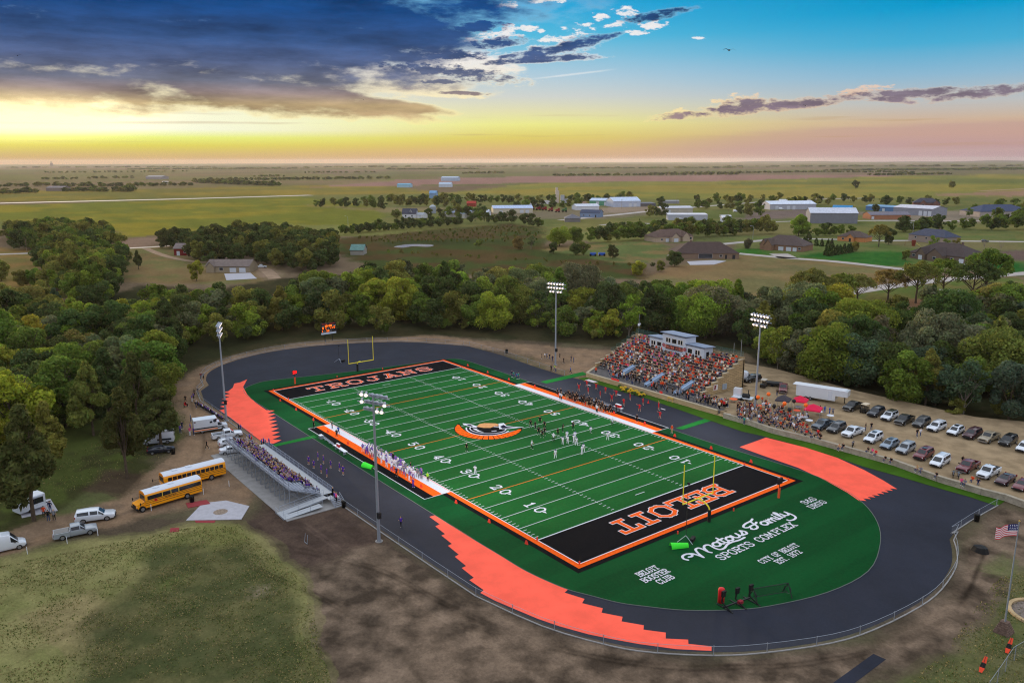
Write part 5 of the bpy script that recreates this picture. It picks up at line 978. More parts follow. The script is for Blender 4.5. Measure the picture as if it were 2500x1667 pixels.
# ================================================================ people
def pal(n, c, r=.85): return mat('cloth '+n, c, r, spec=.1)
SKIN = mat('skin', (190, 140, 112), .6, spec=.2); SHOE = mat('shoes', (210, 208, 206), .7); HAIRS = [mat('hair brown', (62, 42, 30), .7), mat('hair dark', (28, 22, 20), .7), mat('hair fair', (168, 132, 84), .7), mat('hair grey', (150, 146, 142), .7)]
CLO = {n: pal(n, c) for n, c in dict(purple=(78, 46, 150), violet=(110, 78, 170), black=(22, 22, 26), white=(222, 222, 230), orange=(214, 72, 28), red=(206, 34, 40), grey=(122, 124, 132), navy=(30, 36, 68), blue=(58, 96, 170), denim=(56, 70, 104), pink=(232, 90, 140), tan=(176, 148, 110), teal=(40, 140, 130), maroon=(110, 28, 40), lime=(150, 220, 50), cream=(220, 206, 180)).items()}
def body_mesh(name, J, legs, arms, sub=1, skirt=False, helmet=False, long_sleeve=False, head_r=.1):
    """one continuous skinned figure facing +x; J: trunk joints, legs/arms: per-side chains"""
    V = []; Ed = []; Rd = []
    def add(p, r, par=None):
        V.append(p); Rd.append(r)
        if par is not None: Ed.append((par, len(V)-1))
        return len(V)-1
    pel = add(J['pelvis'], .145); wst = add(J['waist'], .125, pel); ch = add(J['chest'], .165, wst); nk = add(J['neck'], .062, ch)
    hd = add(J['head'], head_r*(1.25 if helmet else 1), nk); tp = add(J['top'], head_r*(1.05 if helmet else .78), hd)
    zones = {}
    for s in (-1, 1):
        a = arms[0 if s < 0 else 1]; i = add(a[0], .075 if not helmet else .105, ch); i = add(a[1], .05, i); i = add(a[2], .038, i); i = add(a[3], .042, i); add(a[4], .02, i)
        l = legs[0 if s < 0 else 1]; i = add(l[0], .10, pel); i = add(l[1], .072, i); i = add(l[2], .05, i); add(l[3], .045, i)
    me = bpy.data.meshes.new(name); me.from_pydata([Vector(p) for p in V], Ed, []); o = bpy.data.objects.new(name, me); COL.objects.link(o)
    sk = o.modifiers.new('s', 'SKIN'); sk.use_smooth_shade = True
    for k, r in enumerate(Rd): me.skin_vertices[0].data[k].radius = (r, r*.82 if k in (0, 1, 2) else r); me.skin_vertices[0].data[k].use_root = (k == 0)
    if sub: o.modifiers.new('u', 'SUBSURF').levels = sub; o.modifiers['u'].render_levels = sub
    dg = bpy.context.evaluated_depsgraph_get(); m2 = bpy.data.meshes.new_from_object(o.evaluated_get(dg)); bpy.data.objects.remove(o); m2.name = name
    m2.materials.clear()
    for q in (SKIN, HAIRS[0], CLO['white'], CLO['black'], SHOE): m2.materials.append(q)
    def segd(c, a, b):
        a = Vector(a); b = Vector(b); d = b-a; t = max(0, min(1, (c-a).dot(d)/max(d.length_squared, 1e-9))); return (c-(a+d*t)).length
    hx, hz = J['head'][0], J['head'][2]
    for f in m2.polygons:
        c = f.center; best = []
        best.append((segd(c, J['neck'], J['top'])-.07, 'head')); best.append((segd(c, J['pelvis'], J['chest'])-.13, 'trunk'))
        for s in (0, 1):
            a = arms[s]; best.append((segd(c, J['chest'], a[0])-.08, 'sleeve')); best.append((segd(c, a[0], a[1])-.05, 'upper')); best.append((segd(c, a[1], a[2])-.04, 'fore')); best.append((segd(c, a[2], a[4])-.03, 'hand'))
            l = legs[s]; best.append((segd(c, J['pelvis'], l[0])-.09, 'hip')); best.append((segd(c, l[0], l[1])-.07, 'thigh')); best.append((segd(c, l[1], l[2])-.05, 'shin')); best.append((segd(c, l[2], l[3])-.05, 'foot'))
        z = min(best)[1]
        if z == 'head': mi = 1 if (helmet and c.z > hz-.1) or c.z > hz+.045 or (c.x < hx-.02 and c.z > hz-.07) else 0
        elif z in ('trunk', 'sleeve'): mi = 2
        elif z == 'upper': mi = 2
        elif z == 'fore': mi = 2 if long_sleeve else 0
        elif z == 'hand': mi = 0
        elif z in ('hip',): mi = 3
        elif z == 'thigh': mi = 0 if skirt and segd(c, J['pelvis'], J['pelvis']) > .38 else 3
        elif z == 'shin': mi = 0 if skirt else 3
        else: mi = 4
        f.material_index = mi; f.use_smooth = True
    return m2
def trunk(h=0.0, lean=0.0): return dict(pelvis=(0, 0, .96+h), waist=(lean*.3, 0, 1.14+h), chest=(lean*.7, 0, 1.36+h), neck=(lean, 0, 1.51+h), head=(lean+.02, 0, 1.63+h), top=(lean+.01, 0, 1.74+h))
def leg(s, fwd=0.0, spread=.10, h=0.0): return [(0, s*.09, .9+h), (fwd*.6+.03, s*(.09+spread*.3), .50), (fwd-.02, s*(.09+spread*.5), .09), (fwd+.16, s*(.1+spread*.6), .03)]
def arm(s, pose='down', lean=0.0, h=0.0):
    sh = (lean*.8, s*.20, 1.43+h)
    d = {'down': [(0, .27, 1.16), (.05, .28, .92), (.07, .28, .84), (.1, .27, .77)], 'bent': [(0, .28, 1.17), (.2, .2, 1.12), (.28, .15, 1.14), (.34, .12, 1.15)], 'up': [(.02, .36, 1.62), (.03, .42, 1.88), (.03, .43, 1.97), (.03, .44, 2.04)],
         'out': [(.0, .46, 1.38), (.04, .7, 1.44), (.05, .79, 1.46), (.05, .86, 1.46)], 'hips': [(-.05, .40, 1.2), (.06, .22, 1.05), (.09, .18, 1.03), (.12, .15, 1.02)], 'swing': [(.12, .25, 1.17), (.3, .22, 1.05), (.36, .2, 1.06), (.42, .19, 1.06)]}[pose]
    return [sh]+[(x+lean*.5, s*y, z+h) for x, y, z in d]
def seated():
    T = dict(pelvis=(0, 0, .12), waist=(.02, 0, .30), chest=(.04, 0, .52), neck=(.06, 0, .67), head=(.09, 0, .79), top=(.08, 0, .90))
    L = [[(.1, s*.09, .10), (.46, s*.12, .12), (.44, s*.12, -.32), (.58, s*.12, -.38)] for s in (-1, 1)]
    A = [[(.04, s*.2, .59), (.1, s*.27, .33), (.30, s*.18, .20), (.37, s*.13, .20), (.42, s*.1, .19)] for s in (-1, 1)]
    return T, L, A
def both(f, *a): return [f(-1, *a), f(1, *a)]
MESH = {'stand': body_mesh('standing', trunk(), both(leg), both(arm, 'down')), 'fold': body_mesh('arms_bent', trunk(), [leg(-1, .1), leg(1, -.05)], both(arm, 'bent'), long_sleeve=True),
        'walk': body_mesh('walking', trunk(0, .06), [leg(-1, .28), leg(1, -.26)], [arm(-1, 'down', .04), arm(1, 'swing', .04)]), 'hips': body_mesh('hands_on_hips', trunk(), both(leg, 0, .2), both(arm, 'hips')),
        'cheer': body_mesh('cheer', trunk(), both(leg, 0, .3), both(arm, 'up'), skirt=True), 'cheer2': body_mesh('cheer_out', trunk(), both(leg, 0, .25), [arm(-1, 'hips'), arm(1, 'out')], skirt=True), 'cheer3': body_mesh('cheer_stand', trunk(), both(leg), both(arm, 'hips'), skirt=True),
        'player': body_mesh('player', trunk(), both(leg, 0, .25), both(arm, 'down'), helmet=True), 'player2': body_mesh('player_lean', trunk(-.05, .12), [leg(-1, .12, .25), leg(1, -.12, .25)], [arm(-1, 'bent', .1), arm(1, 'down', .1)], helmet=True), 'player3': body_mesh('player_hips', trunk(), both(leg, 0, .2), both(arm, 'hips'), helmet=True),
        'kneel': body_mesh('kneeling', {k: (x, y, z-.42) for k, (x, y, z) in trunk(0, .05).items()}, [[(0, -.09, .5), (.36, -.14, .48), (.34, -.14, .08), (.5, -.14, .03)], [(0, .09, .5), (.02, .12, .08), (-.38, .12, .07), (-.5, .12, .05)]], [[(x, y, z-.42) for x, y, z in arm(s, 'bent')] for s in (-1, 1)], helmet=True)}
T_, L_, A_ = seated(); MESH['sit'] = body_mesh('seated', T_, L_, A_); MESH['sit2'] = body_mesh('seated_long_sleeve', T_, L_, A_, long_sleeve=True)
PRN = random.Random(11); NP = [0]
def person(loc, pose, shirt, trousers, label, face=0.0, hair=None, group=None, scale=None, shoe=None):
    o = bpy.data.objects.new('person', MESH[pose]); COL.objects.link(o); o.location = loc; o.rotation_euler = (0, 0, face); sc = scale or PRN.uniform(.95, 1.06); o.scale = (sc,)*3
    for i, mm in ((1, hair if hair else PRN.choice(HAIRS)), (2, CLO[shirt]), (3, CLO[trousers])): o.material_slots[i].link = 'OBJECT'; o.material_slots[i].material = mm
    if shoe: o.material_slots[4].link = 'OBJECT'; o.material_slots[4].material = CLO[shoe]
    tag(o, label, 'person', group); NP[0] += 1; return o
HW = mat('helmet white', (226, 228, 236), .25, coat=.5); HB = mat('helmet black', (20, 20, 24), .25, coat=.5); HP = mat('helmet purple', (70, 44, 140), .25, coat=.5)
# ---- players and officials on the field
AX = {'-u': math.pi, '+u': 0, '+v': math.pi/2, '-v': -math.pi/2}
for i, (x, y, p, lb) in enumerate(((1303, 122, 'player', 'standing nearest the midfield emblem'), (1335, 134, 'player3', 'hands on hips beside the midfield emblem'), (1367, 98, 'player', 'standing farthest back between two white lines'), (1398, 128, 'player2', 'leaning forward beyond the 40 yard line'), (1358, 172, 'player', 'standing in front of the black huddle'), (1383, 190, 'player2', 'leaning in at the front of the black huddle'), (1399, 176, 'player3', 'at the right edge of the black huddle'), (1489, 176, 'player', 'alone between the huddle and the white team'), (1522, 152, 'player2', 'leaning between the huddle and the 40 mark'), (1593, 136, 'player', 'standing on the upside-down 40 mark'))):
    person(Z2(x, y, .07), p, 'black', 'black', 'football player in black uniform '+lb, R(-30+PRN.uniform(-60, 60)), HB, 'home players on the field')
for i, (x, y, p, lb) in enumerate(((1522, 238, 'player', 'at the left end of the line'), (1552, 200, 'player2', 'leaning at the front of the line by the black team'), (1556, 232, 'player', 'second from the left end of the line'), (1597, 226, 'player3', 'hands on hips in the middle of the line'), (1606, 206, 'player2', 'farthest back in the middle of the line'), (1616, 246, 'player', 'at the right end of the line'), (1830, 208, 'player', 'alone on the upside-down 30 mark'), (1664, 288, 'player', 'farther of a pair behind the line'), (1655, 306, 'player3', 'nearer of a pair behind the line'), (1473, 332, 'player', 'alone in midfield well in front of the line'), (925, 440, 'player3', 'alone on the near 30 mark'))):
    person(Z2(x, y, .07), p, 'white', 'white', 'football player in white uniform '+lb, R(130+PRN.uniform(-60, 60)), HP, 'visiting players on the field')
person(Z2(1715, 156, .07), 'kneel', 'white', 'grey', 'football player in white kneeling on the grass near the 30 mark', R(180), HP)
for x, y, lb in ((1310, 268, 'walking left of the white team'), (1460, 218, 'standing at the left end of the white team'), (1862, 112, 'standing near the grandstand sideline'), (866, 282, 'standing alone right of the near 50')):
    person(Z2(x, y, .07), 'walk' if 'walk' in lb else 'stand', 'white' if x != 866 else 'black', 'black', 'referee in striped black and white '+lb if x != 866 else 'person in dark clothes standing alone right of the near 50 mark', R(PRN.uniform(0, 360)), HW)
# ---- sidelines: teams in the boxes
def band(n, u0, u1, v0, v1, place, shirt, hair, grp, face, poses, mind=.55):
    pts = []
    k = 0
    while len(pts) < n and k < 5000:
        k += 1; q = (PRN.uniform(u0, u1), PRN.uniform(v0, v1))
        if all((q[0]-a)**2+(q[1]-b)**2 > mind**2 for a, b in pts): pts.append(q)
    for q in pts:
        t = (q[0]-u0)/(u1-u0); lb = ('far third', 'middle third', 'near third')[min(2, int(t*3))]
        person((q[0], q[1], .075), PRN.choice(poses), PRN.choice((shirt, shirt, 'grey', 'violet')) if shirt == 'white' else shirt, PRN.choice(('white', 'grey', 'violet', 'white')) if shirt == 'white' else PRN.choice(('black', 'black', 'tan')), place+', '+lb, face+R(PRN.uniform(-50, 50)), hair, grp)
band(17, -3.6, 1.4, -27.4, -25.4, 'football player in white and purple bunched on the orange strip', 'white', HP, 'visiting team on the sideline', AX['+v'], ('player', 'player2', 'player3'), .5)
band(30, 1.4, 15.2, -27.9, -25.2, 'football player in white and purple on the orange strip', 'white', HP, 'visiting team on the sideline', AX['+v'], ('player', 'player2', 'player3'), .7)
for q, sh, tr, lb in (((4.8, -25.2), 'black', 'black', 'coach in dark clothes with an orange flag on the white strip by the near 40'), ((10.6, -24.9), 'black', 'tan', 'coach in black holding the down marker on the white strip'), ((14.2, -24.9), 'violet', 'black', 'coach in purple shirt at the near end of the visiting team'), ((15.2, -25.4), 'purple', 'navy', 'second coach in purple by the near end of the visiting team'), ((16.8, -25.2), 'lime', 'black', 'person in lime top at the near end of the visiting team'), ((17.6, -28.6), 'purple', 'purple', 'person in purple on the black strip apart from the team'), ((-22.4, -28.6), 'black', 'black', 'referee in dark kit at the far corner of the visitors box'), ((-19.6, -25.8), 'black', 'black', 'player in black at the far end of the orange strip'), ((-15.6, -26.3), 'blue', 'navy', 'person in bright blue at the far end of the visitors box'), ((-14.2, -27.4), 'black', 'black', 'person in black behind the bright blue coach'), ((11.6, -28.4), 'navy', 'black', 'staff member in dark clothes behind the visiting team')):
    person((*q, .075), PRN.choice(('stand', 'fold', 'hips')), sh, tr, lb, AX['+v']+R(PRN.uniform(-30, 30)))
band(24, -7.2, 8.6, 26.3, 29.0, 'football player in black crowding the grandstand sideline', 'black', HB, 'home team on the sideline', AX['-v'], ('player', 'player2', 'player3', 'fold'), .55)
for q, sh, lb in (((-8.8, 27.6), 'black', 'person in black at the far end of the home team'), ((-9.6, 27.2), 'black', 'second person in black at the far end of the home team'), ((-6.6, 25.4), 'white', 'person in white on the white strip by the far end of the home team'), ((-5.8, 25.2), 'white', 'second person in white on the white strip by the far end of the home team'), ((5.6, 25.5), 'white', 'official in white on the white strip in front of the home team'), ((6.2, 25.1), 'white', 'second official in white in front of the home team'), ((16.2, 27.2), 'black', 'coach in black alone on the orange strip near the walkway'), ((25.6, 27.6), 'orange', 'person in orange standing alone on the turf by the green walkway')):
    person((*q, .075), 'stand', sh, 'black' if sh != 'orange' else 'tan', lb, AX['-v'])
for i, (x, y) in enumerate(((1175, 1178), (1187, 1182), (1208, 1192), (1220, 1192))): person(T5(x, y, .05), 'stand', ('navy', 'teal', 'blue', 'teal')[i], 'denim', f'person in {("navy","teal","blue","pale teal")[i]} top in the group of four on the far turf edge', AX['+u'])
# ---- cheerleaders
HPOM = mat('pom white', (230, 230, 236), .9); 
for i, (x, y) in enumerate(((1632, 848), (1737, 796), (1690, 892), (1800, 836), (1774, 944), (1880, 888), (1838, 990), (1980, 920), (2020, 964))):
    person(Z4(x, y, .03), ('cheer3', 'cheer2')[i % 2], 'purple', 'purple', 'cheerleader in purple dress on the dark track, '+('left end of the back row', 'farthest of the troupe', 'left end of the middle row', 'middle of the back row', 'left end of the front row', 'middle of the troupe', 'frontmost of the troupe', 'second from the bleacher wall end', 'nearest the team bench')[i], AX['-v']+R(PRN.uniform(-40, 40)), group='purple cheerleaders')
for i, (x, y) in enumerate(((60, 806), (150, 758), (165, 838), (255, 792), (300, 878), (360, 832), (430, 925), (480, 866), (565, 970), (637, 908), (742, 1034), (782, 962), (958, 1018), (972, 1112))):
    person(Z5(x, y, .03), ('cheer', 'cheer2', 'cheer3')[i % 3], 'red', 'red', 'cheerleader in red below the grandstand, '+('farthest along the row', 'behind the first, by the verge', 'third from the far end', 'by the verge near the banner', 'fifth from the far end', 'sixth, by the verge', 'beside the home bench coolers', 'by the verge near the flowers', 'in the middle of the row', 'in front of the flower bank', 'arms raised left of the walkway', 'by the verge at the red cone', 'second from the near end', 'nearest the green walkway')[i], AX['+v']+R(PRN.uniform(-40, 40)), HAIRS[1], 'red cheerleaders')
person(Z2(418, 800, .03), 'walk', 'purple', 'black', 'girl in purple walking alone on the dark track past the near light pole', AX['-u'])
# ---- visitors in the bleachers
n = 0
seats = [(row, k) for row in range(NROW) for k in range(58)]; PRN.shuffle(seats)
for row, k in seats:
    if True:
        u = U0+.35+k*.5
        dens = .0 if u > 12.2-row*.55 and row > 3 else .30
        if u < 9.5 and row >= 1 and row <= 6: dens = .42
        if u > 6 and row < 3: dens = .72
        if row == 7: dens = .08
        if abs(u+1.5) < .6 or abs(u+9) < .6: dens = 0
        if PRN.random() < dens and n < 78:
            n += 1; sh = PRN.choice(('purple', 'purple', 'violet', 'black', 'purple', 'grey', 'white', 'navy', 'violet', 'black', 'blue' if row == 4 else 'purple'))
            end = 'far end' if u < -7 else 'near end' if u > 4 else 'middle'; hgt = 'lower rows' if row < 3 else 'upper rows' if row > 4 else 'middle rows'
            person((u, rowv(row)-.1, rowz(row)+.44), PRN.choice(('sit', 'sit2')), sh, PRN.choice(('denim', 'black', 'navy', 'grey')), f'spectator in {sh} seated in the {hgt} of the silver bleachers, {end}', AX['+v']+R(PRN.uniform(-35, 35)), group='spectators in the silver bleachers')
# ---- onlookers by the ambulance and along the fence
for i, (x, y, sh, tr, ps, lb) in enumerate(((345, 75, 'black', 'black', 'stand', 'at the far end of the fence line'), (388, 62, 'navy', 'black', 'stand', 'in a cap at the far end of the fence line'), (245, 150, 'black', 'black', 'stand', 'standing behind the red wheelchair'), (318, 140, 'violet', 'white', 'stand', 'behind the row of folding chairs'), (334, 116, 'purple', 'black', 'fold', 'next to the far end of the chairs'), (365, 215, 'navy', 'denim', 'stand', 'standing at the middle of the fence row'), (485, 672, 'black', 'black', 'walk', 'walking alone on the lane above the buses'), (300, 470, 'violet', 'denim', 'stand', 'beside the back of the ambulance'), (296, 520, 'pink', 'white', 'stand', 'small figure behind the ambulance'), (338, 520, 'purple', 'denim', 'stand', 'at the rear wheel of the ambulance'), (305, 366, 'grey', 'denim', 'stand', 'at the rear door of the ambulance'), (185, 495, 'violet', 'denim', 'fold', 'at the edge of the pines'), (208, 450, 'navy', 'denim', 'stand', 'second at the edge of the pines'), (935, 580, 'grey', 'white', 'stand', 'by the fence above the white pickup'), (968, 590, 'violet', 'navy', 'fold', 'by the fence next to the red shirt'), (992, 610, 'red', 'denim', 'stand', 'at the far corner of the bleachers'), (1104, 650, 'blue', 'navy', 'stand', 'at the gate by the coral track'), (1126, 640, 'purple', 'black', 'stand', 'second at the gate by the coral track'), (1146, 650, 'navy', 'black', 'stand', 'third at the gate by the coral track'), (1188, 640, 'purple', 'purple', 'stand', 'on the coral track edge by the walkway'), (845, 470, 'navy', 'black', 'fold', 'at the fence behind the white pickup cab'), (868, 480, 'purple', 'denim', 'stand', 'second at the fence behind the white pickup cab'), (1905, 1215, 'black', 'black', 'stand', 'at the top of the bleacher stairs'), (1926, 1260, 'violet', 'denim', 'stand', 'on the bleacher stairs in pale purple'), (1944, 1275, 'pink', 'black', 'stand', 'at the foot of the bleacher stairs'))):
    person(Z4(x, y, .02 if x < 1900 else (.95 if x == 1905 else .4)), ps, sh, tr, f'person in {sh} top {lb}', R(PRN.uniform(0, 360)) if x < 300 else AX['+v'])
for i in range(20):
    t = i/19; q = (np.array(Z4(395, 175))*(1-t)+np.array(Z4(690, 350))*t); sh = ('white', 'black', 'purple', 'grey', 'violet')[i % 5]
    person((q[0]-.25*(i % 2), q[1]-.6, .42), 'sit', sh, ('denim', 'black')[i % 2], f'onlooker in {sh} seated on a folding chair along the fence by the ambulance', AX['+v']+R(PRN.uniform(-30, 30)), group='onlookers seated along the fence')
    ch = thing('folding_chair', 'folding chair along the fence by the ambulance', 'chair', (q[0]-.25*(i % 2), q[1]-.65, 0), 0, 'folding chairs along the fence'); MB().box((0, 0, .40), (.5, .45, .05)).build('seat', DARKM, ch); MB().box((0, -.25, .65), (.5, .05, .45)).build('backrest', DARKM, ch)
    for a, b in ((-.22, -.2), (.22, -.2), (-.22, .2), (.22, .2)): MB().box((a, b, .2), (.03, .03, .4)).build('leg', STEEL, ch)
wc = thing('wheelchair', 'red wheelchair on the lane behind the folding chairs', 'wheelchair', Z4(246, 200)); MB().box((0, 0, .5), (.5, .5, .08)).box((-.25, 0, .8), (.06, .5, .5)).build('seat', mat('cooler red', (204, 30, 36)), wc)
for s in (-1, 1): MB().tube((0, s*.3, .31), (0, s*.34, .31), .31, n=16).build('wheel', BLK, wc)
person((*Z4(246, 200)[:2], .56), 'sit', 'maroon', 'black', 'person in maroon seated in the red wheelchair', AX['+v'])
for x, y, sh, tr, lb in ((303, 735, 'orange', 'black', 'person in orange vest by the concession trailer'), (333, 762, 'black', 'denim', 'person in black beside the concession trailer'), (372, 758, 'grey', 'black', 'large person in pale grey shirt in front of the concession trailer'), (345, 700, 'navy', 'denim', 'person in navy at the trailer counter')):
    person(Z0(x, y), 'stand', sh, tr, lb, R(160), scale=1.12)
# ---- people on the dirt yard left of the grandstand
for x, y, sh, lb in ((1380, 1052, 'black', 'farthest left'), (1400, 1050, 'white', 'second from the left'), (1414, 1050, 'grey', 'third from the left'), (1434, 1058, 'black', 'fourth from the left'), (1453, 1074, 'navy', 'beside the light pole'), (1503, 1050, 'black', 'alone behind the light pole'), (1530, 1084, 'black', 'between the light pole and the pair'), (1580, 1072, 'navy', 'left of the pair by the grandstand'), (1597, 1080, 'denim', 'right of the pair by the grandstand'), (1444, 1140, 'black', 'in black by the foot of the light pole'), (1466, 1136, 'lime', 'in a lime vest by the foot of the light pole'), (1476, 1144, 'tan', 'at the foot of the light pole'), (1577, 1154, 'blue', 'at the end of the green walkway')):
    person(T5(x, y), PRN.choice(('stand', 'fold', 'walk')), sh, PRN.choice(('denim', 'black')), f'person in {sh} on the dirt yard, {lb}'.replace('in a lime vest ', ''), R(PRN.uniform(0, 360)))
person(T4(1374, 1192), 'walk', 'maroon', 'black', 'person in maroon walking on the far dirt lane', AX['-u']); person(T4(1392, 1190), 'walk', 'grey', 'black', 'person in grey walking on the far dirt lane', AX['-u'])
# ---- parking lot walkers and wall sitters
for x, y, sh, lb in ((1050, 578, 'black', 'person in black behind the white pickup'), (1098, 570, 'black', 'person in dark camouflage crossing the lot'), (1472, 628, 'black', 'woman in black and jeans in the middle of the lot'), (1500, 620, 'white', 'person in white top in the middle of the lot'), (1843, 850, 'black', 'man in black standing behind the maroon pickup'), (680, 420, 'black', 'person in black beside the red canopy'), (715, 432, 'blue', 'person in blue scrubs beside the red canopy'), (755, 440, 'blue', 'second person in blue scrubs by the white tables'), (782, 445, 'grey', 'person in grey by the white tables'), (325, 290, 'black', 'person in black between the balloons and the maroon pickup'), (393, 300, 'black', 'person in black in front of the maroon pickup'), (203, 352, 'orange', 'person in orange among the tables')):
    person(Z6(x, y, TZ), PRN.choice(('stand', 'walk')), sh, 'denim' if sh != 'blue' else 'blue', lb, R(PRN.uniform(0, 360)))
for x, y, sh in ((1216, 815, 'black'), (1262, 830, 'black'), (1478, 895, 'tan'), (1505, 908, 'grey'), (1636, 950, 'black'), (838, 720, 'tan'), (868, 715, 'black'), (1075, 745, 'black'), (1110, 752, 'pink'), (1138, 768, 'red'), (1838, 1000, 'pink'), (1868, 1012, 'grey'), (1930, 985, 'orange'), (1975, 1005, 'navy')):
    q = Z6(x, y, TZ+.2); person((q[0], q[1], TZ+.25), 'sit', sh, 'denim', f'person in {sh} sitting on the grey stone wall, {"by the grandstand end" if x < 1000 else "by the silver cars" if x < 1400 else "below the white minivan" if x < 1700 else "below the white pickup with bed cover"}', AX['-v']+R(PRN.uniform(-30, 30)), group='people sitting on the grey wall')
for x, y, sh in ((55, 525, 'teal'), (80, 520, 'white')): person(Z6(x, y), 'stand', sh, 'denim', f'person in {sh} standing on the verge below the stone wall', AX['-v'])
print('people', NP[0])
# ---- the packed grandstand and the seated lawn crowd: one mass each
def crowd(name, spots, label):
    """spots: (x, y, z, face, pose, shirt, trousers, scale)"""
    src = {}
    Vs = []; Ls = []; Ts = []; Ms = []; base_ = 0
    mats_ = [SKIN, SHOE]+HAIRS+[CLO[k] for k in CLO]; idx = {m.name: i for i, m in enumerate(mats_)}
    for x, y, z, fc, ps, sh, tr, sc in spots:
        if ps not in src:
            m_ = MESH[ps]; co = np.empty(len(m_.vertices)*3); m_.vertices.foreach_get('co', co); lv = np.empty(len(m_.loops), int); m_.loops.foreach_get('vertex_index', lv); lt = np.empty(len(m_.polygons), int); m_.polygons.foreach_get('loop_total', lt); mi = np.empty(len(m_.polygons), int); m_.polygons.foreach_get('material_index', mi); src[ps] = (co.reshape(-1, 3), lv, lt, mi)
        co, lv, lt, mi = src[ps]; c, s = math.cos(fc), math.sin(fc); p = co*sc; Vs.append(np.stack([p[:, 0]*c-p[:, 1]*s+x, p[:, 0]*s+p[:, 1]*c+y, p[:, 2]+z], 1)); Ls.append(lv+base_); Ts.append(lt); base_ += len(co)
        lut = np.array([0, idx[PRN.choice(HAIRS).name], idx[CLO[sh].name], idx[CLO[tr].name], 1]); Ms.append(lut[mi])
    V = np.concatenate(Vs); L = np.concatenate(Ls); T = np.concatenate(Ts); M = np.concatenate(Ms); me = bpy.data.meshes.new(name)
    me.vertices.add(len(V)); me.vertices.foreach_set('co', V.ravel()); me.loops.add(len(L)); me.loops.foreach_set('vertex_index', L.astype(np.int32)); me.polygons.add(len(T)); me.polygons.foreach_set('loop_start', np.concatenate([[0], np.cumsum(T)[:-1]]).astype(np.int32))
    for q in mats_: me.materials.append(q)
    me.polygons.foreach_set('material_index', M.astype(np.int32)); me.update(calc_edges=True); o = bpy.data.objects.new(name, me); COL.objects.link(o); tag(o, label, 'crowd', kind='stuff'); return o
T0, L0, A0 = seated(); MESH['sit_far'] = body_mesh('seated_far', T0, L0, A0, sub=0); MESH['stand_far'] = body_mesh('standing_far', trunk(), both(leg), both(arm, 'down'), sub=0)
hot = ('orange', 'orange', 'black', 'black', 'black', 'black', 'grey', 'white', 'navy', 'red', 'black', 'navy', 'maroon', 'orange', 'grey', 'cream'); cold = ('black', 'black', 'black', 'grey', 'white', 'orange', 'navy', 'grey', 'blue', 'tan', 'pink', 'cream', 'red')
sp = []
for i in range(GN):
    for k in range(70):
        u = GU0+.7+k*.49
        if u > GU1-.6: break
        if i >= 11 and -12.2 < u < 6.4: continue
        if i < 4 and min(abs(u+9.6), abs(u-.4), abs(u-9.6)) < .8: continue
        d = .93
        if i < 2 and u < -10: d = .35
        if i < 2: d *= .6
        if i == GN-1: d = .3
        if -9 < u < 0 and 2 < i < 9: d = .82
        if PRN.random() > d: continue
        warmth = vnoise(np.array([u]), np.array([i*1.0]), 3.5, 77, 2)[0]
        sh = PRN.choice(hot if (u > 3 or warmth > .6) else cold)
        if -10 < u < 0 and i > 3 and PRN.random() < .3: sh = 'black'
        sp.append((u+PRN.uniform(-.08, .08), GV0+gd*(i+.62)+PRN.uniform(-.05, .05), GZ0+gh*(i+1)+.43, AX['-v']+R(PRN.uniform(-40, 40)), 'sit_far', sh, PRN.choice(('denim', 'black', 'navy', 'grey', 'tan')), PRN.uniform(.92, 1.08)))
for k in range(34): sp.append((PRN.uniform(-11, 5.5), GV0+gd*11.3, GZ0+gh*11, AX['-v'], 'stand_far', PRN.choice(('black', 'orange', 'black', 'red')), 'black', 1))
for k in range(70): sp.append((PRN.uniform(-16, 23), PRN.uniform(45.4, 49.4), 1.0, R(PRN.uniform(0, 360)), 'stand_far', PRN.choice(hot), PRN.choice(('denim', 'black')), 1))
for k in range(40): sp.append((PRN.uniform(15.8, 23.5), PRN.uniform(45.6, 49.5), 1.0, R(PRN.uniform(0, 360)), 'stand_far', PRN.choice(cold), PRN.choice(('denim', 'black')), 1))
for k in range(26): sp.append((PRN.uniform(-7, 8.4), PRN.uniform(26.6, 29.2), .07, AX['-v']+R(PRN.uniform(-60, 60)), 'stand', 'black', PRN.choice(('black', 'black', 'tan')), 1.05))
crowd('crowd', sp, 'packed orange and black crowd filling the stone grandstand, its terrace and the home bench')
sp = []
LAWN = [(0, 395), (60, 375), (140, 385), (300, 430), (420, 470), (600, 590), (720, 660), (850, 700), (720, 668), (560, 620), (300, 545), (0, 470)]
LW = [Z6(x, y, TZ)[:2] for x, y in LAWN]; xs = [q[0] for q in LW]; ys = [q[1] for q in LW]; k = 0
while len(sp) < 190 and k < 20000:
    k += 1; x, y = PRN.uniform(min(xs), max(xs)), PRN.uniform(min(ys), max(ys))
    if inside(np.array([x]), np.array([y]), LW)[0]: st = PRN.random() < .35; sp.append((x, y, TZ+(0 if st else .42), AX['-v']+R(PRN.uniform(-60, 60)), 'stand_far' if st else 'sit_far', PRN.choice(('grey', 'black', 'denim', 'white', 'orange', 'navy', 'grey', 'tan', 'red', 'maroon')), PRN.choice(('denim', 'black', 'grey')), PRN.uniform(.9, 1.05)))
for cx, cy in ((450, 180), (240, 375), (370, 400), (400, 450), (490, 490), (560, 470)):
    for j in range(6): q = Z6(cx+PRN.uniform(-40, 40), cy+PRN.uniform(-12, 22), TZ); sp.append((q[0], q[1], TZ+.42, R(PRN.uniform(0, 360)), 'sit_far', PRN.choice(('black', 'orange', 'grey', 'white')), 'denim', 1)) if cy > 300 else None
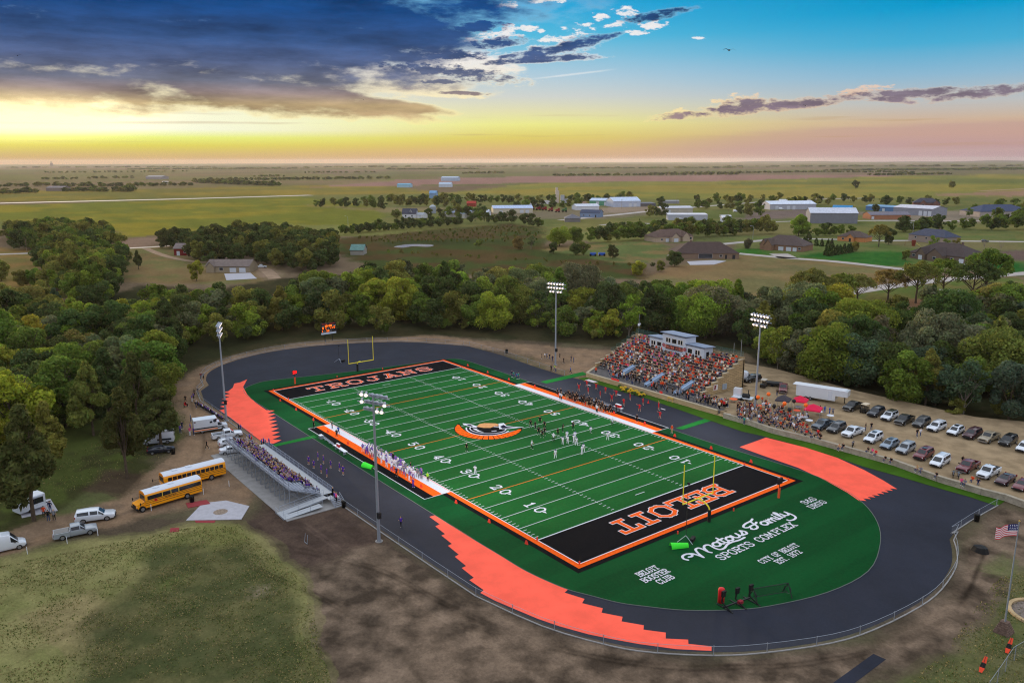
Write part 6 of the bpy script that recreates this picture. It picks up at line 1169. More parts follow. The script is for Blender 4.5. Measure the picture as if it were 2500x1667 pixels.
crowd('crowd', [(U0+.35+k*.5, rowv(r)-.1, rowz(r)+.44, AX['+v']+R(PRN.uniform(-35, 35)), 'sit_far', PRN.choice(('purple', 'black', 'violet', 'navy', 'grey')), PRN.choice(('denim', 'black')), 1) for r, k in seats[-210:] if 1 <= r < 7 and k < 50], 'rest of the purple and black crowd in the silver bleachers')
crowd('crowd', sp, 'people in lawn chairs crowding the terrace above the grey stone wall')
# ================================================================ vehicles
GLASS = mat('car glass', (26, 32, 40), .08, spec=.7); TYRE = mat('tyre', (20, 20, 22), .85); RIM = mat('wheel rim', (150, 152, 158), .35, .7); LAMPW = mat('headlamp', (220, 222, 226), .15); LAMPR = mat('tail lamp', (150, 20, 24), .3); TRIM = mat('car trim', (30, 31, 34), .6)
def paint_(n, c): return mat('paint '+n, c, .32, .25, spec=.5, coat=.6)
PAINT = {n: paint_(n, c) for n, c in dict(white=(216, 222, 232), silver=(150, 158, 168), grey=(74, 76, 80), slate=(66, 78, 92), black=(20, 21, 24), maroon=(104, 20, 38), wine=(66, 18, 34), steelblue=(126, 144, 164), gold=(150, 138, 116), navy=(24, 32, 48), red=(150, 28, 32)).items()}
# station: x, half-width low, sill z, belt z, roof half-width, roof z (roof<=belt: no cabin here)
CARS = {
 'suv': (4.95, [(-2.47, .80, .5, .95, .80, .0), (-2.40, .95, .34, 1.12, .72, 1.35), (-2.2, .98, .30, 1.14, .72, 1.74), (-.6, .99, .30, 1.10, .74, 1.80), (.45, .99, .30, 1.08, .70, 1.74), (1.25, .98, .30, 1.06, .80, 1.08), (2.1, .96, .30, .98, .8, 0), (2.42, .86, .36, .88, .7, 0), (2.48, .76, .5, .78, .6, 0)], .37, 1.48, -1.42),
 'crossover': (4.6, [(-2.3, .76, .5, .95, .7, 0), (-2.22, .90, .34, 1.08, .66, 1.22), (-1.75, .93, .30, 1.10, .66, 1.60), (-.4, .94, .28, 1.05, .68, 1.68), (.4, .94, .28, 1.02, .64, 1.60), (1.25, .93, .28, .98, .74, 1.0), (2.0, .90, .30, .88, .7, 0), (2.25, .80, .36, .78, .6, 0), (2.3, .7, .48, .68, .5, 0)], .35, 1.38, -1.32),
 'sedan': (4.85, [(-2.42, .74, .48, .9, .7, 0), (-2.3, .88, .34, 1.02, .7, 0), (-1.75, .91, .30, 1.04, .70, 1.06), (-1.0, .92, .28, .98, .62, 1.40), (.1, .92, .28, .94, .64, 1.44), (1.1, .92, .28, .92, .74, .94), (2.0, .88, .30, .82, .7, 0), (2.35, .78, .36, .72, .6, 0), (2.42, .68, .46, .62, .5, 0)], .34, 1.45, -1.42),
 'minivan': (5.1, [(-2.55, .80, .5, .98, .8, 0), (-2.5, .95, .32, 1.08, .74, 1.45), (-2.3, .98, .28, 1.10, .76, 1.74), (0, .99, .28, 1.04, .78, 1.78), (.7, .99, .28, 1.00, .74, 1.68), (1.75, .97, .28, .96, .8, .98), (2.25, .92, .30, .86, .7, 0), (2.52, .80, .38, .74, .6, 0), (2.56, .7, .5, .64, .5, 0)], .35, 1.6, -1.5),
 'van': (5.9, [(-2.95, .92, .45, 1.2, .86, 2.3), (-2.9, 1.0, .34, 1.25, .90, 2.5), (0, 1.02, .32, 1.22, .90, 2.55), (1.0, 1.02, .32, 1.2, .86, 2.45), (2.05, 1.0, .32, 1.12, .84, 1.2), (2.65, .94, .34, .98, .8, 0), (2.92, .82, .42, .84, .6, 0)], .37, 2.0, -1.75),
 'pickup': (5.8, [(-.72, .98, .40, 1.16, .76, 1.55), (-.62, .99, .36, 1.16, .78, 1.84), (.6, .99, .36, 1.14, .76, 1.86), (1.35, .98, .36, 1.12, .82, 1.15), (2.3, .97, .38, 1.06, .8, 0), (2.8, .90, .42, .98, .7, 0), (2.88, .8, .55, .88, .6, 0)], .41, 1.85, -1.78)}
def vehicle(kind, paint, label, loc, rz, roof=None, bed='open', cat=None, group=None, name=None, rack=False, sunroof=False):
    L, st, wr, xf, xr = CARS[kind]; g = thing(name or kind, label, cat or {'pickup': 'pickup', 'van': 'van', 'suv': 'SUV', 'crossover': 'SUV', 'sedan': 'car', 'minivan': 'minivan'}[kind], loc, rz, group)
    body = MB(); rings = []
    for x, w, z0, zb, rw, zr in st:
        if zr <= zb: zr = zb+.02; rw = min(rw, w*.86)
        h = []
        for s in (-1, 1): h.append([(x, s*w*.93, z0), (x, s*w, z0+(zb-z0)*.45), (x, s*w*.965, zb), (x, s*rw, zr-.03), (x, s*rw*.82, zr)])
        rings.append(h[0]+h[1][::-1])
    n = 10
    for a, b in zip(rings[:-1], rings[1:]):
        o = len(body.v); body.v += a+b
        for k in range(n): body.f.append((o+k, o+(k+1) % n, o+n+(k+1) % n, o+n+k)); body.m.append(1 if (k in (3, 4, 5) and roof and a[3][2]-a[2][2] > .25 and b[3][2]-b[2][2] > .25) else 0)
    body.poly(rings[0][::-1]); body.poly(rings[-1])
    bo = body.build('body', [PAINT[paint], PAINT[roof] if roof else PAINT[paint]], g)
    bv = bo.modifiers.new('b', 'BEVEL'); bv.width = .04; bv.segments = 2; bv.limit_method = 'ANGLE'; bv.angle_limit = R(25)
    for f in bo.data.polygons: f.use_smooth = True
    cab = [i for i, s in enumerate(st) if s[5] > s[3]+.25]; i0, i1 = cab[0], cab[-1]
    def lerp(a, b, t): return tuple(p+(q-p)*t for p, q in zip(a, b))
    for s, ix in ((-1, (2, 3)), (1, (7, 6))):
        wm = MB()
        for i in range(i0, i1+1):
            j = i+1 if i < i1 else i1+1
            if j >= len(rings): continue
            A, B = rings[i], rings[j]; q = [lerp(A[ix[0]], A[ix[1]], .14), lerp(B[ix[0]], B[ix[1]], .14), lerp(B[ix[0]], B[ix[1]], .86), lerp(A[ix[0]], A[ix[1]], .86)]
            if kind == 'van' and A[0][0] < .9: continue
            u0, u1 = (.06, .94); q = [lerp(q[0], q[1], u0), lerp(q[0], q[1], u1), lerp(q[3], q[2], u1), lerp(q[3], q[2], u0)]
            q = [(x, y+s*.02, z+.004) for x, y, z in q]; wm.poly(q if s > 0 else q[::-1])
        if wm.v: wm.build('side_window', GLASS, g)
    A, B = rings[i1], rings[min(i1+1, len(rings)-1)]; q = [lerp(B[3], B[6], .06), lerp(B[3], B[6], .94), lerp(A[3], A[6], .93), lerp(A[3], A[6], .07)]
    d = Vector((.7, 0, .7))*.03; MB().poly([Vector(lerp(q[3], q[0], .92))+d, Vector(lerp(q[2], q[1], .92))+d, Vector(lerp(q[2], q[1], .1))+d, Vector(lerp(q[3], q[0], .1))+d]).build('windshield', GLASS, g)
    A = rings[i0]; xr_ = A[0][0]; zb = st[i0][3]; B = rings[min(i0+1, i1)]
    MB().poly([(xr_-.02, -.62, zb+.06), (xr_-.02, .62, zb+.06), (B[3][0]-.03, .58, B[3][2]-.06), (B[3][0]-.03, -.58, B[3][2]-.06)][::-1]).build('rear_window', GLASS, g)
    for x in (xf, xr):
        for s in (-1, 1):
            w = MB().tube((x, s*.78, wr), (x, s*1.0, wr), wr, wr, 16).build('wheel', TYRE, g); MB().tube((x, s*.99, wr), (x, s*1.012, wr), wr*.64, wr*.64, 12).build('rim', RIM, w)
    for s in (-1, 1):
        xl, zl = st[-2][0], st[-2][3]; MB().box((xl-.06, s*st[-2][1]*.84, zl-.14), (.22, .30, .16)).build('headlight', LAMPW, g)
        x0 = -L/2 if kind == 'pickup' else st[1][0]; MB().box((x0+.02, s*.86, .96), (.12, .16, .34)).build('tail_light', LAMPR, g)
        MB().box((st[i1][0]+.55, s*(st[i1][1]+.1), st[i1][3]+.1), (.12, .22, .16)).build('mirror', TRIM, g)
    MB().box((st[-1][0]-.02, 0, st[-1][3]-.14), (.1, 1.1, .26)).build('grille', TRIM, g); MB().box((st[-1][0]-.06, 0, .44), (.22, 1.7, .18)).build('bumper', TRIM if kind != 'pickup' else RIM, g)
    if kind == 'pickup':
        b = MB(); x0, x1 = -L/2, -.78
        for s in (-1, 1): b.box(((x0+x1)/2, s*.90, .80), (x1-x0, .16, .76))
        b.box((x0+.06, 0, .80), (.12, 1.7, .74)).box(((x0+x1)/2, 0, .72), (x1-x0-.1, 1.66, .1)).box((x1+.02, 0, .8), (.1, 1.7, .74)); bb = b.build('cargo_bed', PAINT[paint], g)
        MB().box(((x0+x1)/2, 0, .79 if bed == 'open' else 1.19), (x1-x0-.2, 1.6, .03)).build('bed_liner' if bed == 'open' else 'bed_cover', TRIM if bed != 'grey' else PAINT['grey'], g)
        MB().box((x0-.06, 0, .5), (.14, 1.8, .16)).build('rear_bumper', RIM, g)
    if rack:
        for s in (-1, 1): MB().beam((-1.9, s*.62, 1.86), (.4, s*.62, 1.84), .05).build('roof_rail', RIM, g)
    if sunroof: MB().box((-.3, 0, st[i0+1][5]+.06), (.9, .8, .02)).build('sunroof', GLASS, g)
    return g
def heading(a, b): return math.atan2(b[1]-a[1], b[0]-a[0])
hf_ = heading(Z6(1185, 635, TZ), Z6(1055, 695, TZ))
ROW1 = (((700, 552), 'pickup', 'slate', {}, 'slate blue pickup at the far end of the front row, beside the white tables'), ((812, 578), 'suv', 'grey', dict(rack=True), 'dark grey large SUV between the slate pickup and the white pickup'), ((944, 612), 'pickup', 'white', {}, 'white pickup with black bed in the front row behind the seated fans'), ((1113, 660), 'suv', 'white', dict(sunroof=True), 'large white SUV in the front row with headlights facing the wall'), ((1247, 712), 'crossover', 'steelblue', dict(sunroof=True), 'silver blue crossover in the front row beside the large white SUV'), ((1378, 748), 'suv', 'silver', dict(rack=True), 'silver SUV in the front row next to the maroon SUV'), ((1525, 796), 'suv', 'maroon', dict(sunroof=True), 'maroon SUV in the front row between silver SUV and white minivan'), ((1660, 852), 'minivan', 'white', dict(rack=True), 'white minivan in the front row behind the wall sitters'), ((1888, 896), 'pickup', 'maroon', {}, 'maroon pickup with black bed in the front row'), ((2056, 944), 'pickup', 'white', dict(bed='cover', sunroof=False), 'white pickup with black bed cover beside the dark wine sedan'), ((2196, 1000), 'sedan', 'wine', dict(sunroof=True), 'dark wine sedan near the right edge of the front row'), ((2335, 1046), 'sedan', 'maroon', {}, 'maroon sedan cut by the right edge of the photo'))
for (x, y), k, c, kw, lb in ROW1: vehicle(k, c, lb, Z6(x, y, TZ), hf_+R(PRN.uniform(-3, 3)), name={'suv': 'sport_utility', 'crossover': 'crossover'}.get(k, k), group='vehicles in the front parking row', **kw)
hb_ = heading(Z6(1300, 450, TZ), Z6(1190, 495, TZ))
ROW2 = (((948, 400), 'pickup', 'black', {}, 'black pickup under the trees left of the golf cart'), ((1136, 448), 'suv', 'navy', {}, 'dark navy SUV in the back row right of the golf cart'), ((1246, 480), 'suv', 'white', dict(roof='black'), 'white SUV with black roof in the back row'), ((1368, 512), 'pickup', 'black', {}, 'black pickup in the back row beside the white SUV with black roof'), ((1508, 534), 'suv', 'grey', dict(rack=True), 'dark grey SUV in the back row between black pickup and white SUV'), ((1632, 568), 'suv', 'white', dict(rack=True), 'plain white SUV in the middle of the back row'), ((1788, 600), 'crossover', 'white', dict(sunroof=True), 'white hatchback with glass roof in the back row'), ((1926, 628), 'suv', 'wine', {}, 'very dark maroon SUV in the back row'), ((2062, 656), 'pickup', 'gold', {}, 'old beige pickup with empty bed in the back row'), ((2218, 684), 'suv', 'black', dict(sunroof=True), 'black SUV in the back row near the right edge'), ((2352, 735), 'crossover', 'white', {}, 'white car in the back row cut by the right edge'))
for (x, y), k, c, kw, lb in ROW2: vehicle(k, c, lb, Z6(x, y, TZ), hb_+R(PRN.uniform(-3, 3)), name={'suv': 'sport_utility', 'crossover': 'crossover'}.get(k, k), group='vehicles in the back parking row', **kw)
vehicle('pickup', 'maroon', 'maroon pickup parked alone by the wood left of the long white trailer', Z6(375, 250, TZ), heading(Z6(375, 215, TZ), Z6(372, 262, TZ)))
vehicle('van', 'white', 'white van half hidden behind the grandstand', Z6(42, 165, TZ), R(60)); vehicle('suv', 'black', 'black vehicle in the shade behind the far parking light pole', Z6(118, 172, TZ), R(-100), name='sport_utility')
h1 = heading(Z0(540, 735), Z0(780, 725)); vehicle('suv', 'white', 'long white SUV parked on the lane above the silver pickup', Z0(655, 752), heading(Z0(520, 770), Z0(770, 735)), name='sport_utility').scale = (1.14, 1.03, 1.08)
vehicle('pickup', 'silver', 'silver pickup with a grey bed cover on the lane', Z0(520, 858), heading(Z0(400, 880), Z0(640, 830)), bed='grey'); vehicle('van', 'white', 'white passenger van cut by the left edge', Z0(20, 962), heading(Z0(-40, 985), Z0(110, 950)))
vehicle('pickup', 'white', 'white work pickup parked between the ambulance and a white SUV', Z4(715, 545), heading(Z4(560, 560), Z4(860, 515)), bed='open'); vehicle('crossover', 'white', 'white SUV between the work pickup and the bleachers', Z4(752, 630), heading(Z4(610, 640), Z4(890, 590)), name='crossover', rack=True); vehicle('sedan', 'white', 'white car partly hidden behind the bleacher end', Z4(775, 715), heading(Z4(660, 715), Z4(860, 690)))
v = vehicle('van', 'white', 'white van with a dark logo parked under the pine', Z0(1085, 228), heading(Z0(1160, 225), Z0(1000, 240))); MB().box((-1.2, -1.03, 1.0), (2.6, .03, .35)).build('side_logo', PAINT['navy'], v); MB().box((-1.2, 1.03, 1.0), (2.6, .03, .35)).build('side_logo', PAINT['navy'], v)
vehicle('sedan', 'navy', 'dark blue sedan parked under the pine', Z0(1100, 292), heading(Z0(1020, 300), Z0(1180, 282))); vehicle('pickup', 'white', 'white pickup on the driveway of the low farmhouse', T4(1785, 432), heading(T4(1760, 432), T4(1815, 430)))
# ---- ambulance
am = thing('ambulance', 'white box ambulance with black and orange stripes by the fence', 'ambulance', Z4(520, 470), heading(Z4(380, 490), Z4(720, 440))); AW = PAINT['white']
bx = MB().box((-.9, 0, 1.75), (4.6, 2.3, 2.5)).build('patient_box', AW, am); bx.modifiers.new('b', 'BEVEL').width = .08
cb = MB().add([(1.4, -.98, .5), (3.4, -.92, .5), (3.4, -.92, 1.15), (2.5, -.95, 1.3), (1.9, -.9, 2.0), (1.4, -.9, 2.05), (1.4, .98, .5), (3.4, .92, .5), (3.4, .92, 1.15), (2.5, .95, 1.3), (1.9, .9, 2.0), (1.4, .9, 2.05)], [(0, 1, 2, 3, 4, 5), (11, 10, 9, 8, 7, 6), (1, 7, 8, 2), (2, 8, 9, 3), (3, 9, 10, 4), (4, 10, 11, 5), (0, 6, 7, 1)]).build('cab', AW, am)
MB().poly([(2.46, -.85, 1.36), (2.46, .85, 1.36), (1.96, .8, 1.97), (1.96, -.8, 1.97)]).build('windshield', GLASS, am)
for s in (-1, 1):
    MB().poly([(1.5, s*.955, 1.3), (2.35, s*.965, 1.3), (1.92, s*.92, 1.92), (1.5, s*.92, 1.95)][::-s]).build('side_window', GLASS, am)
    MB().box((-.9, s*1.16, 1.15), (4.6, .03, .26)).box((1.8, s*.985, .95), (1.6, .05, .2)).build('black_stripe', TRIM, am); MB().box((-.9, s*1.16, .78), (4.6, .03, .22)).build('orange_stripe', mat('stripe orange', (226, 120, 40)), am)
    MB().box((.2, s*1.16, 2.25), (.5, .03, .4)).build('box_window', GLASS, am); MB().lathe((0, 0, 0), [(0, 0), (.34, 0), (.34, .03), (0, .04)], 10).build('badge', PAINT['navy'], am).matrix_local = Matrix.Translation((.95, s*1.16, 2.45)) @ Matrix.Rotation(R(-90*s), 4, 'X')
    MB().box((-2.9, s*1.16, 2.6), (.3, .03, .25)).box((1.2, s*1.16, 2.72), (.3, .03, .2)).build('warning_light', mat('warning lamp', (90, 30, 34)), am)
    for x in (2.55, -1.6): w = MB().tube((x, s*.82, .4), (x, s*1.08, .4), .4, .4, 14).build('wheel', TYRE, am); MB().tube((x, s*1.08, .4), (x, s*1.1, .4), .24, .24, 10).build('rim', RIM, w)
# ---- school buses
SBY = mat('bus yellow', (244, 158, 16), .35, coat=.4); BRF = mat('bus roof white', (206, 212, 224), .5)
def bus(loc, rz, label, hood):
    g = thing('school_bus', label, 'school bus', loc, rz); L = 10.6; x0, x1 = -L/2, L/2-(1.3 if hood else 0); prof = [(-1.2, .55), (-1.22, 1.5), (-1.2, 2.35), (-1.08, 2.72), (-.75, 2.98), (-.3, 3.08), (.3, 3.08), (.75, 2.98), (1.08, 2.72), (1.2, 2.35), (1.22, 1.5), (1.2, .55)]
    b = MB(); n = len(prof); b.v += [(x0, y, z) for y, z in prof]+[(x1, y, z) for y, z in prof]
    for k in range(n): b.f.append((k, (k+1) % n, n+(k+1) % n, n+k)); b.m.append(1 if 3 <= k <= 7 else 0)
    b.f += [tuple(range(n-1, -1, -1)), tuple(range(n, 2*n))]; b.m += [0, 0]; b.build('body', [SBY, BRF], g)
    if hood: h_ = MB().add([(x1, -1.05, .6), (x1+1.35, -.95, .6), (x1+1.35, -.9, 1.25), (x1, -1.0, 1.55), (x1, 1.05, .6), (x1+1.35, .95, .6), (x1+1.35, .9, 1.25), (x1, 1.0, 1.55)], [(0, 1, 2, 3), (7, 6, 5, 4), (1, 5, 6, 2), (2, 6, 7, 3)]).build('hood', SBY, g); MB().box((x1+1.37, 0, .95), (.06, 1.2, .45)).build('grille', TRIM, h_)
    MB().box((L/2+.02, 0, .6), (.2, 2.3, .3)).build('bumper', TRIM, g); MB().poly([(x1+.02, -1.05, 1.6), (x1+.02, 1.05, 1.6), (x1+.02, .95, 2.5), (x1+.02, -.95, 2.5)]).build('windshield', GLASS, g); MB().box((x1+.03, 0, 2.78), (.06, 1.5, .22)).build('sign_board', mat('bus sign', (206, 120, 20)), g)
    for s in (-1, 1):
        if hood:
            MB().box(((x0+x1)/2-.1, s*1.225, 2.1), (x1-x0-.5, .04, .66)).build('window_band', GLASS, g)
            for x in (x0+3.9, x0+5.2, x0+6.6): MB().box((x, s*1.25, 2.1), (.10, .03, .68)).build('window_post', mat('post yellow', (230, 190, 70)), g)
        else:
            for k in range(12): w = MB().box((x0+.8+k*.80, s*1.215, 2.1), (.66, .05, .62)).build('window', GLASS, g); MB().box((x0+.8+k*.80, s*1.245, 2.12), (.62, .02, .04)).build('sash', TRIM, w)
        for z in (1.0, 1.35, 1.62): MB().box(((x0+x1)/2, s*1.225, z), (x1-x0, .035, .06)).build('black_rail', TRIM, g)
        for x in (x1+.55 if hood else x1-1.1, x0+2.6): w = MB().tube((x, s*.9, .5), (x, s*1.24, .5), .5, .5, 16).build('wheel', TYRE, g); MB().tube((x, s*1.24, .5), (x, s*1.26, .5), .28, .28, 12).build('rim', RIM, w)
        MB().beam((x1-.1, s*1.2, 1.7), (x1+.9, s*1.55, 1.5), .04).box((x1+.95, s*1.58, 1.55), (.12, .2, .45)).build('mirror', TRIM, g)
        MB().box((x1+1.3 if hood else x1+.03, s*.8, 1.05), (.08, .25, .2)).build('headlight', LAMPW, g)
    o = MB().tube((x1-1.6, -1.24, 1.5), (x1-1.6, -1.28, 1.5), .24, .24, 8).build('stop_sign', mat('stop red', (196, 30, 40)), g); MB().tube((x1-1.6, 1.24, 1.5), (x1-1.6, 1.28, 1.5), .24, .24, 8).build('stop_sign', mat('stop red', (196, 30, 40)), g)
    MB().box((x0+1.9, -1.235, 1.86), (.5, .04, .4)).build('rear_badge', mat('stop red', (196, 30, 40)), g)
    for x in (x1-2.2, x1-4.6): MB().box((x, 0, 3.12), (.9, .8, .08)).build('roof_hatch', BRF, g)
    st, w = text_strokes('SCHOOL BUS', 1.6)
    for s in (-1, 1): lettering('lettering', grow(st, .5, .25), (-(-s)*w*.016, s*1.255, 1.44), (-s*.032, 0, 0), (0, 0, .032), TRIM, g)
    return g
h = heading(Z0(1390, 560), Z0(940, 695)); bus(Z0(1150, 628), h, 'nearer yellow school bus with a hood and a dark window band', True); bus(Z0(1325, 495), heading(Z0(1545, 440), Z0(1085, 560)), 'farther yellow flat-nosed school bus with separate windows', False)
# ---- concession trailer under the pine
ct = thing('concession_trailer', 'small white concession trailer with an open hatch under the near pine', 'trailer', Z0(205, 690), heading(Z0(160, 715), Z0(300, 665))); o = MB().box((0, 0, 1.5), (4.2, 2.2, 2.2)).build('body', PAINT['white'], ct); o.modifiers.new('b', 'BEVEL').width = .1
MB().box((.9, -1.12, 1.7), (1.6, .04, .9)).build('serving_window', GLASS, ct); MB().add([(.1, -1.12, 2.3), (1.7, -1.12, 2.3), (1.7, -2.0, 2.6), (.1, -2.0, 2.6)], [(0, 1, 2, 3), (3, 2, 1, 0)]).build('hatch', PAINT['white'], ct)
for s in (-1, 1): MB().tube((-.4, s*.95, .35), (-.4, s*1.12, .35), .35, .35, 12).build('wheel', TYRE, ct)
MB().beam((2.1, 0, .5), (3.4, 0, .45), .12).build('tow_bar', TRIM, ct)
struct(MB().prism([p[:2] for p in (Z0(150, 740), Z0(395, 690), Z0(345, 610), Z0(120, 650))], 0, .06).build('pavement', mat('pale concrete', (172, 170, 178))))
# ---- long gooseneck trailer, stage trailer, golf carts, small black trailer
gt = thing('gooseneck_trailer', 'long white gooseneck cargo trailer at the edge of the wood', 'trailer', Z6(670, 325, TZ), heading(Z6(500, 300, TZ), Z6(780, 345, TZ))); L = 8.6
MB().box((-.6, 0, 1.95), (L, 2.5, 2.5)).box((L/2+.7, 0, 2.55), (2.6, 2.5, 1.3)).build('body', PAINT['white'], gt); MB().box((0, 0, 3.22), (L+2.9, 2.55, .06)).build('roof', mat('trailer roof', (206, 210, 218)), gt)
MB().box((2.6, -1.26, 1.8), (.9, .04, 1.9)).build('side_door', mat('door white', (196, 200, 210)), gt); MB().beam((L/2+1.2, 0, 1.9), (L/2+1.2, 0, .1), .16).build('hitch_leg', TRIM, gt)
for s in (-1, 1):
    for x in (-2.6, -1.6): w = MB().tube((x, s*1.0, .42), (x, s*1.27, .42), .42, .42, 14).build('wheel', TYRE, gt); MB().tube((x, s*1.27, .42), (x, s*1.29, .42), .24, .24, 10).build('rim', RIM, w)
sg_ = thing('stage_trailer', 'white smoker trailer with an upright box beside the grandstand wall', 'trailer', Z5(1905, 900, TZ), R(20)); MB().box((0, 0, .55), (4.6, 2.2, .18)).build('deck', PAINT['white'], sg_); MB().box((-1.3, .4, 1.5), (1.7, 1.2, 1.9)).build('upright_box', PAINT['white'], sg_); MB().tube((0, -.2, 1.1), (1.6, -.2, 1.1), .5, n=12).build('smoker_drum', DARKM, sg_); MB().tube((1.3, -.2, 1.5), (1.3, -.2, 2.5), .1, n=8).build('chimney', DARKM, sg_)
for s in (-1, 1): MB().tube((0, s*1.0, .35), (0, s*1.16, .35), .35, n=12).build('wheel', TYRE, sg_)
def cart(loc, rz, label, rc):
    g = thing('golf_cart', label, 'golf cart', loc, rz); MB().box((0, 0, .45), (2.4, 1.2, .3)).box((.95, 0, .75), (.5, 1.1, .4)).build('body', PAINT['black'], g); MB().box((-.2, 0, .75), (.6, 1.1, .3)).box((-.45, 0, 1.1), (.15, 1.1, .5)).build('seat', mat('cart seat', (90, 80, 66)), g); MB().box((-.1, 0, 1.9), (1.9, 1.25, .08)).build('roof', mat('cart roof '+label[:5], rc), g)
    for x, y in ((.75, .55), (.75, -.55), (-.9, .55), (-.9, -.55)): MB().tube((x, y, .7), (x*.9, y, 1.9), .025, n=5).build('roof_post', TRIM, g); MB().tube((x, y*.9, .25), (x, y*1.12, .25), .25, n=12).build('wheel', TYRE, g)
cart(Z6(1045, 425, TZ), hb_, 'golf cart with a cream roof in the back parking row', (206, 190, 166)); cart(Z6(215, 218, TZ), R(-70), 'dark golf cart with a pale roof behind the far parking light pole', (176, 170, 160)); KIDS.clear()
bt = thing('flatbed_trailer', 'low black flatbed trailer by the wood left of the maroon pickup', 'trailer', Z6(300, 208, TZ), heading(Z6(250, 200, TZ), Z6(340, 210, TZ))); MB().box((0, 0, .7), (4.0, 1.9, .5)).build('deck', TRIM, bt); MB().beam((2, 0, .5), (3.4, 0, .4), .1).build('tow_bar', TRIM, bt)
for s in (-1, 1): MB().tube((-.3, s*.95, .35), (-.3, s*1.1, .35), .35, n=12).build('wheel', TYRE, bt)
for (x, y), lb in (((948, 705), 'dark motorcycle parked by the wall below the large white SUV'), ((1770, 950), 'dark motorcycle parked by the wall left of the maroon pickup'), ((1812, 960), 'teal grey motorcycle parked by the wall below the maroon pickup')):
    g = thing('motorcycle', lb, 'motorcycle', Z6(x, y, TZ), hf_+R(20))
    for q in (-.75, .75): MB().tube((q, -.06, .33), (q, .06, .33), .33, n=14).build('wheel', TYRE, g)
    MB().box((0, 0, .6), (1.0, .32, .4)).box((.25, 0, .88), (.6, .34, .25)).build('engine_body', PAINT['black' if 'dark' in lb else 'slate'], g); MB().box((-.35, 0, .85), (.7, .3, .12)).build('seat', BLK, g); MB().beam((.62, -.4, 1.1), (.62, .4, 1.1), .05).beam((.75, 0, .4), (.6, 0, 1.1), .07).build('handlebar', RIM, g)
# ---- canopies, tables, balloons
def canopy(loc, c, label, w=3.0):
    g = thing('canopy_tent', label, 'canopy', loc, hf_+R(20)); h = w/2; MB().add([(-h, -h, 2.1), (h, -h, 2.1), (h, h, 2.1), (-h, h, 2.1), (0, 0, 3.1), (-h, -h, 1.85), (h, -h, 1.85), (h, h, 1.85), (-h, h, 1.85)], [(0, 1, 4), (1, 2, 4), (2, 3, 4), (3, 0, 4), (0, 5, 6, 1), (1, 6, 7, 2), (2, 7, 8, 3), (3, 8, 5, 0)]).build('canopy', mat('canopy '+label[:8], c, .8), g)
    for a in (-1, 1):
        for b in (-1, 1): MB().beam((a*h*.97, b*h*.97, 0), (a*h*.97, b*h*.97, 2.1), .05).build('leg', STEEL, g)
canopy(Z6(512, 398, TZ), (214, 24, 68), 'red pop-up canopy farther from the parked vehicles'); canopy(Z6(618, 470, TZ), (220, 26, 74), 'crimson pop-up canopy beside the slate pickup', 3.3); canopy(Z6(372, 392, TZ), (62, 58, 66), 'charcoal pop-up canopy left of the red one')
def rtable(loc, label, c=(210, 214, 224), w=1.5):
    g = thing('round_table', label, 'table', loc, 0, 'picnic tables in the lot'); MB().lathe((0, 0, .74), [(0, 0), (w/2, 0), (w/2, .05), (0, .05)], 16).build('tabletop', mat('table top %d' % c[0], c, .6), g)
    for a in (0, 1.57, 3.14, 4.71): MB().beam((.3*math.cos(a), .3*math.sin(a), .74), (.5*math.cos(a), .5*math.sin(a), 0), .04).build('leg', STEEL, g)
for (x, y), lb, c in (((670, 445), 'round white table right of the farther red canopy', (210, 214, 224)), ((762, 478), 'round white table beside the slate pickup', (210, 214, 224)), ((588, 518), 'round white table in front of the crimson canopy', (210, 214, 224)), ((548, 490), 'round grey table left of the crimson canopy', (170, 174, 186)), ((500, 405), 'round grey table under the farther red canopy', (170, 174, 186)), ((172, 395), 'orange-topped table among the crowd by the light pole', (236, 100, 44)), ((245, 378), 'orange-topped table left of the charcoal canopy', (236, 100, 44)), ((488, 436), 'orange-topped table under the red canopy edge', (226, 84, 50))): rtable(Z6(x, y, TZ), lb, c)
rtable(Z5(1800, 930, TZ), 'orange-topped table beside the grandstand side wall', (236, 100, 44), 1.8); rtable(Z5(1690, 940, TZ), 'pale long table by the grandstand side wall', (170, 176, 190), 1.8)
for (x, y, z), c, lb in (((170, 300, 3.6), (255, 110, 24), 'orange balloon floating nearest the light pole'), ((257, 275, 3.6), (255, 112, 26), 'highest orange balloon, left of the maroon pickup'), ((388, 352, 3.4), (255, 104, 20), 'orange balloon over the charcoal canopy'), ((562, 365, 3.4), (255, 104, 22), 'orange balloon at the edge of the red canopy'), ((465, 332, 3.2), (24, 24, 28), 'black balloon above the red canopy'), ((302, 372, 3.0), (24, 24, 28), 'black balloon left of the charcoal canopy'), ((428, 402, 2.8), (24, 24, 28), 'black balloon between the two red canopies')):
    q = Z6(x, y, TZ+z); g = thing('balloon', lb, 'balloon', (q[0], q[1], TZ)); MB().lathe((0, 0, z), [(0, -.48), (.22, -.40), (.40, -.15), (.42, .1), (.28, .36), (0, .45)], 14).build('bubble', mat('balloon %d' % c[0], c, .35), g, True); MB().tube((0, 0, .0), (0, 0, z-.45), .012, n=4).build('string', WHT, g)
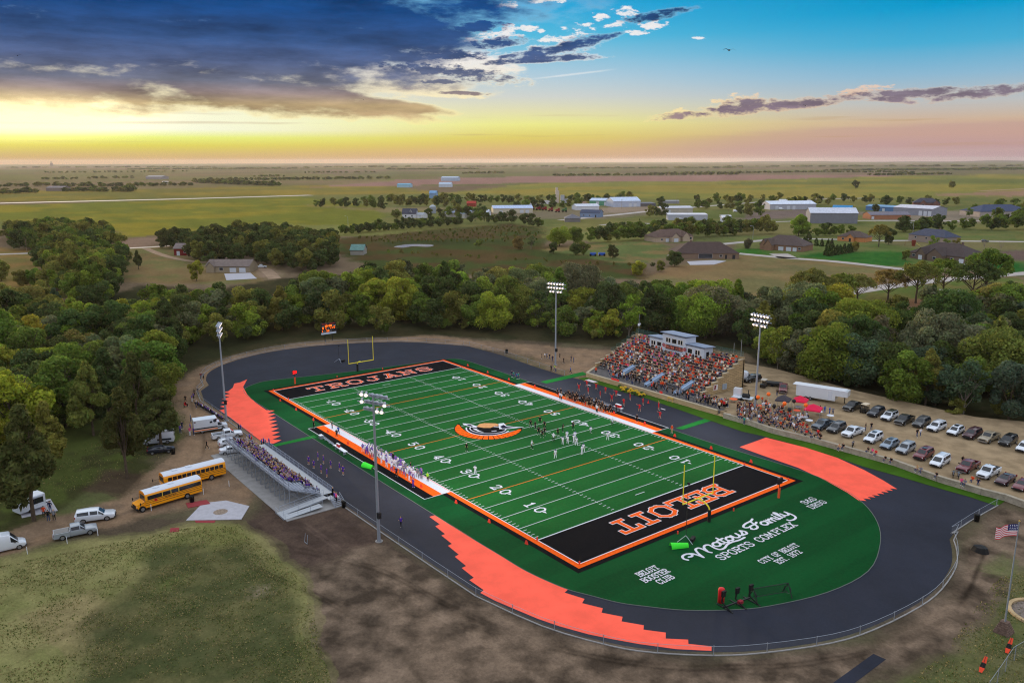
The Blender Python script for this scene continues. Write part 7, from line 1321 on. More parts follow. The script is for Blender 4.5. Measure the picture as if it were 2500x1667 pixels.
# ---- verge clutter below the grandstand
FLW = mat('chrysanthemum yellow', (214, 176, 40), .9); LFG = mat('pot greenery', (54, 84, 36), .9)
for i in range(14):
    t = i/13; q = Z5(520+t*270, 770+t*85+(i % 3)*14); g = thing('flower_pot', 'potted yellow chrysanthemum in the bank below the grandstand wall', 'potted plant', (q[0], q[1], .06), 0, 'yellow flower pots below the grandstand'); MB().lathe((0, 0, 0), [(0, 0), (.2, 0), (.26, .32), (0, .32)], 10).build('pot', mat('pot brown', (70, 50, 40)), g)
    b = MB(); r = random.Random(i)
    for k in range(60): a, e = r.uniform(0, 6.28), r.uniform(0, 1.4); c = Vector((.42*math.cos(a)*math.cos(e), .42*math.sin(a)*math.cos(e), .38+.38*math.sin(e))); b.box(c, (.13, .13, .1), a)
    b.build('blossoms', FLW if i % 4 else LFG, g)
for q, s, c, lb in ((Z5(485, 735), (.3, 2.6, 1.5), (222, 40, 36), 'bright red banner standing against the terrace wall'), (Z5(1000, 880), (.3, .8, 1.5), (222, 40, 36), 'small red sign standing against the terrace wall'), (Z5(1235, 945), (.15, 3.4, .9), (220, 130, 120), 'salmon pink banner hanging on the terrace wall')):
    g = MB().box((0, 0, s[2]/2+.1), (s[1], s[0]*.4, s[2])).build('banner', mat('banner %d' % c[1], c, .8)); g.location = (q[0], q[1]-.5, 0.05); tag(g, lb, 'banner')
for q, lb, rz in ((Z5(200, 695), 'flat white printed banner lying on the verge', 0), (Z5(1008, 1012), 'white sign board lying on the dark track', 0), (Z5(512, 852), 'small white board lying on the track near the flowers', 0), (Z5(172, 742), 'small white board lying on the track behind a cheerleader', 0)):
    o = MB().box((0, 0, .03), (3.2 if 'banner' in lb else 1.3, 1.4 if 'banner' in lb else .4, .03)).build('sign_board', mat('printed board', (206, 196, 204), .7, var=.2, vscale=1.5)); o.location = (q[0], q[1], .07); tag(o, lb, 'board')
g = thing('drum_frame', 'yellow-topped timber frame on the verge by the terrace wall', 'frame', Z5(1092, 930)); MB().box((0, 0, 1.0), (1.6, .1, .4)).build('board', mat('board yellow', (200, 160, 80)), g)
for x in (-.75, .75): MB().beam((x, -.3, 0), (x, 0, 1.2), .08).build('leg', mat('board yellow', (200, 160, 80)), g)
g = thing('folding_chair', 'white folding chair on the verge beside the stone steps', 'chair', Z5(1550, 1055), R(200)); MB().box((0, 0, .45), (.5, .5, .05)).build('seat', WHT, g); MB().box((-.25, 0, .75), (.05, .5, .5)).build('backrest', WHT, g)
for a in (-.2, .2):
    for b in (-.2, .2): MB().beam((a, b, 0), (a, b, .45), .04).build('leg', WHT, g)
g = thing('a_frame_sign', 'white sandwich board leaning by the grey stone wall', 'sign', Z5(1748, 1122), R(100)); MB().box((0, 0, .6), (.08, .8, 1.15)).build('board', WHT, g)
c_ = MB().lathe((0, 0, 0), [(.24, 0), (.24, .04), (.16, .05), (.04, .7), (0, .7)], 12).build('traffic_cone', mat('cone red', (226, 40, 36))); c_.location = Z5(842, 940, .03); tag(c_, 'red cone standing on the track below the grandstand', 'cone')
# ================================================================ houses and sheds
def roofmat(n, c): return mat('roof '+n, c, .8, var=.14, vscale=.6, spec=.15)
def wallmat(n, c): return mat('wall '+n, c, .85, var=.06, vscale=.4, spec=.15)
WG = mat('window glass', (34, 40, 52), .1, spec=.6); DRW = mat('door white', (206, 210, 216), .6)
def place(A, B):
    a, b = P(*A), P(*B); return a, math.atan2(b[1]-a[1], b[0]-a[0]), math.hypot(b[0]-a[0], b[1]-a[1])
def hip(mb, x0, x1, y0, y1, z, h, ov=.5, gl=0.0, gr=0.0, mi=0):
    """hip roof; gl/gr = 1 makes that end a plain gable"""
    x0 -= ov; x1 += ov; y0 -= ov; y1 += ov; ym = (y0+y1)/2; r = (y1-y0)/2; a = (x0+r*(1-gl), ym, z+h); b = (x1-r*(1-gr), ym, z+h)
    if a[0] > b[0]: a = b = ((x0+x1)/2, ym, z+h)
    p = [(x0, y0, z), (x1, y0, z), (x1, y1, z), (x0, y1, z)]
    mb.poly([p[0], p[1], b, a], mi).poly([p[2], p[3], a, b], mi).poly([p[1], p[2], b], mi).poly([p[3], p[0], a], mi).poly(p[::-1], mi)
def gable(mb, x0, x1, y0, y1, z, h, along='x', ov=.4, mi=0, wmi=1, t=.14):
    if along == 'x':
        ym = (y0+y1)/2; mb.poly([(x0, y0, z), (x0, ym, z+h), (x0, y1, z)][::-1], wmi).poly([(x1, y0, z), (x1, y1, z), (x1, ym, z+h)][::1], wmi); s = h/((y1-y0)/2)
        for y, sg in ((y0, -1), (y1, 1)):
            e = y+sg*ov; q = [(x0-ov, e, z-ov*s), (x1+ov, e, z-ov*s), (x1+ov, ym, z+h), (x0-ov, ym, z+h)]; mb.poly([(a, b, c+t) for a, b, c in q][::(1 if sg < 0 else -1)], mi); mb.poly([(q[0][0], e, q[0][2]-.05), (q[1][0], e, q[1][2]-.05), (q[1][0], e, q[1][2]+t), (q[0][0], e, q[0][2]+t)], mi)
    else:
        xm = (x0+x1)/2; mb.poly([(x0, y0, z), (x1, y0, z), (xm, y0, z+h)], wmi).poly([(x0, y1, z), (xm, y1, z+h), (x1, y1, z)], wmi); s = h/((x1-x0)/2)
        for x, sg in ((x0, -1), (x1, 1)):
            e = x+sg*ov; q = [(e, y0-ov, z-ov*s), (e, y1+ov, z-ov*s), (xm, y1+ov, z+h), (xm, y0-ov, z+h)]; mb.poly([(a, b, c+t) for a, b, c in q][::(-1 if sg < 0 else 1)], mi)
def house(name, label, A, B, dep, hw, hr, wc, rc, wings=(), doors=(), wins=(), roof='hip', chimney=None, cat='house', dormers=()):
    a, rz, L = place(A, B); g = thing(name, label, cat, a, rz); wm, rm = wallmat('%d_%d_%d' % wc, wc), roofmat('%d_%d_%d' % rc, rc)
    MB().box((L/2, dep/2, hw/2), (L, dep, hw)).build('wall', wm, g); r = MB()
    hip(r, 0, L, 0, dep, hw, hr) if roof == 'hip' else gable(r, 0, L, 0, dep, hw, hr, 'x') if roof == 'gable' else r.add([(-.3, -.3, hw+.1), (L+.3, -.3, hw+.1), (L+.3, dep+.3, hw+hr), (-.3, dep+.3, hw+hr)], [(0, 1, 2, 3)])
    ro = r.build('roof', [rm, wm], g)
    if chimney: MB().box((chimney*L, dep*.6, hw+hr), (.9, .7, 1.6)).build('chimney', wallmat('chimney', (110, 90, 80)), ro)
    for x0, x1, d, h_ in wings:                               # gabled front wings
        w = MB().box(((x0+x1)/2*L, -d/2+.2, hw/2), ((x1-x0)*L, d+.4, hw)).build('wing', wm, g); q = MB(); gable(q, x0*L, x1*L, -d, dep*.45, hw, h_, 'y'); q.build('gable_roof', [rm, wm], w)
    for x, w_, y, h_ in doors: d_ = MB().box((x*L, y-.03, h_/2), (w_, .12, h_)).build('garage_door' if w_ > 1.6 else 'door', DRW if w_ > 1.6 else WG, g); MB().box((x*L, y-.05, h_+.08), (w_+.2, .14, .14)).build('lintel', TRIM, d_)
    for x, w_, y, z, h_ in wins: f = MB().box((x*L, y-.02, z), (w_+.2, .08, h_+.2)).build('window', DRW, g); MB().box((x*L, y-.07, z), (w_, .04, h_)).build('pane', WG, f)
    for x in dormers: d_ = MB().box((x*L, dep*.18, hw+hr*.45), (1.8, 1.6, 1.5)).build('dormer', DRW, g); q = MB(); gable(q, x*L-.9, x*L+.9, dep*.05, dep*.4, hw+hr*.45+.7, .9, 'y', .25); q.build('dormer_roof', [rm, wm], d_); MB().box((x*L, dep*.18-.83, hw+hr*.45), (.9, .06, .9)).build('pane', WG, d_)
    return g
BR = (74, 60, 58)
house('brick_house', 'cream house with brown hip roof at the wood edge, upper left of the housing plots', (1507, 557), (1592, 553), 15, 3.4, 4.6, (176, 156, 136), (92, 74, 68), ((.36, .56, 3, 2.6), (.68, .86, 2, 2.8)), ((.30, 2.6, -.0, 2.3), (.47, 3.4, -3.0, 2.4)), ((.15, 1.2, 0, 1.8, 1.1), (.93, 1.6, 0, 1.8, 1.2)))
house('brick_house', 'wide brown hip-roofed house with a dark recessed porch and concrete patio', (1549, 595), (1697, 595), 18, 3.2, 5.6, (132, 110, 94), BR, (), ((.80, 1.1, 0, 2.2), (.92, 1.6, 0, 2.2)), ((.48, 7.5, 0, 1.7, 2.4), (.72, 1.4, 0, 1.8, 1.2)), chimney=.3)
house('brick_house', 'brown-roofed house with twin front gables and a fan driveway', (1745, 572), (1843, 579), 16, 3.4, 5.4, (136, 104, 84), (84, 72, 70), ((.04, .20, 2.5, 3.2), (.16, .34, 4, 3.4)), ((.50, 3.2, 0, 2.4), (.68, 3.2, 0, 2.4), (.82, 2.4, 0, 2.3)), ((.93, 1.5, 0, 1.8, 1.1),))
house('brick_house', 'small house with brown roof and orange light coloured into its walls', (1923, 553), (1987, 557), 13, 3.0, 3.8, (196, 132, 84), (86, 72, 68), ((.36, .62, 2, 2.2),), ((.49, 1.4, -2, 2.2),), ((.2, 1.4, 0, 1.7, 1.1),))  # wall colour carries the orange light falling on this house
house('two_storey_house', 'blue grey roofed house half hidden by young trees', (2086, 553), (2169, 562), 14, 4.4, 4.4, (140, 128, 122), (62, 68, 88), (), (), ((.2, 1.4, 0, 3.0, 1.2), (.5, 1.4, 0, 3.0, 1.2), (.8, 1.6, 0, 1.5, 1.4)), chimney=.6)
house('brick_house', 'dark brown house with an arched entry behind the big locust trees', (2088, 592), (2218, 606), 20, 3.4, 5.8, (110, 92, 82), (70, 60, 60), ((.17, .33, 2.5, 3.2), (.40, .66, 4, 3.6)), ((.25, 2.2, -2.5, 2.5), (.92, 2.6, 0, 2.3)), ((.08, 1.6, 0, 1.8, 1.2), (.53, 1.8, -4, 1.8, 1.3), (.76, 1.4, 0, 1.8, 1.2)), chimney=.7)
house('farmhouse', 'long low grey farmhouse with an open double garage and pale terrace', (474, 626), (573, 626), 13, 3.2, 2.6, (150, 136, 116), (112, 100, 96), ((.02, .2, 1, 2.2),), ((.62, 3.2, 0, 2.4), (.84, 3.2, 0, 2.4)), ((.35, 1.8, 0, 1.8, 1.3),), 'gable', chimney=.35)
struct(MB().prism([p[:2] for p in PP([(515, 629), (575, 627), (590, 640), (520, 644)])], 0, .12).build('pavement', mat('pale concrete', (172, 170, 178))))
struct(MB().prism([p[:2] for p in PP([(1578, 601), (1640, 598), (1668, 600), (1640, 608), (1585, 609)])], 0, .12).build('pavement', mat('pale concrete', (172, 170, 178))))
house('barn', 'small red barn with a grey roof beside the farm lane', (400, 587), (433, 587), 9, 4.2, 2.6, (116, 26, 28), (120, 108, 106), (), ((.3, 1.8, 0, 2.6),), ((.75, 1.0, 0, 2.2, 1.0),), 'gable', cat='barn')
house('farmhouse', 'white farmhouse with a dark dormered roof at the edge of the far fields', (924, 501), (956, 501), 11, 4.2, 4.6, (206, 206, 214), (62, 66, 82), (), (), ((.25, 1.4, 0, 2.0, 1.6), (.7, 1.4, 0, 2.0, 1.6)), 'gable', dormers=(.6,))
SH = lambda lb, A, B, d, h_, r_, wc, rc, doors=(), roof='gable', cat='shed', wins=(): house('metal_shed', lb, A, B, d, h_, r_, wc, rc, (), doors, wins, roof, cat=cat)
SH('small white garage beside the dormered farmhouse', (957, 501), (972, 501.5), 8, 3.2, 2, (206, 206, 212), (150, 156, 166), ((.5, 2.6, 0, 2.4),))
SH('long shed with a blue grey roof among trees right of the farmhouse', (1017, 497), (1068, 502), 20, 4.4, 2.4, (176, 172, 166), (150, 166, 192), ((.75, 3.5, 0, 3.4),))
SH('white shed between the tree belts', (1077, 496), (1120, 496.5), 14, 4, 2.0, (196, 198, 206), (192, 200, 216)); SH('low building with a red roof at the far tree belt', (1072, 475), (1092, 475), 14, 4, 2.4, (150, 60, 50), (160, 50, 44))
SH('cream shed with pale blue roof and lit shop front', (1133, 490), (1224, 489), 20, 5, 2.6, (196, 186, 166), (176, 192, 222), ((.72, 4, 0, 3.4), (.86, 4, 0, 3.4), (.2, 3, 0, 3)))
SH('long white arched shed in the industrial yard', (1324, 483), (1376, 482), 16, 4.2, 2.2, (206, 208, 216), (200, 206, 218)); SH('green and white metal shed in the industrial yard', (1354, 472), (1407, 473), 20, 6, 2.6, (90, 150, 124), (186, 202, 224), ((.35, 4, 0, 4.6), (.7, 4, 0, 4.6)))
SH('big white and pale blue shed in the industrial yard', (1409, 476), (1471, 475), 26, 7, 4, (176, 184, 204), (190, 204, 228), ((.62, 3.6, 0, 4.2), (.8, 3.6, 0, 4.2), (.3, 2, 0, 3))); SH('low dark workshop attached to the big pale shed', (1472, 475), (1506, 474.5), 16, 3.6, 1, (90, 88, 92), (110, 112, 124), (), 'flat')
SH('blue grey office building with dark roof by the industrial road', (1332, 499), (1377, 500), 14, 4.4, 2.6, (116, 136, 166), (62, 72, 96), ((.8, 1.2, 0, 2.4),), 'gable', 'building', ((.2, 1.4, 0, 1.9, 1.2), (.5, 1.4, 0, 1.9, 1.2))); house('low_house', 'grey hip-roofed building behind the tree belt', (1297, 510), (1333, 510), 16, 3.2, 3.6, (120, 116, 118), (104, 104, 112))
SH('tan metal shed left of the long white shed', (1518, 492), (1591, 491), 18, 6, 1.6, (176, 168, 158), (196, 196, 206), ((.25, 3.4, 0, 4.4),), 'gable'); SH('long low white shed behind the tree belt', (1535, 506), (1625, 506), 14, 5, .8, (170, 172, 184), (214, 214, 222), ((.3, 2.4, 0, 3),), 'flat'); SH('small white shed in front of the gravel yard', (1659, 510), (1680, 510), 10, 3.8, 2, (206, 206, 214), (204, 206, 214))
SH('wide grey warehouse with white roof by the gravel yard', (1768, 482), (1874, 481), 26, 6, 3, (166, 168, 180), (206, 214, 230), ((.40, 3.4, 0, 4.4), (.52, 3.4, 0, 4.4), (.15, 3.4, 0, 4.4))); SH('tall grey metal hall with a broad pale roof', (1860, 513), (1969, 514), 22, 9, 4, (120, 122, 132), (196, 200, 214), cat='hall'); SH('small shed with a bright blue roof behind the grey hall', (1912, 484), (1956, 485), 14, 3.6, 2, (190, 190, 196), (56, 130, 180))
SH('low orange brick building with a grey roof', (1999, 504), (2091, 503.5), 16, 4, 2.4, (160, 110, 84), (116, 112, 124), ((.06, 2.4, 0, 2.8),), 'gable', 'building'); SH('large grey shed with three white doors', (2051, 492), (2141, 497), 26, 7, 2.4, (136, 138, 150), (196, 196, 208), ((.70, 3.4, 0, 4.8), (.82, 3.4, 0, 4.8), (.93, 3.4, 0, 4.8))); SH('blue-fronted row of shops', (1988, 483), (2057, 487), 14, 4.6, 1.6, (84, 120, 166), (110, 150, 186), ((.6, 3, 0, 3),))
house('brick_house', 'brick house with white gabled porch at the edge of the far green field', (2097, 474), (2159, 475), 16, 4.4, 5.2, (120, 84, 80), (66, 66, 80), ((.25, .48, 3, 3.2), (.74, .94, 2, 3)), (), ((.36, 2, -3, 2.0, 1.6),)); house('long_building', 'long building with a dark blue roof at the right edge', (2250, 499), (2372, 497), 28, 5, 6, (160, 150, 146), (58, 68, 96))
SH('open tan picnic shelter with a pale roof below the locust trees', (2160, 707), (2216, 710), 12, 3.4, 2.6, (166, 146, 118), (196, 184, 184), ((.2, 2.6, 0, 2.0),)); SH('low house with a teal roof between trees', (805, 586), (835, 586), 10, 3, 2.8, (150, 146, 140), (96, 130, 126))
SH('blue and white hangar far out on the plain', (912, 431), (942, 431), 24, 6, 2, (150, 186, 206), (110, 170, 200)); SH('white farm building far out on the plain', (1008, 430), (1036, 430), 20, 6, 4, (190, 200, 214), (170, 186, 206)); SH('pale blue hangar far out beside the bare field', (1013, 416), (1051, 416), 40, 9, 3, (160, 180, 200), (176, 192, 212))
SH('pale farm shed on the far left plain', (335, 412), (372, 412), 40, 8, 3, (150, 140, 140), (170, 164, 166)); SH('small grey farm building on the left plain', (106, 439), (146, 439), 24, 6, 3, (120, 108, 106), (130, 120, 120)); SH('white house among far left trees', (372, 424), (384, 424), 12, 5, 3, (196, 186, 176), (190, 180, 172))
SH('blue roofed shed behind the far tree belt', (986, 456), (1002, 456), 16, 8, 3, (120, 150, 186), (110, 150, 190)); SH('small white house beyond the gravel yard trees', (1792, 471), (1816, 471), 12, 4, 2.6, (190, 190, 196), (200, 204, 212)); SH('pale mobile homes row behind the poles', (1518, 468), (1560, 468), 8, 3.2, 1, (140, 140, 146), (150, 152, 160), (), 'flat')
a = P(994, 490); g = thing('grain_bin', 'round steel grain bin beside the farmhouse trees', 'grain bin', a); MB().lathe((0, 0, 0), [(3.6, 0), (3.6, 7)], 18).build('wall', STEEL, g); MB().lathe((0, 0, 7), [(3.8, 0), (.3, 2.2), (0, 2.2)], 18).build('roof', ALU, g)
a = P(1283, 466); g = thing('concrete_plant', 'pale concrete batching tower rising over the industrial yard', 'tower', a, math.atan2(_r[1], _r[0])); MB().box((-2, 0, 8), (5, 5, 16), 0).box((-2.5, 0, 17.5), (3, 3, 5)).build('tower', wallmat('batch', (196, 180, 168)), g); MB().box((5, 0, 5), (5, 5, 10)).box((9, 2, 2.5), (7, 5, 5)).build('hopper', wallmat('hopper', (170, 172, 182)), g)
for (x, y, r_, h_), c, lb in (((1338, 471, 10, 5), (140, 116, 100), 'brown gravel heap in the industrial yard'), ((1255, 468, 9, 4.5), (160, 156, 156), 'grey gravel heap beside the batching tower'), ((1220, 470, 8, 4), (150, 146, 146), 'grey gravel heap left of the batching tower')):
    o = MB().lathe((0, 0, 0), [(r_, 0), (r_*.72, h_*.45), (r_*.3, h_*.9), (0, h_)], 14).build('gravel_heap', mat('heap %d' % c[0], c, 1, var=.2, vscale=.5, spec=0), None, True); o.location = P(x, y); tag(o, lb, 'gravel heap')
# far grain elevator on the horizon
a = P(119, 381.5); g = thing('grain_elevator', 'tiny grain elevator standing on the far left horizon', 'grain elevator', a, math.atan2(_r[1], _r[0])); k = math.hypot(a[0]-CAM[0], a[1]-CAM[1])/1866; MB().box((0, 0, 3*k), (5*k, 2*k, 6*k)).build('silo_block', wallmat('elev', (110, 96, 100)), g); MB().box((-.5*k, 0, 4.5*k), (1.2*k, 1.2*k, 9*k)).build('head_house', wallmat('elev', (110, 96, 100)), g)
# street lamps, poles, small things near the houses
def lamp(x, y, h_, lb, lit=False):
    g = thing('street_lamp', lb, 'street lamp', P(x, y), YAW+1.57); MB().tube((0, 0, 0), (0, 0, h_), .12, .08, 6).tube((0, 0, h_-.1), (1.8, 0, h_+.3), .06, n=5).build('pole', STEEL, g); MB().box((2.0, 0, h_+.3), (.8, .3, .16)).build('lamp_head', WHT, g)
lamp(1729, 549, 9, 'street lamp on the road behind the twin-gabled house'); lamp(2096, 541, 9, 'street lamp left of the blue grey roofed house'); lamp(800, 529, 11, 'street lamp at the left end of the long hedge')
for x, y, h_, lb in ((62, 581, 9, 'left of the grove'), (252, 575, 9, 'behind the left grove'), (2004, 478, 14, 'right of the wide grey warehouse'), (1554, 508-40, 13, 'beside the pale sheds'), (1428, 480, 11, 'in the industrial yard'), (1672, 505, 10, 'left of the gravel yard')):
    g = thing('utility_pole', 'wooden utility pole '+lb, 'utility pole', P(x, y), math.atan2(_r[1], _r[0])); MB().tube((0, 0, 0), (0, 0, h_), .16, .11, 6).build('pole', mat('pole wood', (120, 100, 84), .9), g); MB().box((0, 0, h_-.8), (2.2, .14, .14)).build('crossarm', mat('pole wood', (120, 100, 84)), g)
g = thing('play_set', 'wooden play set with a yellow slide behind the dark brown house', 'play set', P(2098, 565), .4); MB().box((0, 0, 2.6), (2.4, 2.4, 2.2)).box((0, 0, .8), (2, 2, 1.5)).build('tower', mat('red wood', (120, 50, 34), .9), g); MB().beam((1.2, 0, 2), (4, 0, .2), .6, .1).build('slide', mat('slide yellow', (210, 190, 50)), g); MB().beam((-1.2, 0, 2.8), (-5, 0, 2.8), .12).beam((-5, -1.2, 0), (-5, 0, 2.8), .1).beam((-5, 1.2, 0), (-5, 0, 2.8), .1).build('swing_frame', mat('red wood', (120, 50, 34)), g)
for (x, y), k, c, lb in (((2190, 549), 'sedan', 'navy', 'dark car on the upper road right of the blue grey house'), ((2262, 556), 'crossover', 'grey', 'grey car on the grass by the bare sapling'), ((1794, 482), 'van', 'white', 'white box truck in front of the wide grey warehouse'), ((1690, 487), 'van', 'white', 'white van parked on the gravel yard left side'), ((1660, 500), 'van', 'white', 'white truck on the grass left of the small white shed')): vehicle(k, c, lb, P(x, y), math.atan2(_r[1], _r[0])+PRN.uniform(-.3, .3), name='parked_van' if k == 'van' else 'parked_car')
g = thing('blue_tractor', 'bright blue farm machine between bushes at the weedy field edge', 'farm machine', P(1372, 588), math.atan2(_r[1], _r[0])); MB().box((-2.5, 0, 1.2), (3.4, 2, 1.5)).box((2.5, 0, 1.2), (4, 2, 1.5)).build('body', mat('machine blue', (30, 80, 170), .4), g)
for q in (-4, -1.2, 1.2, 4): MB().tube((q, -1.15, .6), (q, 1.15, .6), .6, n=12).build('wheel', TYRE, g)
for i, (x, y) in enumerate(((1222, 482), (1236, 483), (1250, 484), (1264, 486), (1280, 488), (1296, 487))):
    g = thing('farm_machine', ('red combine at the left end of the machinery row', 'red harvester second in the machinery row', 'red planter third in the machinery row', 'dark red planter fourth in the machinery row', 'dark red sprayer fifth in the machinery row', 'green tractor at the right end of the machinery row')[i], 'farm machine', P(x, y), math.atan2(_r[1], _r[0])+.2); c = (120, 24, 30) if i < 5 else (36, 96, 44)
    MB().box((0, 0, 2.2), (5, 3, 2.2)).box((1.5, 0, 3.8), (2, 2.2, 1.6)).build('body', mat('machine %d' % c[0], c, .5), g)
    for q in (-1.8, 1.8): MB().tube((q, -1.7, .9), (q, 1.7, .9), .9, n=12).build('wheel', TYRE, g)
# ================================================================ trees
def leaf_material(name, trans=.38):
    m = bpy.data.materials.new(name); m.use_nodes = True; t = m.node_tree; E.nt = t; t.nodes.clear(); o = t.nodes.new('ShaderNodeOutputMaterial')
    a = t.nodes.new('ShaderNodeAttribute'); a.attribute_name = 'tint'; oi = t.nodes.new('ShaderNodeObjectInfo'); mu = t.nodes.new('ShaderNodeMix'); mu.data_type = 'RGBA'; mu.blend_type = 'MULTIPLY'; mu.inputs[0].default_value = 1
    t.links.new(a.outputs['Color'], mu.inputs[6]); t.links.new(oi.outputs['Color'], mu.inputs[7]); d = t.nodes.new('ShaderNodeBsdfDiffuse'); tr = t.nodes.new('ShaderNodeBsdfTranslucent'); mx = t.nodes.new('ShaderNodeMixShader'); mx.inputs[0].default_value = trans
    t.links.new(mu.outputs[2], d.inputs[0]); t.links.new(mu.outputs[2], tr.inputs[0]); t.links.new(d.outputs[0], mx.inputs[1]); t.links.new(tr.outputs[0], mx.inputs[2]); t.links.new(mx.outputs[0], o.inputs[0]); return m
LEAF = leaf_material('foliage'); BARK = mat('bark', (78, 66, 54), .95, var=.3, vscale=2); BARKG = mat('pale bark', (128, 118, 108), .95, var=.2, vscale=2)
def quads_mesh(name, C, N, S, tint, rng, asp=1.0):
    """leaf-clump cards: centres C, normals N, sizes S"""
    n = len(C); N = N/np.linalg.norm(N, axis=1, keepdims=True); a = rng.normal(size=(n, 3)); a -= N*(a*N).sum(1, keepdims=True); a /= np.linalg.norm(a, axis=1, keepdims=True); b = np.cross(N, a); S = S[:, None]
    j = lambda: rng.uniform(.6, 1.15, (n, 1)); V = np.stack([C-a*S*j()*asp, C-b*S*j()*.7+N*S*.15, C+a*S*j()*asp, C+b*S*j()*.7+N*S*.15], 1).reshape(-1, 3)
    me = bpy.data.meshes.new(name); me.vertices.add(4*n); me.vertices.foreach_set('co', V.ravel()); me.loops.add(4*n); me.loops.foreach_set('vertex_index', np.arange(4*n, dtype=np.int32)); me.polygons.add(n); me.polygons.foreach_set('loop_start', np.arange(n, dtype=np.int32)*4); me.update(calc_edges=True)
    at = me.color_attributes.new('tint', 'FLOAT_COLOR', 'POINT'); t4 = np.ones((4*n, 4)); t4[:, :3] = np.repeat(tint, 4, 0); at.data.foreach_set('color', t4.ravel()); me.materials.append(LEAF); return me
def crown_pts(rng, n, npuff, shape, leaf, fill=.25):
    """n leaf clumps spread over puffs; shape(u)-> list of puff centres and radii. unit: metres"""
    pc, pr = shape(rng, npuff); w = pr**2; k = rng.choice(len(pc), n, p=w/w.sum()); d = rng.normal(size=(n, 3)); d[:, 2] = d[:, 2]+.35; d /= np.linalg.norm(d, axis=1, keepdims=True)
    rad = pr[k]*np.where(rng.random(n) < fill, rng.uniform(.3, .9, n), rng.uniform(.82, 1.12, n)); C = pc[k]+d*rad[:, None]*np.array([1, 1, .85])
    D = np.linalg.norm(C[:, None]-pc[None], axis=2)/pr[None]; D[np.arange(n), k] = 9; keep = D.min(1) > .55
    hue = 1+rng.normal(size=(len(pc), 1))*.16; tint = hue[k]*(1+rng.normal(size=(n, 1))*.16)*np.array([[1, 1, 1.]]); tint = np.clip(tint*(1+rng.normal(size=(n, 3))*np.array([.08, .03, .08])), .35, 1.8)
    N = d+rng.normal(size=(n, 3))*.55; S = leaf*rng.uniform(.7, 1.35, n); return C[keep], N[keep], S[keep], tint[keep]
def sh_broad(H, Rr, base, flat=.9):
    def f(rng, n):
        c = []; r = []; lo = rng.uniform(-.9, .9, 2)
        for i in range(n):
            a = rng.uniform(0, 6.283); t = rng.random()**.55; z = rng.uniform(-.9, 1); q = math.sqrt(max(0, 1-z*z*.9)); e_ = rng.uniform(.8, 1.18); c.append((Rr*t*q*e_*math.cos(a)+lo[0], Rr*t*q*e_*math.sin(a)+lo[1]*z, base+(H-base)*.5*(1+z*.82*flat))); r.append(Rr*rng.uniform(.13, .42))
        return np.array(c), np.array(r)
    return f
def sh_locust(H, Rr, base):
    def f(rng, n):
        c = []; r = []
        for i in range(n):
            a = rng.uniform(0, 6.283); t = rng.random()**.5; z = base+(H-base)*(.45+.5*(1-t*t))+rng.uniform(-.8, .8); c.append((Rr*t*math.cos(a), Rr*t*math.sin(a), z)); r.append(Rr*rng.uniform(.13, .22))
        return np.array(c), np.array(r)
    return f
def sh_pine(H, Rr, base):
    def f(rng, n):
        c = []; r = []
        for i in range(n):
            t = rng.random()**.8; a = rng.uniform(0, 6.283); w = Rr*(1-t**1.6)*(.65+.35*rng.random())+.25; c.append((w*.75*math.cos(a), w*.75*math.sin(a), base+(H-base)*t)); r.append(max(.5, Rr*.30*(1.15-t*.8)*rng.uniform(.8, 1.2)))
        return np.array(c), np.array(r)
    return f
def limbs(rng, H, base, Rr, r0, n=6, mat_=None, spread=.6):
    b = MB(); b.tube((0, 0, -.2), (0, 0, base*.6), r0, r0*.8, 7, cap=False); top = (rng.uniform(-.3, .3), rng.uniform(-.3, .3), H*.72); b.tube((0, 0, base*.6), top, r0*.8, r0*.25, 7, cap=False)
    for i in range(n):
        a = 6.283*i/n+rng.uniform(-.4, .4); z0 = base*.6+(H*.5-base*.6)*rng.random(); m = (Rr*spread*.5*math.cos(a), Rr*spread*.5*math.sin(a), z0+(H-base)*.28); e = (Rr*spread*math.cos(a), Rr*spread*math.sin(a), z0+(H-base)*.48); b.tube((0, 0, z0), m, r0*.42, r0*.28, 5, cap=False).tube(m, e, r0*.28, r0*.1, 5, cap=False)
        for s in (-.5, .6): b.tube(m, (m[0]+Rr*.3*math.cos(a+s*2), m[1]+Rr*.3*math.sin(a+s*2), m[2]+(H-base)*.22), r0*.2, r0*.07, 4, cap=False)
    return b
PROTO = {}
def proto(kind, i, H, Rr, base, shape, n, npuff, leaf, asp=1.0, bark=BARK, r0=.28, nl=6, spread=.6, fill=.25):
    rng = np.random.default_rng(100+hash(kind) % 1000*0+i*13+len(kind)); c = quads_mesh('crown', *crown_pts(rng, n, npuff, shape, leaf, fill), rng, asp); t = limbs(rng, H, base, Rr, r0, nl, spread=spread).mesh('trunk', [bark]); PROTO[(kind, i)] = (H, Rr, c, t)
for i in range(6):
    H = (12, 13, 11, 12.5, 11.5, 13.5)[i]; Rr = (5.0, 4.6, 5.2, 4.4, 4.8, 5.6)[i]; proto('broad', i, H, Rr, 1.0, sh_broad(H, Rr, .3, 1.0), 10500, (44, 30, 58, 36, 50, 40)[i], .33)
for i in range(2): proto('big', i, 15, 8.0, 2.0, sh_broad(15, 8.0, 1.0, .98), 21000, 80, .35, r0=.5)
for i in range(2): proto('locust', i, 13, 7.0, 4.5, sh_locust(13, 7.0, 4.5), 5200, 60, .36, r0=.42, nl=9, spread=.85, fill=.5)
for i in range(3): proto('pine', i, 15, 4.0+.4*i, 3.4, sh_pine(15, 4.0+.4*i, 3.4), 11500, 62, .28, asp=1.7, r0=.3, nl=7, spread=.4)
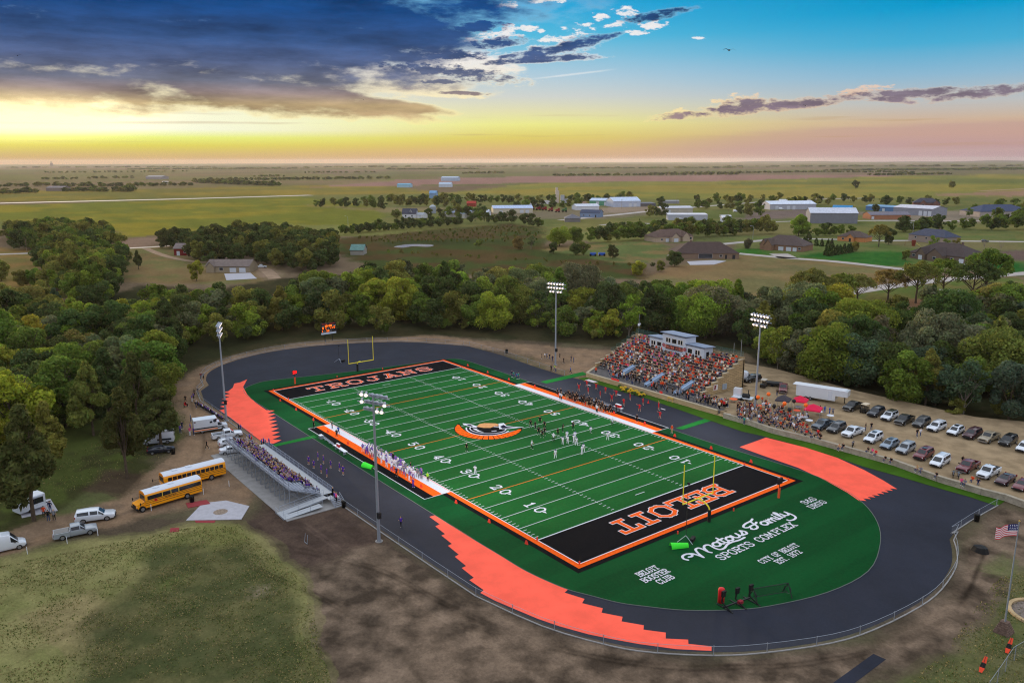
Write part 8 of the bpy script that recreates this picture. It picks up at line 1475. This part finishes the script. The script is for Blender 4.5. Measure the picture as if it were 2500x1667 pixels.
proto('cedar', 0, 6, 2.0, .3, sh_pine(6, 2.0, .3), 3000, 30, .22, asp=1.3, r0=.14, nl=3, spread=.3)
for i in range(2): proto('bush', i, 4.5, 3.0, .1, sh_broad(4.5, 3.0, .1), 3200, 20, .30, r0=.12, nl=4)
for i in range(2): proto('sparse', i, 12.5, 4.2, 2.0, sh_broad(12.5, 4.2, 2.0), 2400, 30, .36, bark=BARKG, r0=.22, nl=12, spread=.8, fill=.7)
rb = np.random.default_rng(5); PROTO[('bare', 0)] = (7, 2.5, None, limbs(rb, 8.5, 2.5, 3.0, .14, 12, spread=.8).mesh('trunk', [BARKG]))
TINT = {n: tuple(1.48*v for v in lin(c)) for n, c in dict(dark=(66, 78, 42), mid=(86, 102, 42), olive=(104, 104, 50), yellow=(126, 126, 46), lime=(106, 120, 44), grey=(92, 96, 68), rust=(112, 104, 56), pine=(72, 76, 42), blue=(70, 82, 60)).items()}
TRN = random.Random(21); CNT = [0]
SHADE = dict(dark='dark green', mid='mid green', olive='olive green', yellow='yellow-tinged', lime='bright lime green', grey='grey green', rust='rusty brown green', pine='deep olive', blue='blue green')
FORM = dict(broad='leafy', big='broad spreading', locust='flat-topped open', pine='conical pine', cedar='small conical', bush='low bushy', sparse='thin half-bare', bare='leafless')
def tree(kind, tint, loc, sc, place, group=None, name=None, label=None):
    ks = [k for k in PROTO if k[0] == kind]; H, Rr, c, t = PROTO[TRN.choice(ks)]; nm = name or {'pine': 'pine_tree', 'cedar': 'cedar_tree', 'bush': 'bush', 'locust': 'locust_tree'}.get(kind, 'tree')
    col = tuple(v*TRN.uniform(.88, 1.12) for v in TINT[tint])+(1,); lb = label or f'{SHADE[tint] if kind != "bare" else "grey"} {FORM[kind]} {"bush" if kind == "bush" else "tree"} {place}'
    g = thing(nm, lb, 'bush' if kind == 'bush' else 'tree', loc, TRN.uniform(0, 6.28), group); g.scale = (sc*TRN.uniform(.92, 1.1), sc*TRN.uniform(.92, 1.1), sc*TRN.uniform(.9, 1.1))
    for q, m_ in (('crown', c), ('trunk', t)):
        if m_ is None: continue
        o = bpy.data.objects.new(q, m_); COL.objects.link(o); o.parent = g; o.color = col
    CNT[0] += 1; return g
# merged masses for woods whose trees cannot be told apart
LODV = {}
def lod(kind, i, n, leaf):
    if (kind, i) not in LODV:
        H, Rr, _, _ = PROTO[(kind, i)]; rng = np.random.default_rng(300+i); sh = {'broad': sh_broad(H, Rr, .3), 'bush': sh_broad(H, Rr, .1)}[kind]; LODV[(kind, i)] = crown_pts(rng, n, 22, sh, leaf)
    return LODV[(kind, i)]
def mass(name, spots, label, n=900, leaf=.8, zf=1.0):
    Cs, Ns, Ss, Ts = [], [], [], []
    for x, y, sc, tint in spots:
        C, N, S, T = lod('broad', TRN.randrange(6), n, leaf); a = TRN.uniform(0, 6.28); c, s = math.cos(a), math.sin(a); M = np.array([[c, -s, 0], [s, c, 0], [0, 0, 1]]); sz = sc*TRN.uniform(.85, 1.15)
        Cs.append((C*np.array([sc, sc, sz*zf]))@M.T+np.array([x, y, 0])); Ns.append(N@M.T); Ss.append(S*sc); Ts.append(T*np.array(TINT[tint])*TRN.uniform(.85, 1.15))
    rng = np.random.default_rng(9); me = quads_mesh(name, np.concatenate(Cs), np.concatenate(Ns), np.concatenate(Ss), np.concatenate(Ts), rng); o = bpy.data.objects.new(name, me); COL.objects.link(o); o.color = (1, 1, 1, 1); tag(o, label, 'trees', kind='stuff'); return o
# ---- named trees: pines by the lane, locust row, garden trees
for (x, y), sc, t, lb in (((78, 1196), 1.12, 'pine', 'big dark pine at the left edge over the concession trailer'), ((292, 1099), 1.02, 'pine', 'tall pine with a bare lower trunk behind the school buses'), ((119, 1078), .85, 'olive', 'yellowish pine with a straight trunk left of the school buses'), ((370, 1022), .98, 'pine', 'pine with its trunk in front of the parked white van'), ((318, 985), 1.0, 'pine', 'dense pine at the lane edge above the parked vans'), ((255, 985), 1.05, 'dark', 'dark pine second from the lane edge'), ((215, 1000), 1.0, 'olive', 'olive-tipped pine in the middle of the pine clump'), ((345, 930), .9, 'pine', 'pine beside the bend of the dirt lane')): tree('pine', t, P(x, y), sc, '', label=lb)
for (x, y), sc, t, lb in ((((870, 735)), 1.06, 'olive', 'leftmost locust of the row, broad with low forks'), ((985, 745), 1.02, 'olive', 'second locust of the left four, trunk nearest the wood'), ((1100, 690), .9, 'olive', 'third locust of the left four, against the pale road'), ((1210, 670), .84, 'rust', 'smallest locust of the left four, by the road bend'), ((1420, 655), .98, 'rust', 'locust with a thick dark trunk by the swing frame'), ((1610, 672), 1.22, 'olive', 'tallest locust in front of the dark brown house'), ((1795, 622), 1.05, 'mid', 'green locust behind the tan shelter'), ((1995, 668), 1.2, 'dark', 'dark dense locust right of the tan shelter'), ((2080, 640), 1.3, 'mid', 'large rounded locust at the right of the row')): tree('locust', t, T6(x, y), sc, '', label=lb)
for k, t, (x, y), sc, lb in (('pine', 'pine', T4(947, 442)[:2], .62, 'lone dark conifer on the dry pasture left of the farmhouse'), ('broad', 'yellow', T4(1345, 520)[:2], .72, 'round yellow-green tree in front of the farmhouse'), ('cedar', 'blue', T4(390, 730)[:2], 1.5, 'blue-green spruce in the left yard'), ('cedar', 'dark', T6(1715, 720)[:2], 1.6, 'dark spruce left of the tan shelter'), ('broad', 'mid', T4(245, 555)[:2], .62, 'lime-tipped park tree, right of the left-edge pair'), ('broad', 'olive', T4(160, 555)[:2], .62, 'park tree, left of the left-edge pair'), ('broad', 'olive', T4(10, 520)[:2], .85, 'park tree cut by the left edge'), ('big', 'olive', (1295*K, 0), 0, '')):
    if sc: tree(k, t, (x, y, 0), sc, '', label=lb)
for x, y, sc, k, t, lb in ((1285, 566, 1.15, 'broad', 'lime', 'tall yellow-green tree beside the weedy field'), (1322, 562, .95, 'broad', 'mid', 'green tree just right of the tall yellow-green one'), (1190, 574, .72, 'broad', 'rust', 'low brownish tree at the weedy field edge'), (1220, 572, .7, 'sparse', 'grey', 'thin grey tree between the brownish and yellow-green trees'), (1271, 583, .62, 'broad', 'dark', 'round dark tree standing alone in front of the yellow-green tree'), (1322, 586, .58, 'broad', 'dark', 'left dark tree of the pair beside the blue machine'), (1340, 586, .6, 'broad', 'mid', 'right tree of the pair beside the blue machine'), (1407, 594, .58, 'broad', 'dark', 'round tree right of the blue machine'), (1466, 632, .62, 'broad', 'yellow', 'small yellowish tree at the end of the weedy field'), (1518, 624, .5, 'broad', 'olive', 'small olive tree left of the wide brown house'), (1549, 612, .7, 'broad', 'dark', 'dark round tree at the corner of the wide brown house'), (1500, 612, .45, 'bush', 'dark', 'dark bush behind the small olive tree'), (1098, 566, .9, 'bush', 'olive', 'round bush right of the pond'), (1718, 571, .55, 'broad', 'grey', 'small pale tree on the lawn left of the twin-gabled house'), (2018, 567, .95, 'locust', 'olive', 'spreading olive tree beside the orange-lit house'), (2040, 562, .85, 'broad', 'dark', 'dark tree beside the orange-lit house'), (1962, 578, .5, 'broad', 'rust', 'small brown shrub tree on the green lawn'), (2142, 578, .75, 'sparse', 'lime', 'thin lime tree in front of the blue grey house'), (2172, 574, .6, 'sparse', 'lime', 'second thin lime tree in front of the blue grey house'), (2196, 582, .7, 'sparse', 'olive', 'thin olive tree right of the blue grey house'), (2260, 574, 1.0, 'bare', 'grey', 'leafless sapling on the grass at the right'), (2298, 577, .8, 'bare', 'grey', 'second leafless sapling near the dirt mound'), (2080, 598, .5, 'broad', 'olive', 'round shrub tree at the left corner of the dark brown house'), (911, 501, .75, 'broad', 'olive', 'tall tree just left of the dormered farmhouse'), (984, 500, .75, 'broad', 'dark', 'dark tree right of the white garage'), (1010, 492, .5, 'broad', 'dark', 'dark tree behind the grey-roofed shed'), (1080, 487, .6, 'broad', 'mid', 'tree left of the slim dark tree by the white shed'), (1102, 492, .85, 'sparse', 'dark', 'slim dark tree in front of the white shed'), (1517, 471, .85, 'broad', 'dark', 'dark tree alone beside the industrial road'), (1469, 507, .3, 'cedar', 'dark', 'small round evergreen right of the blue office'), (1965, 434, 1.3, 'broad', 'dark', 'tall tree alone in the far green field'), (2186, 432, 1.2, 'broad', 'olive', 'round tree alone in the far right field'), (1834, 542, 1.25, 'broad', 'lime', 'tall tree at the left corner of the grey metal hall'), (2037, 472, .9, 'broad', 'dark', 'tree behind the row of shops'), (2012, 487, .7, 'broad', 'dark', 'dark tree in front of the blue-fronted shops'), (2148, 503, .5, 'cedar', 'dark', 'conical evergreen in front of the orange brick building'), (2226, 500, .8, 'sparse', 'mid', 'slim tree left of the dark blue roofed building')):
    q = P(x, y); tree(k, t, q, sc, '', label=lb)
for i, (x, y) in enumerate(((1000, 345), (1020, 350), (1045, 345), (1070, 342), (1095, 338), (1120, 334), (1150, 330), (1165, 326))): tree('cedar', 'dark', T6(x, y), .95, 'in the dense row on the green lawn', 'dark evergreens in a row on the lawn')
for i, (x, y) in enumerate(((848, 272), (878, 270), (930, 280), (970, 284), (1010, 286), (1035, 290))): tree('cedar', 'dark', T6(x, y), .8 if i != 1 else 1.3, 'in the loose row beside the twin-gabled house', 'evergreens beside the twin-gabled house')
# ---- belts and groves: individual trees, spread by hand-set outlines (photo coordinates of their feet)
def scatter(poly, step, seed, jitter=.35, z=0.0):
    w = [p[:2] for p in (PP(poly, z))]; xs = [p[0] for p in w]; ys = [p[1] for p in w]; r = random.Random(seed); o = []; y = min(ys); k = 0
    while y < max(ys):
        x = min(xs)+(k % 2)*step*.5
        while x < max(xs):
            q = (x+r.uniform(-jitter, jitter)*step, y+r.uniform(-jitter, jitter)*step)
            if inside(np.array([q[0]]), np.array([q[1]]), w)[0]: o.append(q)
            x += step
        y += step*.87; k += 1
    return o
def row(pts, step, seed, jit=1.5):
    w = [np.array(p[:2]) for p in PP(pts)]; r = random.Random(seed); o = []
    for a, b in zip(w[:-1], w[1:]):
        L = np.linalg.norm(b-a); n = max(1, int(L/step))
        for i in range(n): q = a+(b-a)*(i+.5)/n; o.append((q[0]+r.uniform(-jit, jit), q[1]+r.uniform(-jit, jit)))
    return o
CAND = []
def plant(spots, kinds, tints, sc, place, group, lift=0.0):
    for x, y in spots: CAND.append((TRN.choice(kinds), TRN.choice(tints), (x, y, lift), TRN.uniform(*sc), place, group))
plant(row([(780, 541), (860, 533), (960, 527), (1058, 518)], 5.0, 1)+row([(800, 536), (950, 523), (1055, 514)], 5.5, 2), ('broad',), ('dark', 'dark', 'mid'), (.55, .72), 'in the long hedge above the weedy field', 'trees of the long hedge above the weedy field')
plant(row([(1078, 514), (1180, 513)], 6, 3)+row([(1200, 520), (1250, 522)], 5.5, 4), ('broad',), ('dark', 'mid', 'mid'), (.7, .95), 'in the short belt left of the yellow-green tree', 'trees of the short belt above the weedy field')
plant(row([(1345, 560), (1450, 552), (1560, 548), (1680, 541), (1780, 537)], 5.5, 5)+row([(1390, 545), (1560, 538), (1770, 530)], 6, 6), ('broad',), ('dark', 'mid', 'mid', 'olive'), (.75, 1.0), 'in the belt behind the upper houses', 'trees of the belt behind the upper houses')
plant(row([(1850, 543), (1960, 542)], 5, 7), ('broad', 'bush'), ('dark', 'mid'), (.6, .75), 'in the low belt below the grey metal hall', 'trees of the belt below the grey hall'); plant(row([(2065, 535), (2130, 530), (2190, 532)], 5, 8)+row([(2120, 520), (2175, 520)], 6, 9), ('broad',), ('dark', 'mid'), (.75, 1.0), 'in the belt behind the blue grey house', 'trees of the belt behind the blue grey house')
plant(row([(2208, 528), (2235, 526)], 6, 10)+row([(2255, 530), (2352, 528), (2420, 524)], 5.5, 11)+row([(2280, 518), (2400, 512)], 6, 12), ('broad',), ('dark', 'mid', 'mid'), (.8, 1.0), 'in the belt at the right edge', 'trees of the belt at the right edge')
plant(scatter([(20, 548), (120, 530), (250, 545), (258, 568), (130, 580), (40, 575)], 8.5, 13), ('broad', 'broad', 'sparse'), ('olive', 'dark', 'mid'), (.85, 1.1), 'in the grove at the far left', 'trees of the far left grove')
plant(scatter([(95, 600), (180, 585), (280, 590), (285, 640), (255, 690), (210, 730), (150, 710), (110, 660)], 8, 14), ('broad', 'broad', 'broad', 'sparse'), ('olive', 'dark', 'mid', 'lime'), (.8, 1.05), 'in the grove left of the dry pasture', 'trees of the grove by the dry pasture')
plant(row([(0, 706), (60, 702), (160, 700)], 9, 15), ('broad',), ('olive', 'yellow', 'mid'), (.75, .9), 'in the park row at the left edge', 'trees of the left park row')
plant(scatter([(372, 575), (430, 568), (440, 600), (480, 606), (600, 604), (640, 625), (700, 632), (770, 612), (760, 565), (620, 545), (500, 555), (370, 560)], 8, 16), ('broad', 'broad', 'sparse'), ('dark', 'dark', 'olive', 'pine'), (.8, 1.0), 'in the dark wood behind the farmhouse', 'trees of the wood behind the farmhouse'); plant(row([(650, 562), (770, 560)], 10, 17), ('big',), ('dark', 'mid'), (.7, .8), 'at the right end of the farm wood', 'big trees at the end of the farm wood')
plant(row([(720, 476), (830, 478), (880, 482)], 10, 18, 5)+row([(900, 474), (1060, 476)], 7, 19, 4)+row([(820, 470), (1000, 466), (1270, 468)], 7, 20, 6)+row([(1290, 466), (1400, 466), (1450, 462)], 7.5, 21, 5)+row([(1590, 478), (1760, 486)], 10, 22, 6)+row([(1800, 476), (1900, 470)], 8, 23, 5)+row([(1010, 497), (1120, 505)], 9, 25, 4)+row([(1180, 486), (1330, 477)], 12, 26, 4)+row([(1480, 502), (1530, 499)], 9, 27, 3)+row([(1600, 470), (1800, 464)], 13, 28, 5)+row([(1900, 463), (2100, 471)], 14, 29, 5)+row([(1690, 496), (1760, 500)], 9, 30, 3)+row([(2240, 488), (2352, 484)], 12, 32, 4)+row([(2100, 472), (2210, 474)], 9, 24, 4), ('broad',), ('dark', 'mid', 'olive'), (.8, 1.15), 'in the far belts around the industrial yards', 'trees of the far belts around the yards')
# ---- the big wood round the stadium: nearest trees one by one, the rest as a mass
wood = scatter([(-200, 720), (0, 742), (90, 735), (200, 760), (250, 770), (320, 745), (400, 735), (500, 740), (630, 735), (700, 695), (850, 668), (1000, 668), (1180, 662), (1330, 690), (1460, 712), (1560, 702), (1700, 732), (1760, 735), (1850, 752), (1960, 768), (2120, 742), (2250, 735), (2352, 710), (2500, 700), (2800, 1000), (2500, 1062), (2352, 1018), (2200, 975), (1950, 896), (1790, 856), (1725, 800), (1500, 776), (1400, 790), (1200, 772), (1000, 763), (740, 764), (590, 786), (470, 815), (410, 850), (390, 900), (380, 935), (330, 965), (180, 980), (60, 1030), (0, 1060), (-200, 1100)], 8.7, 31, .5)
rail_ = [(10, 86), (34, 83), (60, 84)]; wood = [q for q in wood if not inside(np.array([q[0]]), np.array([q[1]]), lot)[0]]
def place_of(x, y):
    if x > 20: return 'behind the parking lot', 'trees of the wood behind the parking lot'
    if y > 55: return 'behind the grandstand', 'trees of the wood behind the grandstand'
    if y > -8: return 'behind the scoreboard end of the track', 'trees of the wood beyond the far track curve'
    if x < -62: return 'left of the far light pole', 'trees of the wood at the far left curve'
    return 'beyond the pines at the left', 'trees of the wood beyond the pines'
camd = lambda q: math.hypot(q[0]-CAM[0], q[1]-CAM[1])
MIX = ('mid', 'mid', 'dark', 'dark', 'olive', 'grey', 'dark', 'lime', 'olive', 'mid'); MIXR = ('dark', 'dark', 'grey', 'blue', 'mid', 'mid', 'olive', 'dark', 'olive')
for x, y in wood:
    n = vnoise(np.array([x]), np.array([y]), 17, 55, 2)[0]; t = 'yellow' if n > .74 and x < 0 else 'lime' if n > .68 else 'grey' if n < .26 else TRN.choice(MIXR if x > 5 else MIX)
    lift = TZ if inside(np.array([x]), np.array([y]), lot)[0] else 0; hh = vnoise(np.array([x]), np.array([y]), 18, 66, 2)[0]; sc = .74+.46*hh+TRN.uniform(-.17, .17)
    kd = 'pine' if TRN.random() < .04 else 'big' if hh > .66 and TRN.random() < .5 else 'sparse' if TRN.random() < (.2 if x > 0 else .08) else 'broad'; CAND.append((kd, t, (x, y, lift), sc*(.85 if kd == 'big' else 1), *place_of(x, y)))
NIND = 296-CNT[0]; CAND.sort(key=lambda c: -c[3]/camd(c[2])*(1.5 if c[0] == 'big' else 1))
for c in CAND[:NIND]: tree(*c)
print('named', CNT[0], 'rest', len(CAND)-NIND)
rest = [(c[2][0], c[2][1], c[3]*(1.2 if c[0] == 'big' else 1), c[1]) for c in CAND[NIND:]]
mass('woodland', [q for q in rest if camd(q) < 430], 'deep wood of mixed green trees all round the far side of the stadium', 3000, .46)
mass('tree_belt', [q for q in rest if camd(q) >= 430], 'belts and groves of dark trees between the houses and the industrial yards', 900, .8)
# understory shrubs hide the trunks along the wood edge
und = [(x+TRN.uniform(-4, 4), y+TRN.uniform(-4, 4), TRN.uniform(.22, .45), TRN.choice(('dark', 'mid', 'olive'))) for x, y in wood if TRN.random() < .9]
und = [q for q in und if not inside(np.array([q[0]]), np.array([q[1]]), lot)[0]]
mass('undergrowth', und, 'low dark undergrowth beneath the wood', 420, 1.0)
# far tree lines on the plain
far = []; far2 = []
for pts, st_, s_ in (([(0, 447), (90, 443)], 14, 1), ([(150, 440), (290, 441), (300, 436)], 13, 1), ([(150, 430), (440, 427)], 16, 1), ([(0, 430), (150, 427)], 18, 1), ([(450, 420), (640, 428)], 16, 1.05), ([(470, 416), (900, 411)], 20, 1), ([(590, 407), (650, 406)], 20, .9), ([(90, 413), (180, 412)], 25, 1), ([(200, 411), (300, 410)], 25, 1), ([(1060, 400), (1160, 398)], 30, 1), ([(1270, 405), (1500, 403), (1700, 402)], 22, 1), ([(1500, 401), (1900, 396), (2100, 398)], 24, 1), ([(2000, 404), (2180, 401)], 22, 1), ([(1900, 392), (2352, 390)], 40, 1.1), ([(700, 398), (860, 397)], 35, 1), ([(100, 398), (420, 395)], 45, 1.1), ([(2250, 388), (2400, 387)], 50, 1.2), ([(900, 390), (1100, 389)], 60, 1.2), ([(300, 390), (700, 388)], 70, 1.3), ([(1300, 388), (1700, 386)], 80, 1.4), ([(0, 386), (500, 384.5)], 150, 1.6), ([(700, 385), (1300, 383)], 170, 1.6), ([(1700, 384), (2352, 382)], 170, 1.6)):
    for x, y in row(pts, st_*.27, int(pts[0][0])+7, st_*.6): (far2 if pts[0][1] <= 393 or pts == [(0, 386), (500, 384.5)] else far).append((x, y, s_*(3.2 if pts[0][1] <= 393 else 1.25)*TRN.uniform(.7, 1.1), TRN.choice(('dark', 'dark', 'olive', 'mid'))))
mass('tree_line', far, 'distant dark tree lines crossing the plain', 90, 2.0, .6)
mass('tree_line', far2, 'thin dark tree lines close to the horizon', 60, 1.6, .2)
weeds = [(x, y, TRN.uniform(.10, .2), TRN.choice(('olive', 'mid', 'rust'))) for x, y in scatter([(800, 548), (1060, 528), (1180, 520), (1240, 535), (1230, 565), (1100, 552), (880, 562)], 9, 44)+row([(860, 556), (920, 552), (1000, 556), (1140, 556)], 3.5, 45, 3)+row([(880, 580), (1450, 612)], 6, 46, 4)]
mass('undergrowth', weeds, 'rough weeds and low scrub in the field round the pond', 60, 1.6)

# ---- birds over the field
for (x, y, d_, k), lb in (((1675, 116, 95, 1.0), 'dark bird with spread wings in the blue sky'), ((835, 229, 160, .7), 'tiny bird in front of the low grey cloud at the left'), ((40, 128, 120, .8), 'tiny bird before the dark cloud at the far left'), ((1850, 243, 150, .8), 'tiny bird in front of the thin cloud streak at the right')):
    v = _f+_r*(x*K-1250)/FOC-_u*(y*K-833.5)/FOC; q = CAM+v*d_; b = MB().lathe((0, 0, 0), [(0, -.25), (.09, -.1), (.07, .15), (0, .25)], 6)
    b.v = [(z, x_, y_) for x_, y_, z in b.v]
    for s in (-1, 1): b.poly([(.12, 0, 0), (-.12, 0, 0), (-.1, s*.45, .16), (.08, s*.5, .18)]).poly([(.08, s*.5, .18), (-.1, s*.45, .16), (-.16, s*1.0, -.06)])
    o = b.build('bird', mat('bird black', (18, 18, 22), .8)); o.location = q; o.scale = (k,)*3; o.rotation_euler = (0, 0, YAW+.3); tag(o, lb, 'bird')

# ---- rough grass on the near lawns
rg = np.random.default_rng(3); pl = [PP(q) for q in ([(-300, 1420), (0, 1300), (430, 1212), (545, 1205), (700, 1340), (770, 1600), (-300, 1700)], [(2060, 1600), (2180, 1480), (2290, 1330), (2420, 1290), (2600, 1600)], [(-100, 1200), (60, 1110), (300, 960), (420, 900), (430, 1000), (340, 1080), (200, 1120)])]
Cg = []
for q, n in zip(pl, (26000, 9000, 6000)):
    xs = [p[0] for p in q]; ys = [p[1] for p in q]; X, Y = rg.uniform(min(xs), max(xs), n*2), rg.uniform(min(ys), max(ys), n*2); k = inside(X, Y, q) & (vnoise(X, Y, 3.5, 12, 4) > rg.uniform(.30, .62, n*2)); Cg.append(np.stack([X[k], Y[k], np.full(k.sum(), .07)], 1))
Cg = np.concatenate(Cg); n = len(Cg); base_t = np.array([lin(c) for c in ((92, 98, 52), (118, 112, 70), (70, 82, 42), (136, 122, 84))])[rg.integers(0, 4, n)]
o = bpy.data.objects.new('grass', quads_mesh('grass', Cg, rg.normal(size=(n, 3))*np.array([1, 1, .5])+np.array([0, 0, .35]), rg.uniform(.06, .15, n), base_t*rg.uniform(1.0, 1.75, (n, 1)), rg)); COL.objects.link(o); o.color = (1, 1, 1, 1); tag(o, 'rough tufted grass on the near lawns', 'grass', kind='stuff')
# ================================================================ evening haze: one even box of air
HAZE = 3.4e-5
hz = MB().box((0, 0, 45), (46000, 46000, 92+2)).build('haze', bpy.data.materials.new('haze')); hz.location = (CAM[0], CAM[1], 0); hz.data.materials[0].use_nodes = True; t = hz.data.materials[0].node_tree; t.nodes.clear()
o = t.nodes.new('ShaderNodeOutputMaterial'); v = t.nodes.new('ShaderNodeVolumePrincipled'); v.inputs['Color'].default_value = (.95, .88, .86, 1); v.inputs['Density'].default_value = HAZE; v.inputs['Anisotropy'].default_value = .6; t.links.new(v.outputs[0], o.inputs['Volume']); hz['kind'] = 'stuff'
